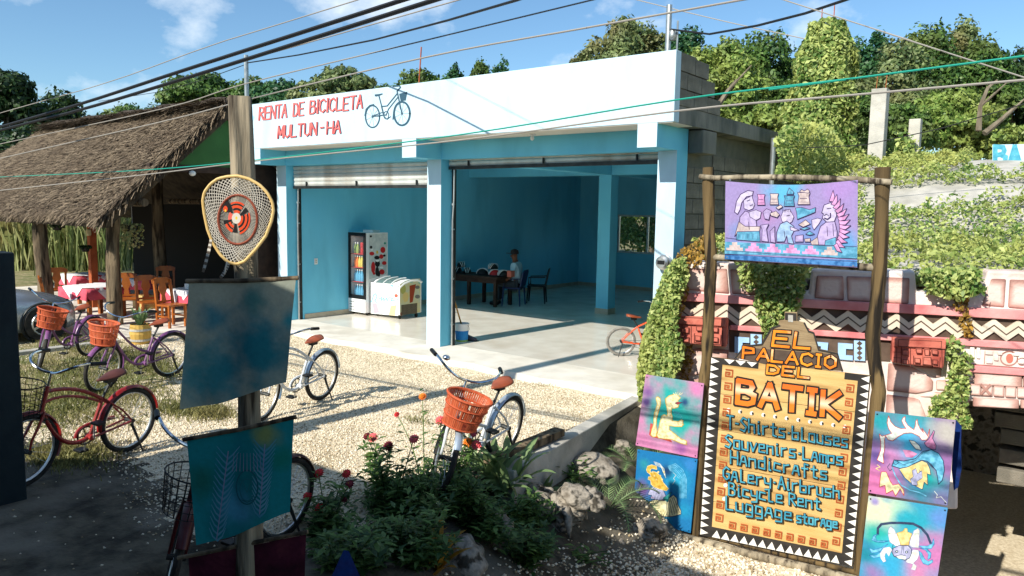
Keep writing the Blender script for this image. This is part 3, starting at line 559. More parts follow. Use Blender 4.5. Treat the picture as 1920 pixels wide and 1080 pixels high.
# freezer
fz = thing('ice_cream_freezer', 'chest freezer with curved glass lid and pale ice cream pictures', 'freezer', (-2.0,2.12,0))
W, D_, Hh = .82, .62, .76
b = MB(); pr = [(0,.09),(D_,.09),(D_,.66)]+[(D_*(1-i/10), .66+.12*sin(pi*.5*i/10*1.0)*(1-.35*i/10)) for i in range(1, 11)]
b.prism([(0,y,z) for y, z in [(0,.09),(D_,.09),(D_,.73),(D_*.8,.77),(D_*.5,.765),(D_*.2,.72),(0,.64)]], (W,0,0)); b.build('cabinet', M['white_plastic'], fz, bevel=.015)
lidc = [(D_*.74,.785),(D_*.5,.78),(D_*.25,.745),(.05,.685)]
g = MB(); 
for i in range(3): g.add([(.06,lidc[i][0],lidc[i][1]),(W*.62,lidc[i][0],lidc[i][1]),(W*.62,lidc[i+1][0],lidc[i+1][1]),(.06,lidc[i+1][0],lidc[i+1][1])], [(0,1,2,3)])
lid = g.build('glass_lid', mat('smoked_glass', (96,120,120), None, rough=.08, spec=.7), fz)
for x in (.05, W*.35, W*.64): MB().tube([(x,y,z+.012) for y, z in lidc], .014, 8).build('rail', M['white_plastic'], lid, smooth=True)
for x in (0, W): MB().tube([(x,y,z) for y, z in [(D_,.72),(D_*.8,.765),(D_*.5,.765),(D_*.2,.722),(0,.645)]], .022, 8).build('trim', M['white_plastic'], fz, smooth=True)
for x, y in ((.08,.08),(W-.08,.08),(.08,D_-.08),(W-.08,D_-.08)):
    MB().tube([(x-.015,y,.035),(x+.015,y,.035)], .035, 10).box((x-.02,y-.02,.06),(x+.02,y+.02,.09)).build('caster', M['darkmetal'], fz)
d = Draw(Plane((0,2.119,0),(0,-1,0)), 640, 420, 5.4, .002)
d.poly([(300,590),(578,612),(576,930),(300,905)], 0)
letters(d, 'Helado', (310,785), (560,780), 62, 56, [(16,2,0,0),(9,1,0,0)], .2) if False else None
for pts, c in (([(312,800),(360,800),(390,900),(330,905)],3),([(500,830),(560,820),(545,925),(480,920)],4),([(330,610),(420,600),(400,650),(350,650)],5),([(480,610),(530,620),(520,640)],6)): d.poly(pts, c)
d.line([(305,790),(330,715),(350,705),(362,740),(340,775),(365,800)], 12, 1); d.line([(380,760),(410,742),(400,780),(432,745),(430,780),(460,748),(462,780),(490,745),(520,752),(500,778),(540,772),(572,765)], 10, 1)
d.ell(556,726,18,18,7); d.line([(370,795),(470,802),(572,785)], 6, 3)
pc = [M['white_plastic'], mat('pale_blue_print', (120,190,220), None), M['white_plastic'], mat('pale_pink_print', (226,160,170), None), mat('pale_yellow_print', (238,214,140), None), mat('pale_green_print', (176,214,190), None), mat('teal_print', (110,190,180), None), mat('red_dot_print', (214,90,70), None)]
d.build('front_print', pc, fz, loc=(2.0,-2.12,0))
d = Draw(Plane((-2.0+W+.001,0,0),(1,0,0)), 640, 420, 5.4, .002)
d.poly([(592,612),(640,580),(720,556),(800,552),(800,890),(700,910),(594,930)], 0); d.poly([(690,625),(755,608),(722,790),(692,800)], 1)
for x, y, w, h, c in ((625,660,28,50,2),(650,740,30,50,3),(770,640,24,18,4),(770,735,26,20,4),(700,580,30,16,5),(790,590,12,14,5),(610,910,14,18,1)): d.ell(x, y, w, h, c)
d.poly([(606,820),(768,800),(765,905),(606,925)], 6)
for i in range(9): d.line([(608,832+i*11),(766,812+i*11)], 2.5, 7)
for i in range(12): d.line([(612+i*13,822-i*1.5),(612+i*13,922-i*1.5)], 2.5, 7)
d.build('side_print', [mat('print_cream', (206,196,140), (190,196,170), 8), mat('print_brown', (150,60,30), None), mat('print_olive', (170,170,90), None), mat('print_sand', (214,190,120), None), mat('print_grey2', (110,110,104), None), mat('print_sea', (120,180,160), None), mat('grille_dark', (64,58,48), None), mat('grille_light', (130,120,98), None)], fz, loc=(2.0,-2.12,0))
# bucket, broom, table, helmets, chairs, man
c = PZ(856, 640, 0); bk = thing('plastic_bucket', 'white and blue plastic paint bucket beside the middle column', 'bucket', (1.38,1.14,.0))
k = MB(); k.lathe([(.1,.002),(.12,.3),(.128,.3),(.128,.32),(.118,.32),(.1,.02)], 20, cap=False); k.build('body', M['white_plastic'], bk, smooth=True)
MB().lathe([(.1015,.015),(.1035,.045)], 20, cap=False).build('label_base', mat('lime_band', (150,190,90), None), bk); MB().lathe([(.1045,.045),(.1145,.2)], 20, cap=False).build('label', mat('label_blue', (30,120,190), (50,140,205), 9), bk)
MB().tube([(.128*cos(t), .128*sin(t), .3-.12*sin(t*1.0)) for t in np.linspace(0, pi, 12)], .003, 5).build('handle', M['metal'], bk)
br = thing('broom', 'wooden-handled broom with dark bristles leaning by the middle column', 'broom', (0,0,0))
b0 = PZ(872, 632, .06); b1 = PY(849, 553, .9); MB().tube([b0, b1], .013, 8).build('handle', mat('broom_wood', (176,130,60), None), br, smooth=True)
MB().prism([b0+np.array(v) for v in ((-.06,.0,-.03),(.2,.03,-.05),(.18,.03,-.01),(.02,0,.04),(-.05,0,.03))], (0,.06,0)).build('head', mat('broom_grey', (88,84,96), None), br)
MB().prism([b0+np.array(v) for v in ((-.07,-.005,-.05),(.22,.025,-.06),(.21,.025,-.052),(-.06,-.005,-.03))], (0,.075,0)).prism([b0+np.array(v) for v in ((-.07,-.005,-.057),(.23,.025,-.057),(.21,.025,-.045),(-.07,-.005,-.045))], (0,.08,0)).build('bristles', mat('bristle', (20,44,40), None), br)
tb = thing('display_table', 'long dark wooden table displaying cycle helmets inside the shop', 'table', (-1.75,5.25,0), radians(4))
MB().box((-1.05,-.38,.64),(.75,.38,.7)).build('top', M['darkwood'], tb, bevel=.006); MB().box((-.98,-.34,.54),(.7,.34,.64)).build('apron', M['darkwood'], tb)
for x in (-.95, -.1, .66):
    for y in (-.3, .3): MB().box((x-.035,y-.035,0),(x+.035,y+.035,.54)).build('leg', M['darkwood'], tb)
def helmet(loc, rz, lab, m):
    h = thing('cycle_helmet', lab, 'helmet', loc, rz, None); s = MB(); n, m_ = 14, 6; vs = []; fs = []
    for i in range(m_+1):
        a = i/m_*pi/2
        for j in range(n): t = 2*pi*j/n; vs.append((.14*cos(t)*cos(a), .1*sin(t)*cos(a), .02+.12*sin(a)))
    for i in range(m_):
        for j in range(n): fs.append((i*n+j, i*n+(j+1)%n, (i+1)*n+(j+1)%n, (i+1)*n+j))
    s.add(vs, fs); s.build('shell', m, h, smooth='all')
    for k in (-1, 0, 1):
        MB().tube([(.145*cos(t), k*.062*(.4+.6*abs(sin(t))), .02+.132*sin(t)) for t in np.linspace(.05, pi-.05, 9)], [.004,.007,.009,.007,.003,.007,.009,.007,.004], 6).build('stripe', M['white_plastic'], h, smooth=True)
    return h
hz = .7
hel = [(905,'black helmet with white stripes lying left of the helmet pile',0,M['black']),(928,'red helmet with white stripes at the front of the helmet pile',0,M['red_plastic']),(944,'black striped helmet right of the red helmet',0,M['black']),(922,'black striped helmet on top of the helmet pile',.13,M['black']),(858,'dark striped helmet at the table end behind the column',0,M['black']),(876,'dark helmet with pale stripes beside the table end helmets',0,M['black']),(862,'dark helmet stacked upon the table end helmets',.12,M['black'])]
for i, (px, lab, dz, m) in enumerate(hel):
    q = PY(px, 510, 5.2); helmet((q[0], 5.2+(.05 if dz else 0), hz+dz), radians(30+20*i), lab, m)
def box_on_table(px): 
    q = PY(px, 508, 5.25); return q
q = box_on_table(957); tag(MB().box((q[0]-.06,5.2,.7),(q[0]+.06,5.34,.84)).build('small_box', M['maskred'], bevel=.004), 'small red box at the end of the helmet table', 'box')
# plastic chairs and the man
def plastic_chair(lab, loc, rz, m):
    ch = thing('shop_chair', lab, 'chair', loc, rz)
    MB().box((-.22,-.22,.4),(.22,.22,.43)).build('seat', m, ch, bevel=.01)
    MB().prism([(-.2,.2,.45),(.2,.2,.45),(.22,.27,.78),(.15,.285,.84),(-.15,.285,.84),(-.22,.27,.78)], (0,.02,0)).build('backrest', m, ch)
    for x in (-.19, .19):
        for y in (-.19, .19): MB().tube([(x,y,.4),(x*1.12,y*1.15,0)], [.022,.016], 8).build('leg', m, ch)
        MB().tube([(x*1.05,-.18,.42),(x*1.1,-.18,.62),(x*1.1,.22,.64)], .014, 6).build('armrest', m, ch)
    return ch
mq = np.array((-1.02,5.62,0))
plastic_chair('navy plastic chair with the seated man on it', (mq[0], mq[1], 0), radians(-70), M['bluechair'])
plastic_chair('dark plastic chair standing empty behind the seated man', (mq[0]+.12, mq[1]+.75, 0), radians(-60), M['black'])
def skinned(name, pts, edges, rad, m, parent, sub=2):
    me = bpy.data.meshes.new(name); me.from_pydata(pts, edges, []); o = bpy.data.objects.new(name, me); COL.objects.link(o)
    o.modifiers.new('skin', 'SKIN'); s = o.modifiers.new('sub', 'SUBSURF'); s.levels = s.render_levels = sub
    lay = me.skin_vertices[0].data
    for i, r in enumerate(rad): lay[i].radius = (r, r) if np.isscalar(r) else r
    lay[0].use_root = True
    dg = bpy.context.evaluated_depsgraph_get(); nm = bpy.data.meshes.new_from_object(o.evaluated_get(dg)); bpy.data.objects.remove(o)
    nm.polygons.foreach_set('use_smooth', [True]*len(nm.polygons)); nm.materials.append(m); r = bpy.data.objects.new(name, nm); COL.objects.link(r); r.parent = parent; return r
# figure faces local -y, sits on the chair; heading set by the root
man = thing('person', 'seated man in light blue short-sleeved shirt and dark cap by helmet table', 'person', (mq[0], mq[1], 0), radians(-70))
bp = [(0,.05,.5),(0,.07,.68),(0,.06,.88),(0,.04,1.0),(0,.01,1.07),(0,-.005,1.15),(0,0,1.22),
      (.17,.05,.94),(.23,.03,.72),(.21,-.16,.58),(.2,-.22,.56),(-.17,.05,.94),(-.25,.02,.72),(-.2,-.2,.6),(-.18,-.26,.585),
      (.1,.02,.49),(.13,-.36,.5),(.13,-.36,.1),(.14,-.46,.04),(-.1,.02,.49),(-.13,-.36,.5),(-.15,-.4,.1),(-.16,-.5,.04)]
be = [(0,1),(1,2),(2,3),(3,4),(4,5),(5,6),(2,7),(7,8),(8,9),(9,10),(2,11),(11,12),(12,13),(13,14),(0,15),(15,16),(16,17),(17,18),(0,19),(19,20),(20,21),(21,22)]
brd = [.12,.12,.13,.06,.052,.085,.07,.055,.042,.034,.03,.055,.042,.034,.03,.085,.07,.045,.035,.085,.07,.045,.035]
body = skinned('body', bp, be, brd, M['skin'], man)
skinned('shirt', [(0,.05,.47),(0,.07,.68),(0,.06,.89),(0,.045,.965),(.18,.05,.95),(.23,.03,.78),(-.18,.05,.95),(-.245,.02,.78)], [(0,1),(1,2),(2,3),(2,4),(4,5),(2,6),(6,7)], [(.15,.135),(.15,.135),(.15,.13),.075,.085,.068,.085,.068], M['shirt'], man)
skinned('trousers', [(0,.05,.49),(.1,.02,.49),(.13,-.36,.5),(.13,-.36,.09),(-.1,.02,.49),(-.13,-.36,.5),(-.15,-.4,.09)], [(0,1),(1,2),(2,3),(0,4),(4,5),(5,6)], [.14,.1,.083,.07,.1,.083,.07], M['trouser'], man)
for s, x, y in ((1,.14,-.44),(-1,-.155,-.48)): MB().lathe([(.05,0),(.055,.03),(.045,.07),(.02,.09)], 12, (x,y,.002), sy=2.2).build('shoe', M['black'], man, smooth='all')
cp = MB(); cp.lathe([(.098,1.2),(.1,1.24),(.085,1.29),(.04,1.315),(.004,1.32)], 16, (0,.0,0)); cp.prism([(.07*cos(t), -.08+.13*sin(t)*1., 1.21) for t in np.linspace(pi, 2*pi, 9)], (0,0,.012)); cp.build('cap', M['cap'], man, smooth=True)
for s in (-1, 1):
    MB().blob((s*.032,-.083,1.17), (.012,.008,.008), 1, 1, 0).build('eye', M['black'], man); MB().blob((s*.088,.0,1.155), (.012,.022,.03), 2, 1, 0).build('ear', M['skin'], man)
MB().prism([(-.014,-.078,1.135),(.014,-.078,1.135),(.007,-.085,1.17),(-.007,-.085,1.17)], (0,-.018,-.004)).build('nose', M['skin'], man)
MB().box((-.025,-.089,1.098),(.025,-.082,1.106)).build('mouth', M['maskdark'], man)
def hand(c, rz, s):
    R = Matrix.Rotation(rz, 3, 'Z'); m = MB()
    m.blob((0,0,0), (.04,.045,.016), 3, 1, .03)
    for i, l in enumerate((.06,.07,.066,.05)): x = -.03+i*.02; m.tube([(x,-.035,0),(x,-.035-l*.55,-.006),(x,-.035-l,-.03)], [.0095,.009,.007], 6)
    m.tube([(s*.035,.0,0),(s*.055,-.03,-.006),(s*.05,-.055,-.014)], [.011,.01,.008], 6)
    m.xf(lambda p: np.array(R @ Vector(p))+np.array(c)); return m.build('hand', M['skin'], man, smooth='all')
hand((.2,-.25,.57), .1, -1); hand((-.175,-.29,.595), -.2, 1)
# ------------------------------------------------------------------ bicycles
def circle_pts(c, R, n, tilt=None): return [(c[0]+R*cos(2*pi*i/n), 0, c[1]+R*sin(2*pi*i/n)) for i in range(n)]
def bez(P, n=10):
    P = [np.array(p, float) for p in P]; out = []
    for i in range(n+1):
        t = i/n; Qs = P[:]
        while len(Qs) > 1: Qs = [Qs[j]*(1-t)+Qs[j+1]*t for j in range(len(Qs)-1)]
        out.append(Qs[0])
    return out
def bicycle(name, label, rear, px_front, fm, style='step', basket='wicker', steer=0., sc=.93, fender=None, saddle='saddle', tyre='rubber', lean=4., far=False, group=None, bell=False, wheel_r=.33, wb=1.07, near_front=True, grip='black'):
    rear = np.array(rear, float); Lw = wb*sc; best = None
    for k in range(720):   # heading whose front wheel falls on the wanted pixel column
        a = k*pi/360; p = rear+Lw*np.array((cos(a), sin(a), 0)); dd = p-O; z = dd@_f; x = 960+F*(dd@_r)/z; e = abs(x-px_front)
        nf = z < (rear-O)@_f
        if nf == near_front and (best is None or e < best[0]): best = (e, a)
    root = thing(name, label, 'bicycle', tuple(rear), 0., group); root.rotation_euler = (radians(lean), 0, best[1]); root.scale = (sc, sc, sc)
    r = wheel_r; fender = fender or fm
    hb, ht = np.array((wb-.15,0,r+.34)), np.array((wb-.2,0,r+.52)); axis_ = (ht-hb)/np.linalg.norm(ht-hb); st = radians(steer)
    Rm = np.array(Matrix.Rotation(st, 3, Vector(axis_)))
    def T(p): return hb+Rm@(p-hb)
    ident = lambda p: p
    def wheel(cx, fn):
        w = MB(); c = np.array((cx,0,r))
        w.ring(c, (0,1,0), r-.05, .012, 32, 6)
        for i in range(18):
            a = 2*pi*i/18; w.tube([c+np.array((0,.02*(-1)**i,0)), c+(r-.055)*np.array((cos(a),0,sin(a)))], .0022, 3)
        w.xf(fn); w = w.build('wheel', M['alu'], root, smooth=True)
        t = MB(); t.ring(c, (0,1,0), r-.025, .025, 36, 8); t.xf(fn); t.build('tyre', M[tyre], w, smooth=True)
        h = MB(); h.tube([c+np.array((0,-.06,0)), c+np.array((0,.06,0))], .022, 8); h.xf(fn); h.build('hub', M['darkmetal'], w, smooth=True)
    wheel(0, ident); wheel(wb, T)
    bb = np.array((.44,0,r-.05)); stt = np.array((.31,0,r+.3)); sp_ = np.array((.22,0,r+.44))
    f = MB(); f.tube([bb, stt], .017, 8); f.tube([hb-axis_*.03, ht+axis_*.02], .021, 10); f.tube([bb+np.array((0,-.04,0)), bb+np.array((0,.04,0))], .028, 10)
    if style == 'step':
        f.tube(bez([hb+axis_*.02, (.75,0,r+.1), (.66,0,r-.08), bb+np.array((.0,0,.0))]), .018, 8); f.tube(bez([ht-axis_*.03, (.72,0,r+.32), (.6,0,r+.16), bb*.55+stt*.45]), .016, 8)
    elif style == 'cruiser':
        f.tube(bez([ht-axis_*.03, (.66,0,r+.5), (.45,0,r+.42), (.31,0,r+.31), (.1,0,r+.12), (0,.0,r)], 14)[:11], .018, 8)
        f.tube(bez([hb, (.8,0,r-.02), (.62,0,r-.12), bb]), .02, 8); f.tube(bez([hb+axis_*.05, (.75,0,r+.46), (.5,0,r+.36), stt*.9+bb*.1]), .013, 8)
    else:
        f.tube([ht-axis_*.03, stt], .018, 8); f.tube([hb, bb], .02, 8)
    for s in (-.05, .05): f.tube([stt+np.array((0,s*.3,0)), (.12,s,r+.14), (0,s,r)], .01, 6); f.tube([bb+np.array((-.03,s*.6,0)), (0,s,r)], .011, 6)
    f.build('frame', fm, root, smooth=True)
    k = MB()
    for s in (-.05, .05): k.tube([hb+np.array((-.0,s*.7,-.02)), hb+np.array((.06,s,-.12)), (wb-.02,s,r+.1), (wb,s,r)], [.014,.014,.012,.009], 6)
    k.xf(T); k.build('fork', fm, root, smooth=True)
    hbar = MB(); top = ht+axis_*.14; hbar.tube([ht, top], .012, 8)
    for s in (-1, 1): hbar.tube(bez([top, top+np.array((.06,s*.12,.0)), top+np.array((.1,s*.3,.13)), top+np.array((-.12,s*.3,.13)), top+np.array((-.22,s*.33,.1))], 12), .012, 8)
    hbar.xf(T); hbar = hbar.build('handlebar', M['chrome'], root, smooth=True)
    for s in (-1, 1):
        gp = MB(); e = top+np.array((-.22,s*.33,.1)); gp.tube([e+np.array((.1,-s*.014,.013)), e+np.array((-.04,s*.005,-.003))], .019, 8); gp.xf(T); gp.build('grip', M[grip], hbar, smooth=True)
    if bell:
        bl = MB(); bl.blob(top+np.array((.02,-.25,.16)), (.035,.035,.025), 1, 2, 0); bl.xf(T); bl.build('bell', M['chrome'], hbar, smooth='all')
    MB().tube([stt, sp_+np.array((0,0,.01))], .013, 8).build('seat_post', M['darkmetal'], root, smooth=True)
    sd = MB(); ns = 12; vs = []; fs = []
    for i in range(ns):
        t = i/(ns-1); x = sp_[0]-.14+.29*t; w = .012+.095*max(0., sin(pi*min(1., (.08+t*.92)*1.0)))**.8*(1-.62*t)+.018*(1-t)*(t > 0); z0 = sp_[2]+.06+.018*cos(3.2*t); hh = .055*(1-.55*t)
        if t == 1: w = .012
        for j in range(10): a = 2*pi*j/10; vs.append((x, w*cos(a), z0+hh*(sin(a) if sin(a) > 0 else sin(a)*.7)*.6))
    for i in range(ns-1):
        for j in range(10): fs.append((i*10+j, i*10+(j+1)%10, (i+1)*10+(j+1)%10, (i+1)*10+j))
    fs += [tuple(range(10))[::-1], tuple(range((ns-1)*10, ns*10))]; sd.add(vs, fs); sd = sd.build('saddle', M[saddle], root, smooth='all')
    MB().box((sp_[0]-.05,-.03,sp_[2]),(sp_[0]+.06,.03,sp_[2]+.045)).build('clamp', M['black'], sd)
    if style != 'bmx':
        for cx, a0, a1, fn in ((0, 5, 185, ident), (wb, 20, 200, T)):
            q = MB(); n = 18; vs = []; 
            for i in range(n+1):
                a = radians(a0+(a1-a0)*i/n) if cx == 0 else radians(40+(205-40)*i/n); R = r+.022
                for y, dr in ((-.034,-.016),(-.02,0),(0,.005),(.02,0),(.034,-.016)): vs.append((cx+(R+dr)*cos(pi-a if cx == 0 else a), y, r+(R+dr)*sin(a)))
            q.add(vs, [(i*5+j, i*5+j+1, i*5+j+6, i*5+j+5) for i in range(n) for j in range(4)]); 
            if cx == 0: q.xf(lambda p: p)
            q.xf(fn); q.build('mudguard', fender, root, smooth='all')
    cg = MB(); cg.ring(bb+np.array((0,-.05,0)), (0,1,0), .085, .008, 20, 5)
    for i in range(5): a = 2*pi*i/5; cg.tube([bb+np.array((0,-.05,0)), bb+np.array((.085*cos(a),-.05,.085*sin(a)))], .006, 4)
    cg.tube([bb+np.array((0,-.05,.085)), (0,-.05,r+.035)], .004, 4); cg.tube([bb+np.array((0,-.05,-.085)), (0,-.05,r-.035)], .004, 4)
    cg.build('chainring', M['darkmetal'], root, smooth=True)
    if style != 'bmx': gmb = MB(); gmb.tube(bez([bb+np.array((.1,-.062,.0)), bb+np.array((.1,-.062,.13)), bb+np.array((-.1,-.062,.1)), (.12,-.062,r+.05)]), .014, 6); gmb.build('chain_guard', fm, root, smooth=True)
    for s, a in ((-1, -95), (1, 85)):
        e = bb+np.array((.165*cos(radians(a)), s*.075, .165*sin(radians(a)))); cr = MB(); cr.tube([bb+np.array((0,s*.06,0)), e], .009, 6); cr = cr.build('crank', M['alu'], root); MB().box(e+np.array((-.045,min(0,s*.1),-.012)), e+np.array((.045,max(0,s*.1),.012))).build('pedal', M['black'], cr, bevel=.004)
    MB().tube([(.02,(.06 if lean < 0 else -.06),r-.02), (-.06,(.14 if lean < 0 else -.14),.0+.012)], [.016,.007], 6).build('kickstand', M['darkmetal'], root)
    if basket:
        bc = ht+np.array((.24,0,-.05)); n = 30; bs = MB(); h = .27
        def rimp(t, f): return np.array((bc[0]+(.12+.035*f)*cos(t)*(1 if cos(t) > -.6 else .95), (.155+.045*f)*sin(t), bc[2]-.12+h*f))
        if basket == 'wicker':
            for i in range(n*2):
                t = 2*pi*i/(n*2); dt = 2*pi/(n*2)*(.42 if i % 5 else .3)
                for f0, f1 in ((.02,.34),(.36,.68),(.70,.97)):
                    if random.random() < .05: continue
                    bs.add([rimp(t-dt, f0), rimp(t+dt, f0), rimp(t+dt, f1), rimp(t-dt, f1)], [(0,1,2,3)])
            for f in (0, .35, .69, 1.): bs.tube([rimp(2*pi*i/24, f) for i in range(24)], .009 if f < 1 else .014, 5, closed=True)
            bs.add([rimp(2*pi*i/20, .01) for i in range(20)], [tuple(range(20))]); bm2 = M['wicker']
        else:
            for f in (0, .2, .4, .6, .8, 1.): bs.tube([rimp(2*pi*i/20, f) for i in range(20)], .003 if f < 1 else .006, 4, closed=True)
            for i in range(22): t = 2*pi*i/22; bs.tube([rimp(t, 0), rimp(t, 1)], .0028, 4)
            for k2 in range(-3, 4): bs.tube([(bc[0]-.1, k2*.04, bc[2]-.12), (bc[0]+.1, k2*.04, bc[2]-.12)], .0028, 4)
            bm2 = M['black']
        bs.xf(T); bs.build('basket', bm2, root)
    return root
g0 = -.08
bicycle('bicycle', 'silver white step-through bicycle with wicker basket beside the zinnia flowers', PZ(938,858,g0), 818, M['bike_white'], 'step', 'wicker', 46, fender=M['fender_silver'], lean=-9, bell=True)
bicycle('bicycle', 'silver white cruiser bicycle half hidden behind the hanging batik cloth', PZ(601,750,g0), 492, M['bike_white'], 'cruiser', None, 10, fender=M['fender_silver'], lean=-5)
bicycle('bicycle', 'purple bicycle with wicker basket standing before the barrel planter', PZ(319,706,g0), 192, M['bike_purple'], 'step', 'wicker', 12, lean=-5)
bicycle('bicycle', 'dark purple bicycle with wicker basket parked next to the silver car', PZ(168,668,g0), 74, M['bike_purple'], 'step', 'wicker', 42, lean=-5)
bicycle('bicycle', 'red cruiser bicycle with black wire basket beside the dark post', PZ(240,846,g0), 46, M['bike_red'], 'cruiser', 'wire', 4, lean=-5, saddle='darksaddle')
bicycle('bicycle', 'small orange bicycle with pale dusty tyres behind the vine', PZ(1163,667,0), 1258, M['bike_orange'], 'bmx', None, 14, sc=.8, wheel_r=.29, wb=.9, tyre='greyrubber', lean=6, near_front=False)
bicycle('bicycle', 'dark bicycle with black wire basket in the shade behind batik cloths', PZ(530,1010,g0-.1), 316, mat('dark_maroon_paint', (70,18,22), None, rough=.35), 'cruiser', 'wire', 46, lean=-5, saddle='darksaddle')
# ------------------------------------------------------------------ thatched restaurant
rest = thing('thatched_restaurant', 'open restaurant under a steep grey palm-thatch roof on tree-trunk posts', 'restaurant', (0,0,0))
EX, EY, EZ = -3.2, -2.62, 1.98; RY, RZ = -.28, 4.08; XR0 = -3.2; XHL = -11.6; XEL = -14.2; BY, BZ = 2.2, 1.98
rb = MB(); th = .16
rb.add([(EX,EY,EZ),(XEL,EY,EZ),(XHL,RY,RZ),(XR0,RY,RZ),(EX,BY,BZ),(XEL,BY,BZ),(EX,EY+.1,EZ-th),(XEL,EY+.1,EZ-th),(XHL,RY,RZ-th-.08),(XR0,RY,RZ-th-.08),(EX,BY-.1,BZ-th),(XEL,BY-.1,BZ-th)],
       [(0,3,2,1),(3,4,5,2),(1,2,5),(6,7,8,9),(9,8,11,10),(7,11,8),(0,1,7,6),(4,10,11,5),(1,5,11,7),(0,6,9,3),(3,9,10,4)])
roof = rb.build('roof', M['thatch_base'], rest)
def strands(n, A, B, C, D, ln, wd, lift=.02, drop=.4, seed=1, rag=0.):
    """A-B eave, D-C ridge"""
    r = np.random.default_rng(seed); u = r.random(n)[:,None]; v = r.random(n)[:,None]**.9
    A, B, C, D = [np.array(q, float)[None] for q in (A, B, C, D)]
    E_ = A+(B-A)*u; R_ = D+(C-D)*u; P = E_+(R_-E_)*v; dn = (E_-R_); dn /= np.linalg.norm(dn, axis=1, keepdims=True)
    side = (B-A)/np.linalg.norm(B-A); nrm = np.cross(side, -dn); nrm = nrm*np.sign(nrm[:,2:3])
    l = ln*r.uniform(.5, 1.3, (n,1)); w = wd*r.uniform(.6, 1.5, (n,1)); j = r.normal(0, .42, (n,1))
    dd = dn+side*j+nrm*r.normal(.02, .1, (n,1)); dd /= np.linalg.norm(dd, axis=1, keepdims=True); sd = np.cross(nrm, dd)
    P = P+nrm*r.uniform(.0, lift*2.4, (n,1)); e = P+dd*l+nrm*r.uniform(-.02,.05,(n,1))*1.; e[:,2] -= rag*l[:,0]*r.random(n)
    V = np.stack([P-sd*w, P+sd*w, e+sd*w*.35, e-sd*w*.35], 1); return V
Vs = [strands(44000, (EX+.05,EY,EZ+.02), (XEL,EY,EZ+.02), (XHL,RY,RZ+.02), (XR0+.05,RY,RZ+.02), .1, .013, .025, seed=1),
      strands(3000, (XEL,EY,EZ), (XEL,BY,BZ), (XHL,RY,RZ), (XHL,RY-.01,RZ), .22, .016, .03, seed=2),
      strands(2500, (EX,EY+.02,EZ+.02), (XEL,EY+.02,EZ+.02), (XEL,EY+.1,EZ+.1), (EX,EY+.1,EZ+.1), .16, .014, .02, seed=3, rag=.5),
      strands(2600, (EX,EY,EZ), (EX+.06,EY,EZ), (EX+.06,RY,RZ), (EX,RY,RZ), .2, .012, .03, seed=4, rag=.9),
      strands(2600, (XR0,RY-.12,RZ-.02), (XHL,RY-.12,RZ-.02), (XHL,RY+.1,RZ+.05), (XR0,RY+.1,RZ+.05), .3, .016, .05, seed=5)]
V = np.concatenate(Vs); th_ = npmesh('thatch', V, np.arange(len(V)*4).reshape(-1, 4), M['thatch'], roof, kind='stuff')
cap_ = MB(); cap_.tube([(XR0+.1,RY,RZ+.03)]+[(XR0-(XR0-XHL)*i/14, RY+.02*sin(i), RZ+.05+.03*sin(i*2.1)) for i in range(1, 15)], .11, 8); cap_.build('ridge_cap', mat('dark_thatch', (44,38,34), (76,68,60), 8, .95, .8, 30), roof, smooth=True)
# knotty trunk posts
def trunkpost(name, x, y, z0, z1, r, m, parent, seed=0, n=16):
    rs = np.random.default_rng(seed); k = 16; vs = []; fs = []; ph = rs.uniform(0, 6, 6)
    for i in range(k+1):
        t = i/k
        for j in range(n):
            a = 2*pi*j/n; rr = r*(1+.13*sin(3*a+ph[0]+2*sin(3*t+ph[1]))+.12*sin(5*a+ph[2]+4*t)+.05*sin(9*t+ph[3])+.1*(1-t)**4)
            vs.append((x+.03*sin(3*t+ph[4])+rr*cos(a), y+.03*sin(2.5*t+ph[5])+rr*sin(a), z0+(z1-z0)*t))
    for i in range(k):
        for j in range(n): fs.append((i*n+j, i*n+(j+1)%n, (i+1)*n+(j+1)%n, (i+1)*n+j))
    fs += [tuple(range(n))[::-1], tuple(range(k*n, (k+1)*n))]
    return MB().add(vs, fs).build(name, m, parent, smooth='all')
trunkpost('post', -6.88, -2.2, -.06, 1.98, .12, M['bark'], rest, 1)
trunkpost('post', -4.75, -1.75, -.06, 2.6, .115, M['bark'], rest, 2)
trunkpost('post', PZ(303,570,-.05)[0], PZ(303,570,-.05)[1], -.06, 3.2, .12, M['bark'], rest, 3)
trunkpost('post', -3.55, 1.0, -.06, 2.9, .13, M['bark'], rest, 4)
q = PY(175, 510, -1.); MB().box((q[0]-.07,-1.07,-.06),(q[0]+.07,-.93,2.6)).build('square_post', M['terracotta'], rest)
MB().box((-13,-2.3,-.4),(-3.25,2.4,-.045)).build('floor', M['slab'], rest)
MB().box((-11.3,1.62,-.045),(-3.3,1.72,2.5)).build('back_wall', mat('shade_dark_wall', (20,18,18), None, rough=.9), rest)  # interior shade put into the wall colour as near-black
gy1 = PX(466, 300, -3.36)[1]; gzb = PX(400, 313, -3.36)[2]; gy0 = -1.3
gw = MB(); gw.prism([(-3.4,gy0,gzb),(-3.4,gy1,gzb),(-3.4,gy1,3.3),(-3.4,-.28,3.86),(-3.4,gy0,2.98)], (.08,0,0)); gw.build('gable_wall', M['greenwall'], rest)
MB().box((-3.405,-1.75,gzb-.12),(-3.3,gy1,gzb-.003)).build('tie_beam', M['darkwood'], rest)
MB().box((-3.42,gy1+.02,-.045),(-3.3,gy1+.9,3.2)).build('side_wall', M['darkwood'], rest)  # dark panel added to paint the shaded gap beside the shop
MB().tube([(-3.1,-1.95,2.25),(-11.5,-1.95,2.25)], .07, 8).build('eave_beam', M['bark'], rest, smooth=True)
MB().tube([(-3.5,1.0,2.3),(-7.8,.9,2.3)], .06, 8).build('cross_beam', M['bark'], rest, smooth=True)
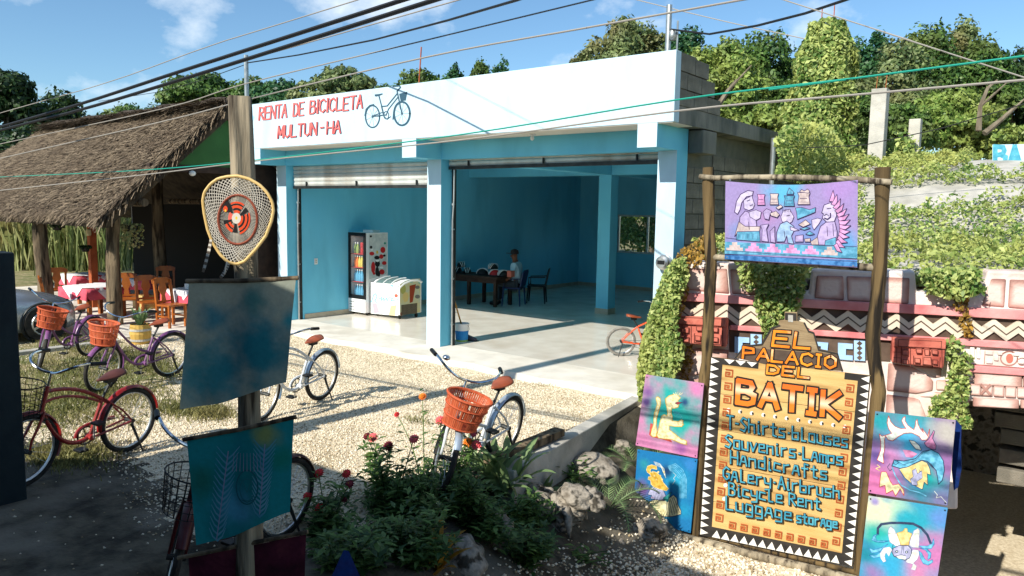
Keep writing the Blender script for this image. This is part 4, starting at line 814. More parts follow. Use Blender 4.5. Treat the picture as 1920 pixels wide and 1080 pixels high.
q = PX(358, 325, -3.3); tag(MB().blob((-3.25,q[1],q[2]), (.06,.06,.05), 3, 2, .03).build('globe_lamp', M['white_plastic'], smooth='all'), 'small round white lamp under the green gable wall', 'lamp')
q = PX(250, 352, -4.2); tag(MB().tube([(-4.3,q[1]-.05,q[2]),(-4.1,q[1]+.12,q[2]-.01)], [.06,.07], 12).build('log_end', M['wood'], smooth=True), 'sawn pale log end poking out under the thatch', 'log')
# hanging basket plants
def hanging(px, py, Y, r, lab, m, trail):
    c = PY(px, py, Y); t = thing('hanging_planter', lab, 'hanging plant', tuple(c))
    MB().lathe([(r*.6,-.08),(r*.9,0),(r,.03)], 12).build('pot', M['black'], t, smooth=True); MB().tube([(0,0,.03),(0,0,.5)], .003, 4).build('cord', M['rope'], t)
    n = 500; a = rng.uniform(0, 6.28, n); rr = r*rng.uniform(.5, 1.15, n); L_ = rng.integers(0, 14, n); h = .04-trail*rng.random(n)*(.3+.7*((L_ % 3) == 0)); a = L_*.45+rng.normal(0, .08, n)
    P = np.stack([rr*np.cos(a), rr*np.sin(a), h], -1); s = .026; q = rng.normal(0, 1, (n, 2, 3)); q /= np.linalg.norm(q, axis=2, keepdims=True); q *= s
    V = np.stack([P-q[:,0], P+q[:,1], P+q[:,0], P-q[:,1]], 1); npmesh('foliage', V, np.arange(n*4).reshape(n, 4), m, t, kind='stuff')
hanging(248, 425, -2.1, .15, 'trailing green hanging plant between the trunk posts', M['grass'], .4)
hanging(107, 425, -1.2, .13, 'black hanging pot under the thatched eave', M['leaf_dark'], .06)
hanging(160, 465, -1.3, .1, 'small dark pot hooked onto the rust-coloured post', M['leaf_dark'], .05)
q = PY(166, 436, -1.1); tag(MB().lathe([(.04,0),(.055,.05),(.05,.13),(.03,.15)], 12, tuple(q-np.array((0,0,.07)))).build('wall_lantern', mat('cream_shade', (214,196,150), None), smooth=True), 'cream lantern fixed on the rust-coloured square post', 'lantern')
# ------------------------------------------------------------------ chairs and tables
def dining_chair(loc, rz, lab, grp=None):
    c = thing('dining_chair', lab, 'chair', loc, rz, grp); m = M['chairwood']
    MB().box((-.19,-.19,.39),(.19,.19,.425)).build('seat', m, c, bevel=.006)
    for x in (-.17, .17):
        MB().bar((x,-.17,0),(x,-.17,.39), .04, .04, up=(0,1,0)).build('leg', m, c); MB().bar((x,.17,0),(x,.17,.42), .042, .042, up=(0,1,0)).bar((x,.17,.42),(x*.98,.235,.86), .04, .045, up=(0,1,0)).build('back_leg', m, c)
    MB().prism([(-.2,.228,.8),(.2,.228,.8),(.2,.24,.87),(.1,.245,.905),(-.1,.245,.905),(-.2,.24,.87)], (0,.025,0)).build('top_rail', m, c)
    MB().prism([(-.05,.19,.46),(.05,.19,.46),(.035,.205,.58),(.085,.215,.68),(.06,.228,.8),(-.06,.228,.8),(-.085,.215,.68),(-.035,.205,.58)], (0,.018,0)).build('back_splat', m, c)
    MB().bar((-.16,.185,.46),(.16,.185,.46), .03, .035).build('lower_rail', m, c)
    for x in (-.17, .17): MB().bar((x,-.16,.2),(x,.16,.2), .02, .03).build('stretcher', m, c)
    return c
def dining_table(loc, rz, lab, clab):
    t = thing('dining_table', lab, 'table', loc, rz)
    MB().box((-.42,-.42,.6),(.42,.42,.63)).build('top', M['chairwood'], t)
    for x in (-.36, .36):
        for y in (-.36, .36): MB().box((x-.035,y-.035,0),(x+.035,y+.035,.6)).build('leg', M['chairwood'], t)
    c = thing('tablecloth', clab, 'tablecloth', (loc[0], loc[1], loc[2]+.632), rz)
    n = 14; vs = []; fs = []
    for i in range(n+1):
        for j in range(n+1):
            u, v = -.62+1.24*i/n, -.62+1.24*j/n; ox = max(0, abs(u)-.435); oy = max(0, abs(v)-.435); x = np.clip(u, -.435, .435); y = np.clip(v, -.435, .435)
            x += np.sign(u)*(.012+.03*ox+.02*sin(16*v)*ox/.18) if ox else 0; y += np.sign(v)*(.012+.03*oy+.02*sin(16*u+1)*oy/.18) if oy else 0
            vs.append((x, y, .003-max(ox, oy)*1.25-.4*min(ox, oy)))
    for i in range(n):
        for j in range(n): a = i*(n+1)+j; fs.append((a, a+1, a+n+2, a+n+1))
    MB().add(vs, fs).build('under_cloth', M['cloth_pink'], c, smooth='all')
    s = MB(); k = .44*1.0; n2 = 10; vs = []; fs = []
    for i in range(n2+1):
        for j in range(n2+1):
            a, b_ = -1+2*i/n2, -1+2*j/n2; u = (a+b_)*.38; v = (a-b_)*.38; ox = max(0, abs(u)-.455); oy = max(0, abs(v)-.455); x = np.clip(u, -.455, .455); y = np.clip(v, -.455, .455); vs.append((x, y, .01-max(ox, oy)))
    for i in range(n2):
        for j in range(n2): a = i*(n2+1)+j; fs.append((a, a+1, a+n2+2, a+n2+1))
    s.add(vs, fs); s.build('top_cloth', M['cloth_white'], c, smooth='all')
    return t
fz0 = -.043
def G(x, y): q = PZ(x, y, fz0); return (q[0], q[1], fz0)
A = G(345,612); dining_table((A[0]-.45, A[1]+.5, fz0), .3, 'table with pink and white cloths behind the two carved chairs', 'pink cloth with white overlay behind the two carved chairs')
dining_chair(G(322,612), radians(100), 'bright carved wooden chair nearer the barrel planter'); dining_chair(tuple(np.array(G(285,600))+(.35,-.2,0)), radians(80), 'carved wooden chair behind the barrel planter')
B = np.array(G(150,596)); dining_table((B[0]+.1, B[1]+.25, fz0), .2, 'table with pink and white cloths beyond the silver car', 'pink cloth with white overlay hanging low beyond the car')
dining_chair(tuple(B+np.array((.35,-.55,0))), radians(160), 'wooden chair with its back to the car at pink table'); dining_chair(tuple(B+np.array((.85,.55,0))), radians(70), 'wooden chair beside the tree-trunk post at pink table')
dining_chair(tuple(B+np.array((-1.7,.2,0))), radians(-100), 'dark wooden chair near the reeds'); dining_table((B[0]-2.6, B[1]+1.2, fz0), .1, 'table with pink and white cloths close to the reeds', 'pink cloth with white overlay on the table by the reeds')
C_ = np.array(G(240,575)); dining_table((C_[0], C_[1]+.3, fz0), .5, 'shaded table behind the middle trunk post', 'pink and white tablecloth in the shade behind the middle trunk post'); dining_chair(tuple(C_+np.array((.7,.5,0))), radians(60), 'wooden chair in deep shade behind the trunk posts')
for px, lab in ((345,'small white napkin holder on the table behind carved chairs'),): q = np.array((A[0]-.5, A[1]+.35, fz0+.645)); tag(MB().box(q+np.array((-.05,-.03,0)), q+np.array((.05,.03,.1))).build('napkin_holder', M['white_plastic'], bevel=.01), lab, 'napkin holder')
# barrel planter
bq = G(264,640); pl = thing('barrel_planter', 'wooden half barrel with grey bands holding a strap-leaved plant', 'planter', (bq[0], bq[1], -.08))
nb = 16; me = shared(MB().add([(.13,-.029,0),(.13,.029,0),(.165,.036,.17),(.165,-.036,.17),(.15,.033,.33),(.15,-.033,.33)], [(0,1,2,3),(3,2,4,5)]), 'stave', mat('barrel_wood', (176,138,64), (206,170,90), 7, .7, stretch=(1,1,.2)))
for i in range(nb): inst(me, 'stave', pl, (0,0,0), 2*pi*i/nb)
MB().lathe([(.12,.0),(.14,.31)], 16).build('soil_core', M['soil_and_shade'], pl)
for z, r in ((.07,.152),(.24,.169)): MB().lathe([(r,z-.018),(r+.003,z-.018),(r+.003,z+.018),(r,z+.018)], 24, cap=False).build('band', M['conc'], pl)
def strapleaf(L_, w, bend, a0=.25):
    n = 8; vs = []; fs = []; x = z = 0.
    for i in range(n+1):
        t = i/n; a = a0+bend*t*t; ww = max(.001, w*sin(pi*min(1., .08+t*.92))**.75); c, s_ = cos(a), sin(a)
        vs += [(x-.3*ww*c, -ww, z+.3*ww*s_), (x, 0, z), (x-.3*ww*c, ww, z+.3*ww*s_)]; x += L_/n*s_; z += L_/n*c
    for i in range(n): fs += [(3*i, 3*i+1, 3*i+4, 3*i+3), (3*i+1, 3*i+2, 3*i+5, 3*i+4)]
    return MB().add(vs, fs)
ld = [shared(strapleaf(.32, .03, .6, .2), 'leaf', M['lily']), shared(strapleaf(.36, .028, 1., .35), 'leaf', M['lily']), shared(strapleaf(.28, .032, 1.2, .6), 'leaf', M['lily'])]
for i in range(22): inst(ld[i % 3], 'leaf', pl, (.03*cos(i), .03*sin(i), .31), i*2.4, sc=(1,1,.8+.05*(i%5)))
q = G(272,578); tag(MB().box((q[0]-.25,q[1]-.15,fz0),(q[0]+.2,q[1]+.15,fz0+.3)).build('wooden_crate', M['wood'], bevel=.01), 'plain wooden box behind the barrel planter', 'crate')
# ------------------------------------------------------------------ silver car, nose towards the restaurant
car = thing('parked_car', 'silver hatchback parked nose-in beside the thatched restaurant', 'car', (-4.85,-3.3,-.08))
def loft(sections, name, m, parent, smooth='all'):
    vs = []; k = len(sections[0]); 
    for s in sections: vs += s
    fs = [(i*k+j, i*k+(j+1)%k, (i+1)*k+(j+1)%k, (i+1)*k+j) for i in range(len(sections)-1) for j in range(k)]
    fs += [tuple(range(k))[::-1], tuple(range((len(sections)-1)*k, len(sections)*k))]; return MB().add(vs, fs).build(name, m, parent, smooth=smooth, angle=.7)
def csec(y, w, zl, zh, r=.12): return [(-w+r*.3,y,zl),(-w,y,zl+r),(-w*1.02,y,(zl+zh)*.55),(-w*.94,y,zh-r*.6),(-w*.8,y,zh),(0,y,zh+.03),(w*.8,y,zh),(w*.94,y,zh-r*.6),(w*1.02,y,(zl+zh)*.55),(w,y,zl+r),(w-r*.3,y,zl)]
loft([csec(.66,.5,.3,.5), csec(.6,.66,.2,.6), csec(.45,.76,.17,.68), csec(.0,.8,.17,.78), csec(-.5,.82,.17,.86), csec(-2.4,.82,.17,.9), csec(-3.1,.78,.2,.88), csec(-3.2,.7,.3,.8)], 'body', M['carpaint'], car)
loft([csec(-.45,.7,.8,.86,.05), csec(-.9,.66,.8,1.16,.1), csec(-1.3,.62,.8,1.34,.1), csec(-2.3,.62,.8,1.34,.1), csec(-3.0,.66,.8,.9,.05)], 'cabin', M['glassdark'], car)
loft([csec(-1.15,.58,1.3,1.35,.02), csec(-1.4,.6,1.32,1.37,.02), csec(-2.3,.6,1.32,1.37,.02), csec(-2.5,.58,1.3,1.33,.02)], 'roof', M['carpaint'], car)
for x in (-.78, .78):
    for y in (.05, -2.45):
        w = MB(); w.tube([(x-.09,y,.3),(x+.09,y,.3)], .3, 22); w = w.build('wheel', M['rubber'], car, smooth=True)
        s = 1 if x > 0 else -1; r_ = MB(); r_.ring((x+s*.092,y,.3),(1,0,0),.19,.014,20,5)
        for k in range(7): a = 2*pi*k/7; r_.bar((x+s*.092,y,.3),(x+s*.092,y+.19*cos(a),.3+.19*sin(a)), .035, .014, up=(1,0,0))
        r_.build('rim', M['alu'], w)
        MB().ring((x+s*.045,y,.3),(1,0,0),.335,.02,24,5).build('arch', M['darkmetal'], car, smooth=True)
for s in (-1, 1): MB().blob((s*.56,.58,.55), (.15,.1,.09), 2, 2, .02).build('headlight', M['glass'], car, smooth='all')
MB().prism([(-.42,.655,.3),(.42,.655,.3),(.36,.67,.44),(-.36,.67,.44)], (0,.01,0)).build('grille', M['black'], car)
MB().prism([(.838,-.55,.6),(.838,-1.5,.62),(.838,-1.5,.63),(.838,-.55,.61)], (.006,0,0)).build('door_crease', M['darkmetal'], car)
MB().blob((.88,-.75,.93), (.06,.05,.05), 2, 2, .02).build('mirror', M['carpaint'], car, smooth='all')
# low concrete strip between parking and yard
tag(MB().box((-3.1,-6.5,-.1),(-2.95,-2.5,-.02)).build('kerb_strip', M['conc'], bevel=.01), 'low concrete kerb strip beside the silver car', 'kerb')
# dark square post close to the road
lp = PZ(40, 945, -.1); tag(MB().box((lp[0]-.25,lp[1]-.16,-.15),(lp[0]-.02,lp[1]+.05,1.85)).build('gate_post', mat('dark_teal_post', (24,36,42), (32,46,50), 4, .8, .2, 30), bevel=.01), 'dark square post beside the red bicycle', 'post')
# ------------------------------------------------------------------ wooden post with dream catcher and batik cloths
NV = np.array((sin(YAW), -cos(YAW), 0)); PB = np.array((6.39,-6.05,0)); pole = thing('batik_post', 'weathered grey tree-trunk post carrying the dream catcher and batik cloths', 'post', (6.39,-6.05,-.25))
trunkpost('trunk', 0, 0, 0, 3.0, .054, M['greybark'], pole, 11, 20)
CP = Plane(PB+NV*.075, NV)
def clothgrid(c, mth, parent, name, wave, off=0., nu=26, nv=26, thick=True):
    vs = []; fs = []
    for i in range(nu+1):
        for j in range(nv+1):
            u, v = i/nu, j/nv; a = np.array(c[0])*(1-u)+np.array(c[1])*u; b_ = np.array(c[3])*(1-u)+np.array(c[2])*u; p = a*(1-v)+b_*v
            p = p+np.array((6*sin(7*v+1)*u*(1-u), 5*sin(5*u)*v)); vs.append(CP.pt(p[0], p[1], off+wave*(sin(9*u+3*v)*.6+.5*sin(15*u-4*v))*(.15+.85*v)))
    for i in range(nu):
        for j in range(nv): a = i*(nv+1)+j; fs.append((a, a+1, a+nv+2, a+nv+1))
    return MB().add(vs, fs).build(name, mth, parent, smooth='all')
def batik(name, cols, scale=3., stops=None, trans=.3):
    m = bpy.data.materials.new(name); m.use_nodes = True; t = m.node_tree; p = t.nodes['Principled BSDF']; p.inputs['Roughness'].default_value = .85; p.inputs['Specular IOR Level'].default_value = .15
    tcn = t.nodes.new('ShaderNodeTexCoord'); n1 = t.nodes.new('ShaderNodeTexNoise'); n1.inputs['Scale'].default_value = scale; n1.inputs['Detail'].default_value = 3; n1.inputs['Distortion'].default_value = .6
    t.links.new(tcn.outputs['Object'], n1.inputs['Vector']); r = t.nodes.new('ShaderNodeValToRGB'); cr = r.color_ramp; k = len(cols)
    while len(cr.elements) < k: cr.elements.new(.5)
    for i, c in enumerate(cols): cr.elements[i].position = .3+.42*i/(k-1) if stops is None else stops[i]; cr.elements[i].color = lin(c)
    n2 = t.nodes.new('ShaderNodeTexNoise'); n2.inputs['Scale'].default_value = 60; n2.inputs['Detail'].default_value = 5; t.links.new(tcn.outputs['Object'], n2.inputs['Vector'])
    mm = t.nodes.new('ShaderNodeMix'); mm.data_type = 'RGBA'; mm.blend_type = 'OVERLAY'; mm.inputs['Factor'].default_value = .35
    t.links.new(n1.outputs['Fac'], r.inputs['Fac']); t.links.new(r.outputs['Color'], mm.inputs['A']); t.links.new(n2.outputs['Fac'], mm.inputs['B']); t.links.new(mm.outputs['Result'], p.inputs['Base Color'])
    if trans:
        tr = t.nodes.new('ShaderNodeBsdfTranslucent'); ms = t.nodes.new('ShaderNodeMixShader'); ms.inputs[0].default_value = trans; t.links.new(mm.outputs['Result'], tr.inputs['Color']); t.links.new(p.outputs[0], ms.inputs[1]); t.links.new(tr.outputs[0], ms.inputs[2]); t.links.new(ms.outputs[0], t.nodes['Material Output'].inputs['Surface'])
    return m
def tie(name, base, blots, rough=.85, trans=0., crack=.3, nscale=7.):
    """tie-dyed cloth: soft blots of dye (world position, radius, colour) over a base colour"""
    m = bpy.data.materials.new(name); m.use_nodes = True; t = m.node_tree; N = t.nodes.new; K = t.links.new; p = t.nodes['Principled BSDF']; p.inputs['Roughness'].default_value = rough; p.inputs['Specular IOR Level'].default_value = .15
    tcn = N('ShaderNodeTexCoord'); nz_ = N('ShaderNodeTexNoise'); nz_.inputs['Scale'].default_value = nscale; nz_.inputs['Detail'].default_value = 6; K(tcn.outputs['Object'], nz_.inputs['Vector']); col = None
    for (pos, rad, c) in blots:
        d_ = N('ShaderNodeVectorMath'); d_.operation = 'DISTANCE'; d_.inputs[1].default_value = tuple(pos); K(tcn.outputs['Object'], d_.inputs[0])
        a_ = N('ShaderNodeMath'); a_.operation = 'MULTIPLY_ADD'; a_.inputs[1].default_value = rad*1.5; K(nz_.outputs['Fac'], a_.inputs[0]); K(d_.outputs['Value'], a_.inputs[2])
        r_ = N('ShaderNodeMapRange'); r_.interpolation_type = 'SMOOTHSTEP'; r_.inputs['From Min'].default_value = rad*.9; r_.inputs['From Max'].default_value = rad*2.2; r_.inputs['To Min'].default_value = 1; r_.inputs['To Max'].default_value = 0; K(a_.outputs[0], r_.inputs['Value'])
        x_ = N('ShaderNodeMix'); x_.data_type = 'RGBA'; K(r_.outputs['Result'], x_.inputs['Factor']); x_.inputs['B'].default_value = lin(c)
        if col is None: x_.inputs['A'].default_value = lin(base)
        else: K(col, x_.inputs['A'])
        col = x_.outputs['Result']
    n2 = N('ShaderNodeTexNoise'); n2.inputs['Scale'].default_value = 45; n2.inputs['Detail'].default_value = 8; n2.inputs['Roughness'].default_value = .7; K(tcn.outputs['Object'], n2.inputs['Vector'])
    mm = N('ShaderNodeMix'); mm.data_type = 'RGBA'; mm.blend_type = 'OVERLAY'; mm.inputs['Factor'].default_value = crack; K(col, mm.inputs['A']); K(n2.outputs['Fac'], mm.inputs['B']); K(mm.outputs['Result'], p.inputs['Base Color'])
    if trans:
        tr = N('ShaderNodeBsdfTranslucent'); ms = N('ShaderNodeMixShader'); ms.inputs[0].default_value = trans; K(mm.outputs['Result'], tr.inputs['Color']); K(p.outputs[0], ms.inputs[1]); K(tr.outputs[0], ms.inputs[2]); K(ms.outputs[0], t.nodes['Material Output'].inputs['Surface'])
    return m
BT1 = tie('faded_teal_batik', (158,164,148), [(CP.pt(400,700,.02),.17,(56,130,140)), (CP.pt(490,660,.02),.2,(34,112,126)), (CP.pt(405,600,.02),.09,(70,124,136)), (CP.pt(480,560,.02),.07,(70,120,120)), (CP.pt(545,600,.02),.05,(60,140,150))], trans=.3, nscale=9); BT2 = tie('teal_batik', (24,128,136), [(CP.pt(380,900,.02),.09,(24,104,96)), (CP.pt(500,810,.02),.07,(120,140,90)), (CP.pt(440,950,.02),.1,(70,150,180)), (CP.pt(530,860,.02),.06,(20,120,110))], trans=.3, nscale=9); BT3 = batik('wine_batik', [(44,20,30),(70,28,44),(96,48,56)], 6); BT4 = batik('blue_batik', [(14,34,84),(24,56,120),(40,44,96)], 6)
c1 = thing('batik_cloth', 'faded teal and grey batik cloth hanging on the weathered post', 'batik cloth'); clothgrid([(356,530),(556,524),(536,722),(340,766)], BT1, c1, 'cloth', .018, .01)
MB().tube([CP.pt(350,527,.005), CP.pt(455,526,.012), CP.pt(560,521,.005)], .011, 8).build('crossbar', M['bark'], c1, smooth=True)
d = Draw(CP, 360, 300, 2.161, .055); 
c2 = thing('batik_cloth', 'dark turquoise feather-patterned batik cloth hanging lowest on the weathered post', 'batik cloth'); clothgrid([(352,824),(552,784),(544,964),(370,1020)], BT2, c2, 'cloth', .008, .01)
MB().tube([CP.pt(344,824,.005), CP.pt(450,804,.012), CP.pt(556,781,.005)], .011, 8).build('crossbar', M['bark'], c2, smooth=True)
d = Draw(CP, 300, 720, 3., .024)
for (x0, y0, x1, y1, s) in ((395,370,330,860,1),(600,330,570,720,1)):   # two feather plumes
    for k in range(15):
        t = k/15; x, y = x0+(x1-x0)*t, y0+(y1-y0)*t
        for sg in (-1, 1): d.line([(x, y+40), (x+sg*26, y+18), (x+sg*62*(1-.3*t), y-26)], 13, 0, 3)
    d.line([(x0,y0),(x1,y1)], 6, 1)
d.arc(500,570,60,95,0,360,8,2,24); d.arc(500,585,40,62,20,330,6,3,20); d.line([(480,545),(500,600),(520,545)], 5, 3); d.line([(470,640),(500,655),(535,640)], 5, 2)
for k in range(9): d.line([(420+k*20,480),(428+k*18,380)], 4, 1, 2)
d.build('feather_pattern', [mat('pale_blue_dye', (60,140,168), (100,160,184), 9, .9), mat('violet_dye', (130,140,170), None), mat('deep_teal_dye', (16,96,108), None), mat('mid_teal_dye', (30,110,120), None)], c2)
c3 = thing('batik_cloth', 'dark wine coloured batik cloth low behind the shaded flowers', 'batik cloth'); clothgrid([(350,1050),(572,1005),(566,1180),(360,1220)], BT3, c3, 'cloth', .008, -.02)
MB().tube([CP.pt(330,1050,-.02), CP.pt(575,1000,-.02)], .011, 8).build('crossbar', M['bark'], c3, smooth=True)
c4 = thing('batik_cloth', 'small blue pointed batik cloth low among the shaded flowers', 'batik cloth'); clothgrid([(640,1040),(650,1042),(700,1160),(590,1150)], BT4, c4, 'cloth', .004, -.05)
dc = thing('dream_catcher', 'large dream catcher with orange woven centre hanging on the weathered post', 'dream catcher')
def DP(x, y, off=.01): return CP.pt(380+x/4.91, 320+y/4.91, off)
HO = [(330,50),(240,55),(150,75),(80,125),(25,200),(10,280),(25,400),(55,540),(100,660),(170,770),(240,840),(320,862),(400,830),(500,720),(590,600),(640,470),(660,370),(650,290),(600,200),(530,130),(430,75)]
def hoop(t):
    t = (t % 1)*len(HO); i = int(t) % len(HO); f = t-int(t); a = np.array(HO[i]); b_ = np.array(HO[(i+1) % len(HO)]); return a+(b_-a)*f
def inner(t): a = pi/2+2*pi*t; return np.array((333+178*cos(a), 450-225*sin(a)))
MB().tube([DP(*hoop(i/60), .012) for i in range(60)], .0075, 8, closed=True).build('hoop', mat('cane', (206,170,100), (222,190,126), 14, .6), dc, smooth=True)
net = MB(); N_ = 46
for i in range(N_):
    for s in (-1, 1):
        pts = [inner(i/N_), None, None, hoop((i/N_)+s*.13)]; pts[1] = inner(i/N_+s*.05)*.66+hoop(i/N_+s*.05)*.34; pts[2] = inner(i/N_+s*.095)*.33+hoop(i/N_+s*.095)*.67
        net.tube([DP(p[0], p[1], .012) for p in pts], .0017, 3, cap=False)
net.build('net', M['rope'], dc)
MB().tube([DP(*inner(i/40), .014) for i in range(40)], .006, 6, closed=True).build('inner_ring', mat('red_brown_cord', (120,56,40), (150,80,56), 60), dc, smooth=True)
rd = MB()
for i in range(90): t = i/90; p = inner(t); c0 = np.array((330,440)); q = c0+(p-c0)*(.3+.15*sin(i*.9)); rd.tube([DP(p[0], p[1], .013), DP(q[0], q[1], .013)], .0011, 3, cap=False)
rd.build('threads', M['rope'], dc)
d = Draw(CP, 380, 320, 4.91, .016)
d.poly([(230,265),(275,320),(290,390),(240,380),(215,340),(200,350)], 1)
def wedge(a0, a1, r0, r1, mi, ec=1.2): d.poly([(322+r*cos(radians(a)), 438-r*ec*sin(radians(a))) for r, aa in ((r0, (a0,a1)), (r1, (a1,a0))) for a in np.linspace(aa[0], aa[1], 7)], mi)
for r0, r1, c in ((40,62,0),(64,78,1),(80,100,0),(102,112,1),(114,128,0)): wedge(55, 115, r0, r1, c); wedge(-75, 20, r0, r1, c)
for r0, r1, c in ((60,80,0),(82,92,1),(94,115,0)): wedge(205, 250, r0, r1, c)
wedge(140, 195, 38, 75, 3); d.ell(222,352,20,28,0); d.ell(222,368,8,12,4); wedge(25, 45, 40, 120, 1); wedge(-108, -85, 40, 110, 1); wedge(190, 204, 40, 120, 1)
d.ell(322,438,42,50,2); d.ell(322,436,10,16,4)
d.build('woven_centre', [mat('orange_yarn', (214,72,30), None), M['black'], M['rope'], mat('coral_yarn', (226,96,80), None), mat('yellow_yarn', (226,190,60), None)], dc)
for pts in ([(90,640),(70,760),(20,930)], [(250,860),(225,930),(180,980)]):
    d = Draw(CP, 380, 320, 4.91, .02); w = 34
    for k in range(12):
        t0, t1 = k/12, (k+.75)/12; P = [np.array(p) for p in pts]; f = lambda t: (P[0]*(1-t)**2+2*P[1]*t*(1-t)+P[2]*t*t)
        d.line([f(t0), f(t1)], w*(.7+.6*t0)*(1-.5*t0*t0), k % 2)
    d.build('feather', [M['rope'], mat('feather_brown', (110,98,84), None)], dc)
MB().tube([DP(240,835,.02), DP(225,900,.024), DP(215,950,.02)], .004, 5).build('tie', M['rope'], dc)
# pipe on the house behind the post
tag_pipe(463, 190, 103, .9, .045, 'thin metal service pipe at the left end of the white parapet')
# ------------------------------------------------------------------ overhead wires on the roadside line
def wire(px, Y, r, m, lab, grp=None):
    P = [PY(x, y, Y) for x, y in px]; ext = (lambda p, q: p+(p-q)/np.linalg.norm(p-q)*(9. if Y < 0 else .4)); a = ext(P[0], P[1]); b_ = ext(P[-1], P[-2]); P = [a]+P+[b_]
    out = []
    for i in range(len(P)-1):
        p0, p1, p2, p3 = P[max(i-1,0)], P[i], P[i+1], P[min(i+2,len(P)-1)]
        for k in range(5): t = k/5; out.append(.5*((2*p1)+(-p0+p2)*t+(2*p0-5*p1+4*p2-p3)*t*t+(-p0+3*p1-3*p2+p3)*t**3))
    out.append(P[-1]); return tag(MB().tube(out, r, 6).build('overhead_wire', m, smooth=True), lab, 'wire')
wire([(0,212),(200,155),(400,84),(670,0)], -5.6, .003, M['cable_grey'], 'thin grey wire running highest above the thatched roof')
wire([(0,238),(150,195),(350,130),(755,0)], -5.6, .011, M['cable'], 'upper of the two thick black power cables')
wire([(0,244),(150,206),(350,146),(815,0)], -5.6, .011, M['cable'], 'lower of the two thick black power cables')
wire([(0,243),(200,192),(420,125),(860,0)], -5.5, .003, M['cable_grey'], 'thin grey wire just below the black power cables')
wire([(0,270),(300,205),(460,157),(800,75),(1110,0)], -5.4, .0034, M['cable_grey'], 'grey wire passing above the white parapet')
wire([(0,297),(300,229),(475,184),(800,107),(1100,52),(1390,0)], -5.4, .004, M['cable_grey'], 'pale grey wire skimming the top of the white parapet')
wire([(0,332),(250,320),(480,300),(860,253),(1270,187),(1600,147),(1920,105)], -5.2, .0038, M['cable_green'], 'green cable crossing the front of the blue shop')
wire([(0,357),(250,330),(480,302),(860,263),(1270,208),(1600,178),(1920,150)], -5.25, .0042, M['cable_grey'], 'whitish cable running below the green cable')
wire([(1470,0),(1620,48),(1780,100),(1920,145)], -3.2, .004, M['cable_grey'], 'pale slanting wire over the vine-covered column')
wire([(1195,0),(1350,38),(1478,66)], 9.0, .012, M['cable_grey'], 'thin dark slanting wire beyond the roof corner pipe')
def service(px, Yf, lab, r=.012):
    P = [PY(x, y, Yf(x)) for x, y in px]; tag(MB().tube(P, r, 6).build('service_cable', M['cable'], smooth=True), lab, 'wire')
service([(463,118),(560,103),(700,75),(840,38),(970,0),(1040,-25)], lambda x: .9-(x-463)*.008, 'black twisted service cable leading from the pipe at the parapet', .012)
service([(463,120),(380,150),(300,172),(185,190)], lambda x: .9+(463-x)*.01, 'black service cable passing over the thatched roof ridge', .008)
service([(1258,55),(1330,64),(1420,48),(1510,25),(1585,0),(1640,-20)], lambda x: .35-(x-1258)*.006, 'black service cable from the corner pipe toward the road', .012)
service([(1448,258),(1500,278),(1620,272),(1760,242),(1920,195),(1990,170)], lambda x: 3.2, 'thin black cable sagging before the vine-covered column', .007)
# ------------------------------------------------------------------ signboard of the batik shop
SY = -1.62; SPL = Plane((0,SY-.05,0), (0,-1,0)); SC0 = Plane((0,SY,0), (0,-1,0))
fr_ = thing('sign_frame', 'rough wooden pole frame holding the batik signboard and canvases', 'sign frame', (7.6,SY,-.8)); IV = np.array((7.6,SY,-.8))
def knotty(px, rpx, m, name, Y, parent, seed):
    P = [PY(x, y, Y)-IV for x, y in px]; rs = random.Random(seed); out = []; rad = []
    for i in range(len(P)-1):
        for k in range(4): t = k/4; out.append(P[i]*(1-t)+P[i+1]*t); rad.append(rpx*(1+rs.uniform(-.07,.09)))
    out.append(P[-1]); rad.append(rpx); return MB().tube(out, rad, 12).build(name, m, parent, smooth=True, angle=1.2)
knotty([(1328,314),(1330,440),(1334,490),(1331,543),(1328,612),(1325,680),(1318,732),(1312,860),(1303,1012)], .052, M['post'], 'post', SY+.01, fr_, 1)
knotty([(1655,314),(1652,440),(1650,491),(1645,560),(1636,629),(1640,680),(1648,732),(1640,800),(1628,930),(1610,1092)], .055, M['post'], 'post', SY+.01, fr_, 2)
knotty([(1312,331),(1340,334),(1400,332),(1500,333),(1600,336),(1672,342)], .024, M['greybark'], 'rail', SY-.045, fr_, 3)
knotty([(1335,482),(1480,492),(1640,502)], .03, M['greybark'], 'rail', SY+.0, fr_, 4)
knotty([(1186,985),(1300,1012),(1450,1050),(1640,1095)], .035, M['greybark'], 'ground_rail', SY-.1, fr_, 5)
knotty([(1310,1000),(1450,1035),(1612,1075)], .022, M['post'], 'rail', SY-.02, fr_, 6)
bd = thing('signboard', 'varnished plank signboard lettered EL PALACIO DEL BATIK between two rough posts', 'signboard')
TL, TR, BR_, BL = (1333,669), (1632,704), (1598,1063), (1312,1003)
def BP(u, v): a = np.array(TL)*(1-u)+np.array(TR)*u; b_ = np.array(BL)*(1-u)+np.array(BR_)*u; return tuple(a*(1-v)+b_*v)
for k in range(5):
    v0, v1 = k*.2+.0015, (k+1)*.2-.0015; d = Draw(SPL); d.prism([BP(0,v0), BP(1,v0), BP(1,v1), BP(0,v1)], .0+random.uniform(-.001,.001), .025); d.build('plank', M['wood'], bd, bevel=.002)
def Z4(x, y): return (1300+x/2.161, 580+y/2.161)
d = Draw(SPL, 1300, 580, 2.161); d.prism([(168,196),(205,150),(275,142),(315,76),(345,66),(345,46),(368,42),(370,10),(420,12),(420,48),(450,54),(465,86),(484,92),(505,160),(580,176),(606,252),(300,226)], -.002, .02); d.build('pyramid_crest', M['pyr'], bd, bevel=.002)
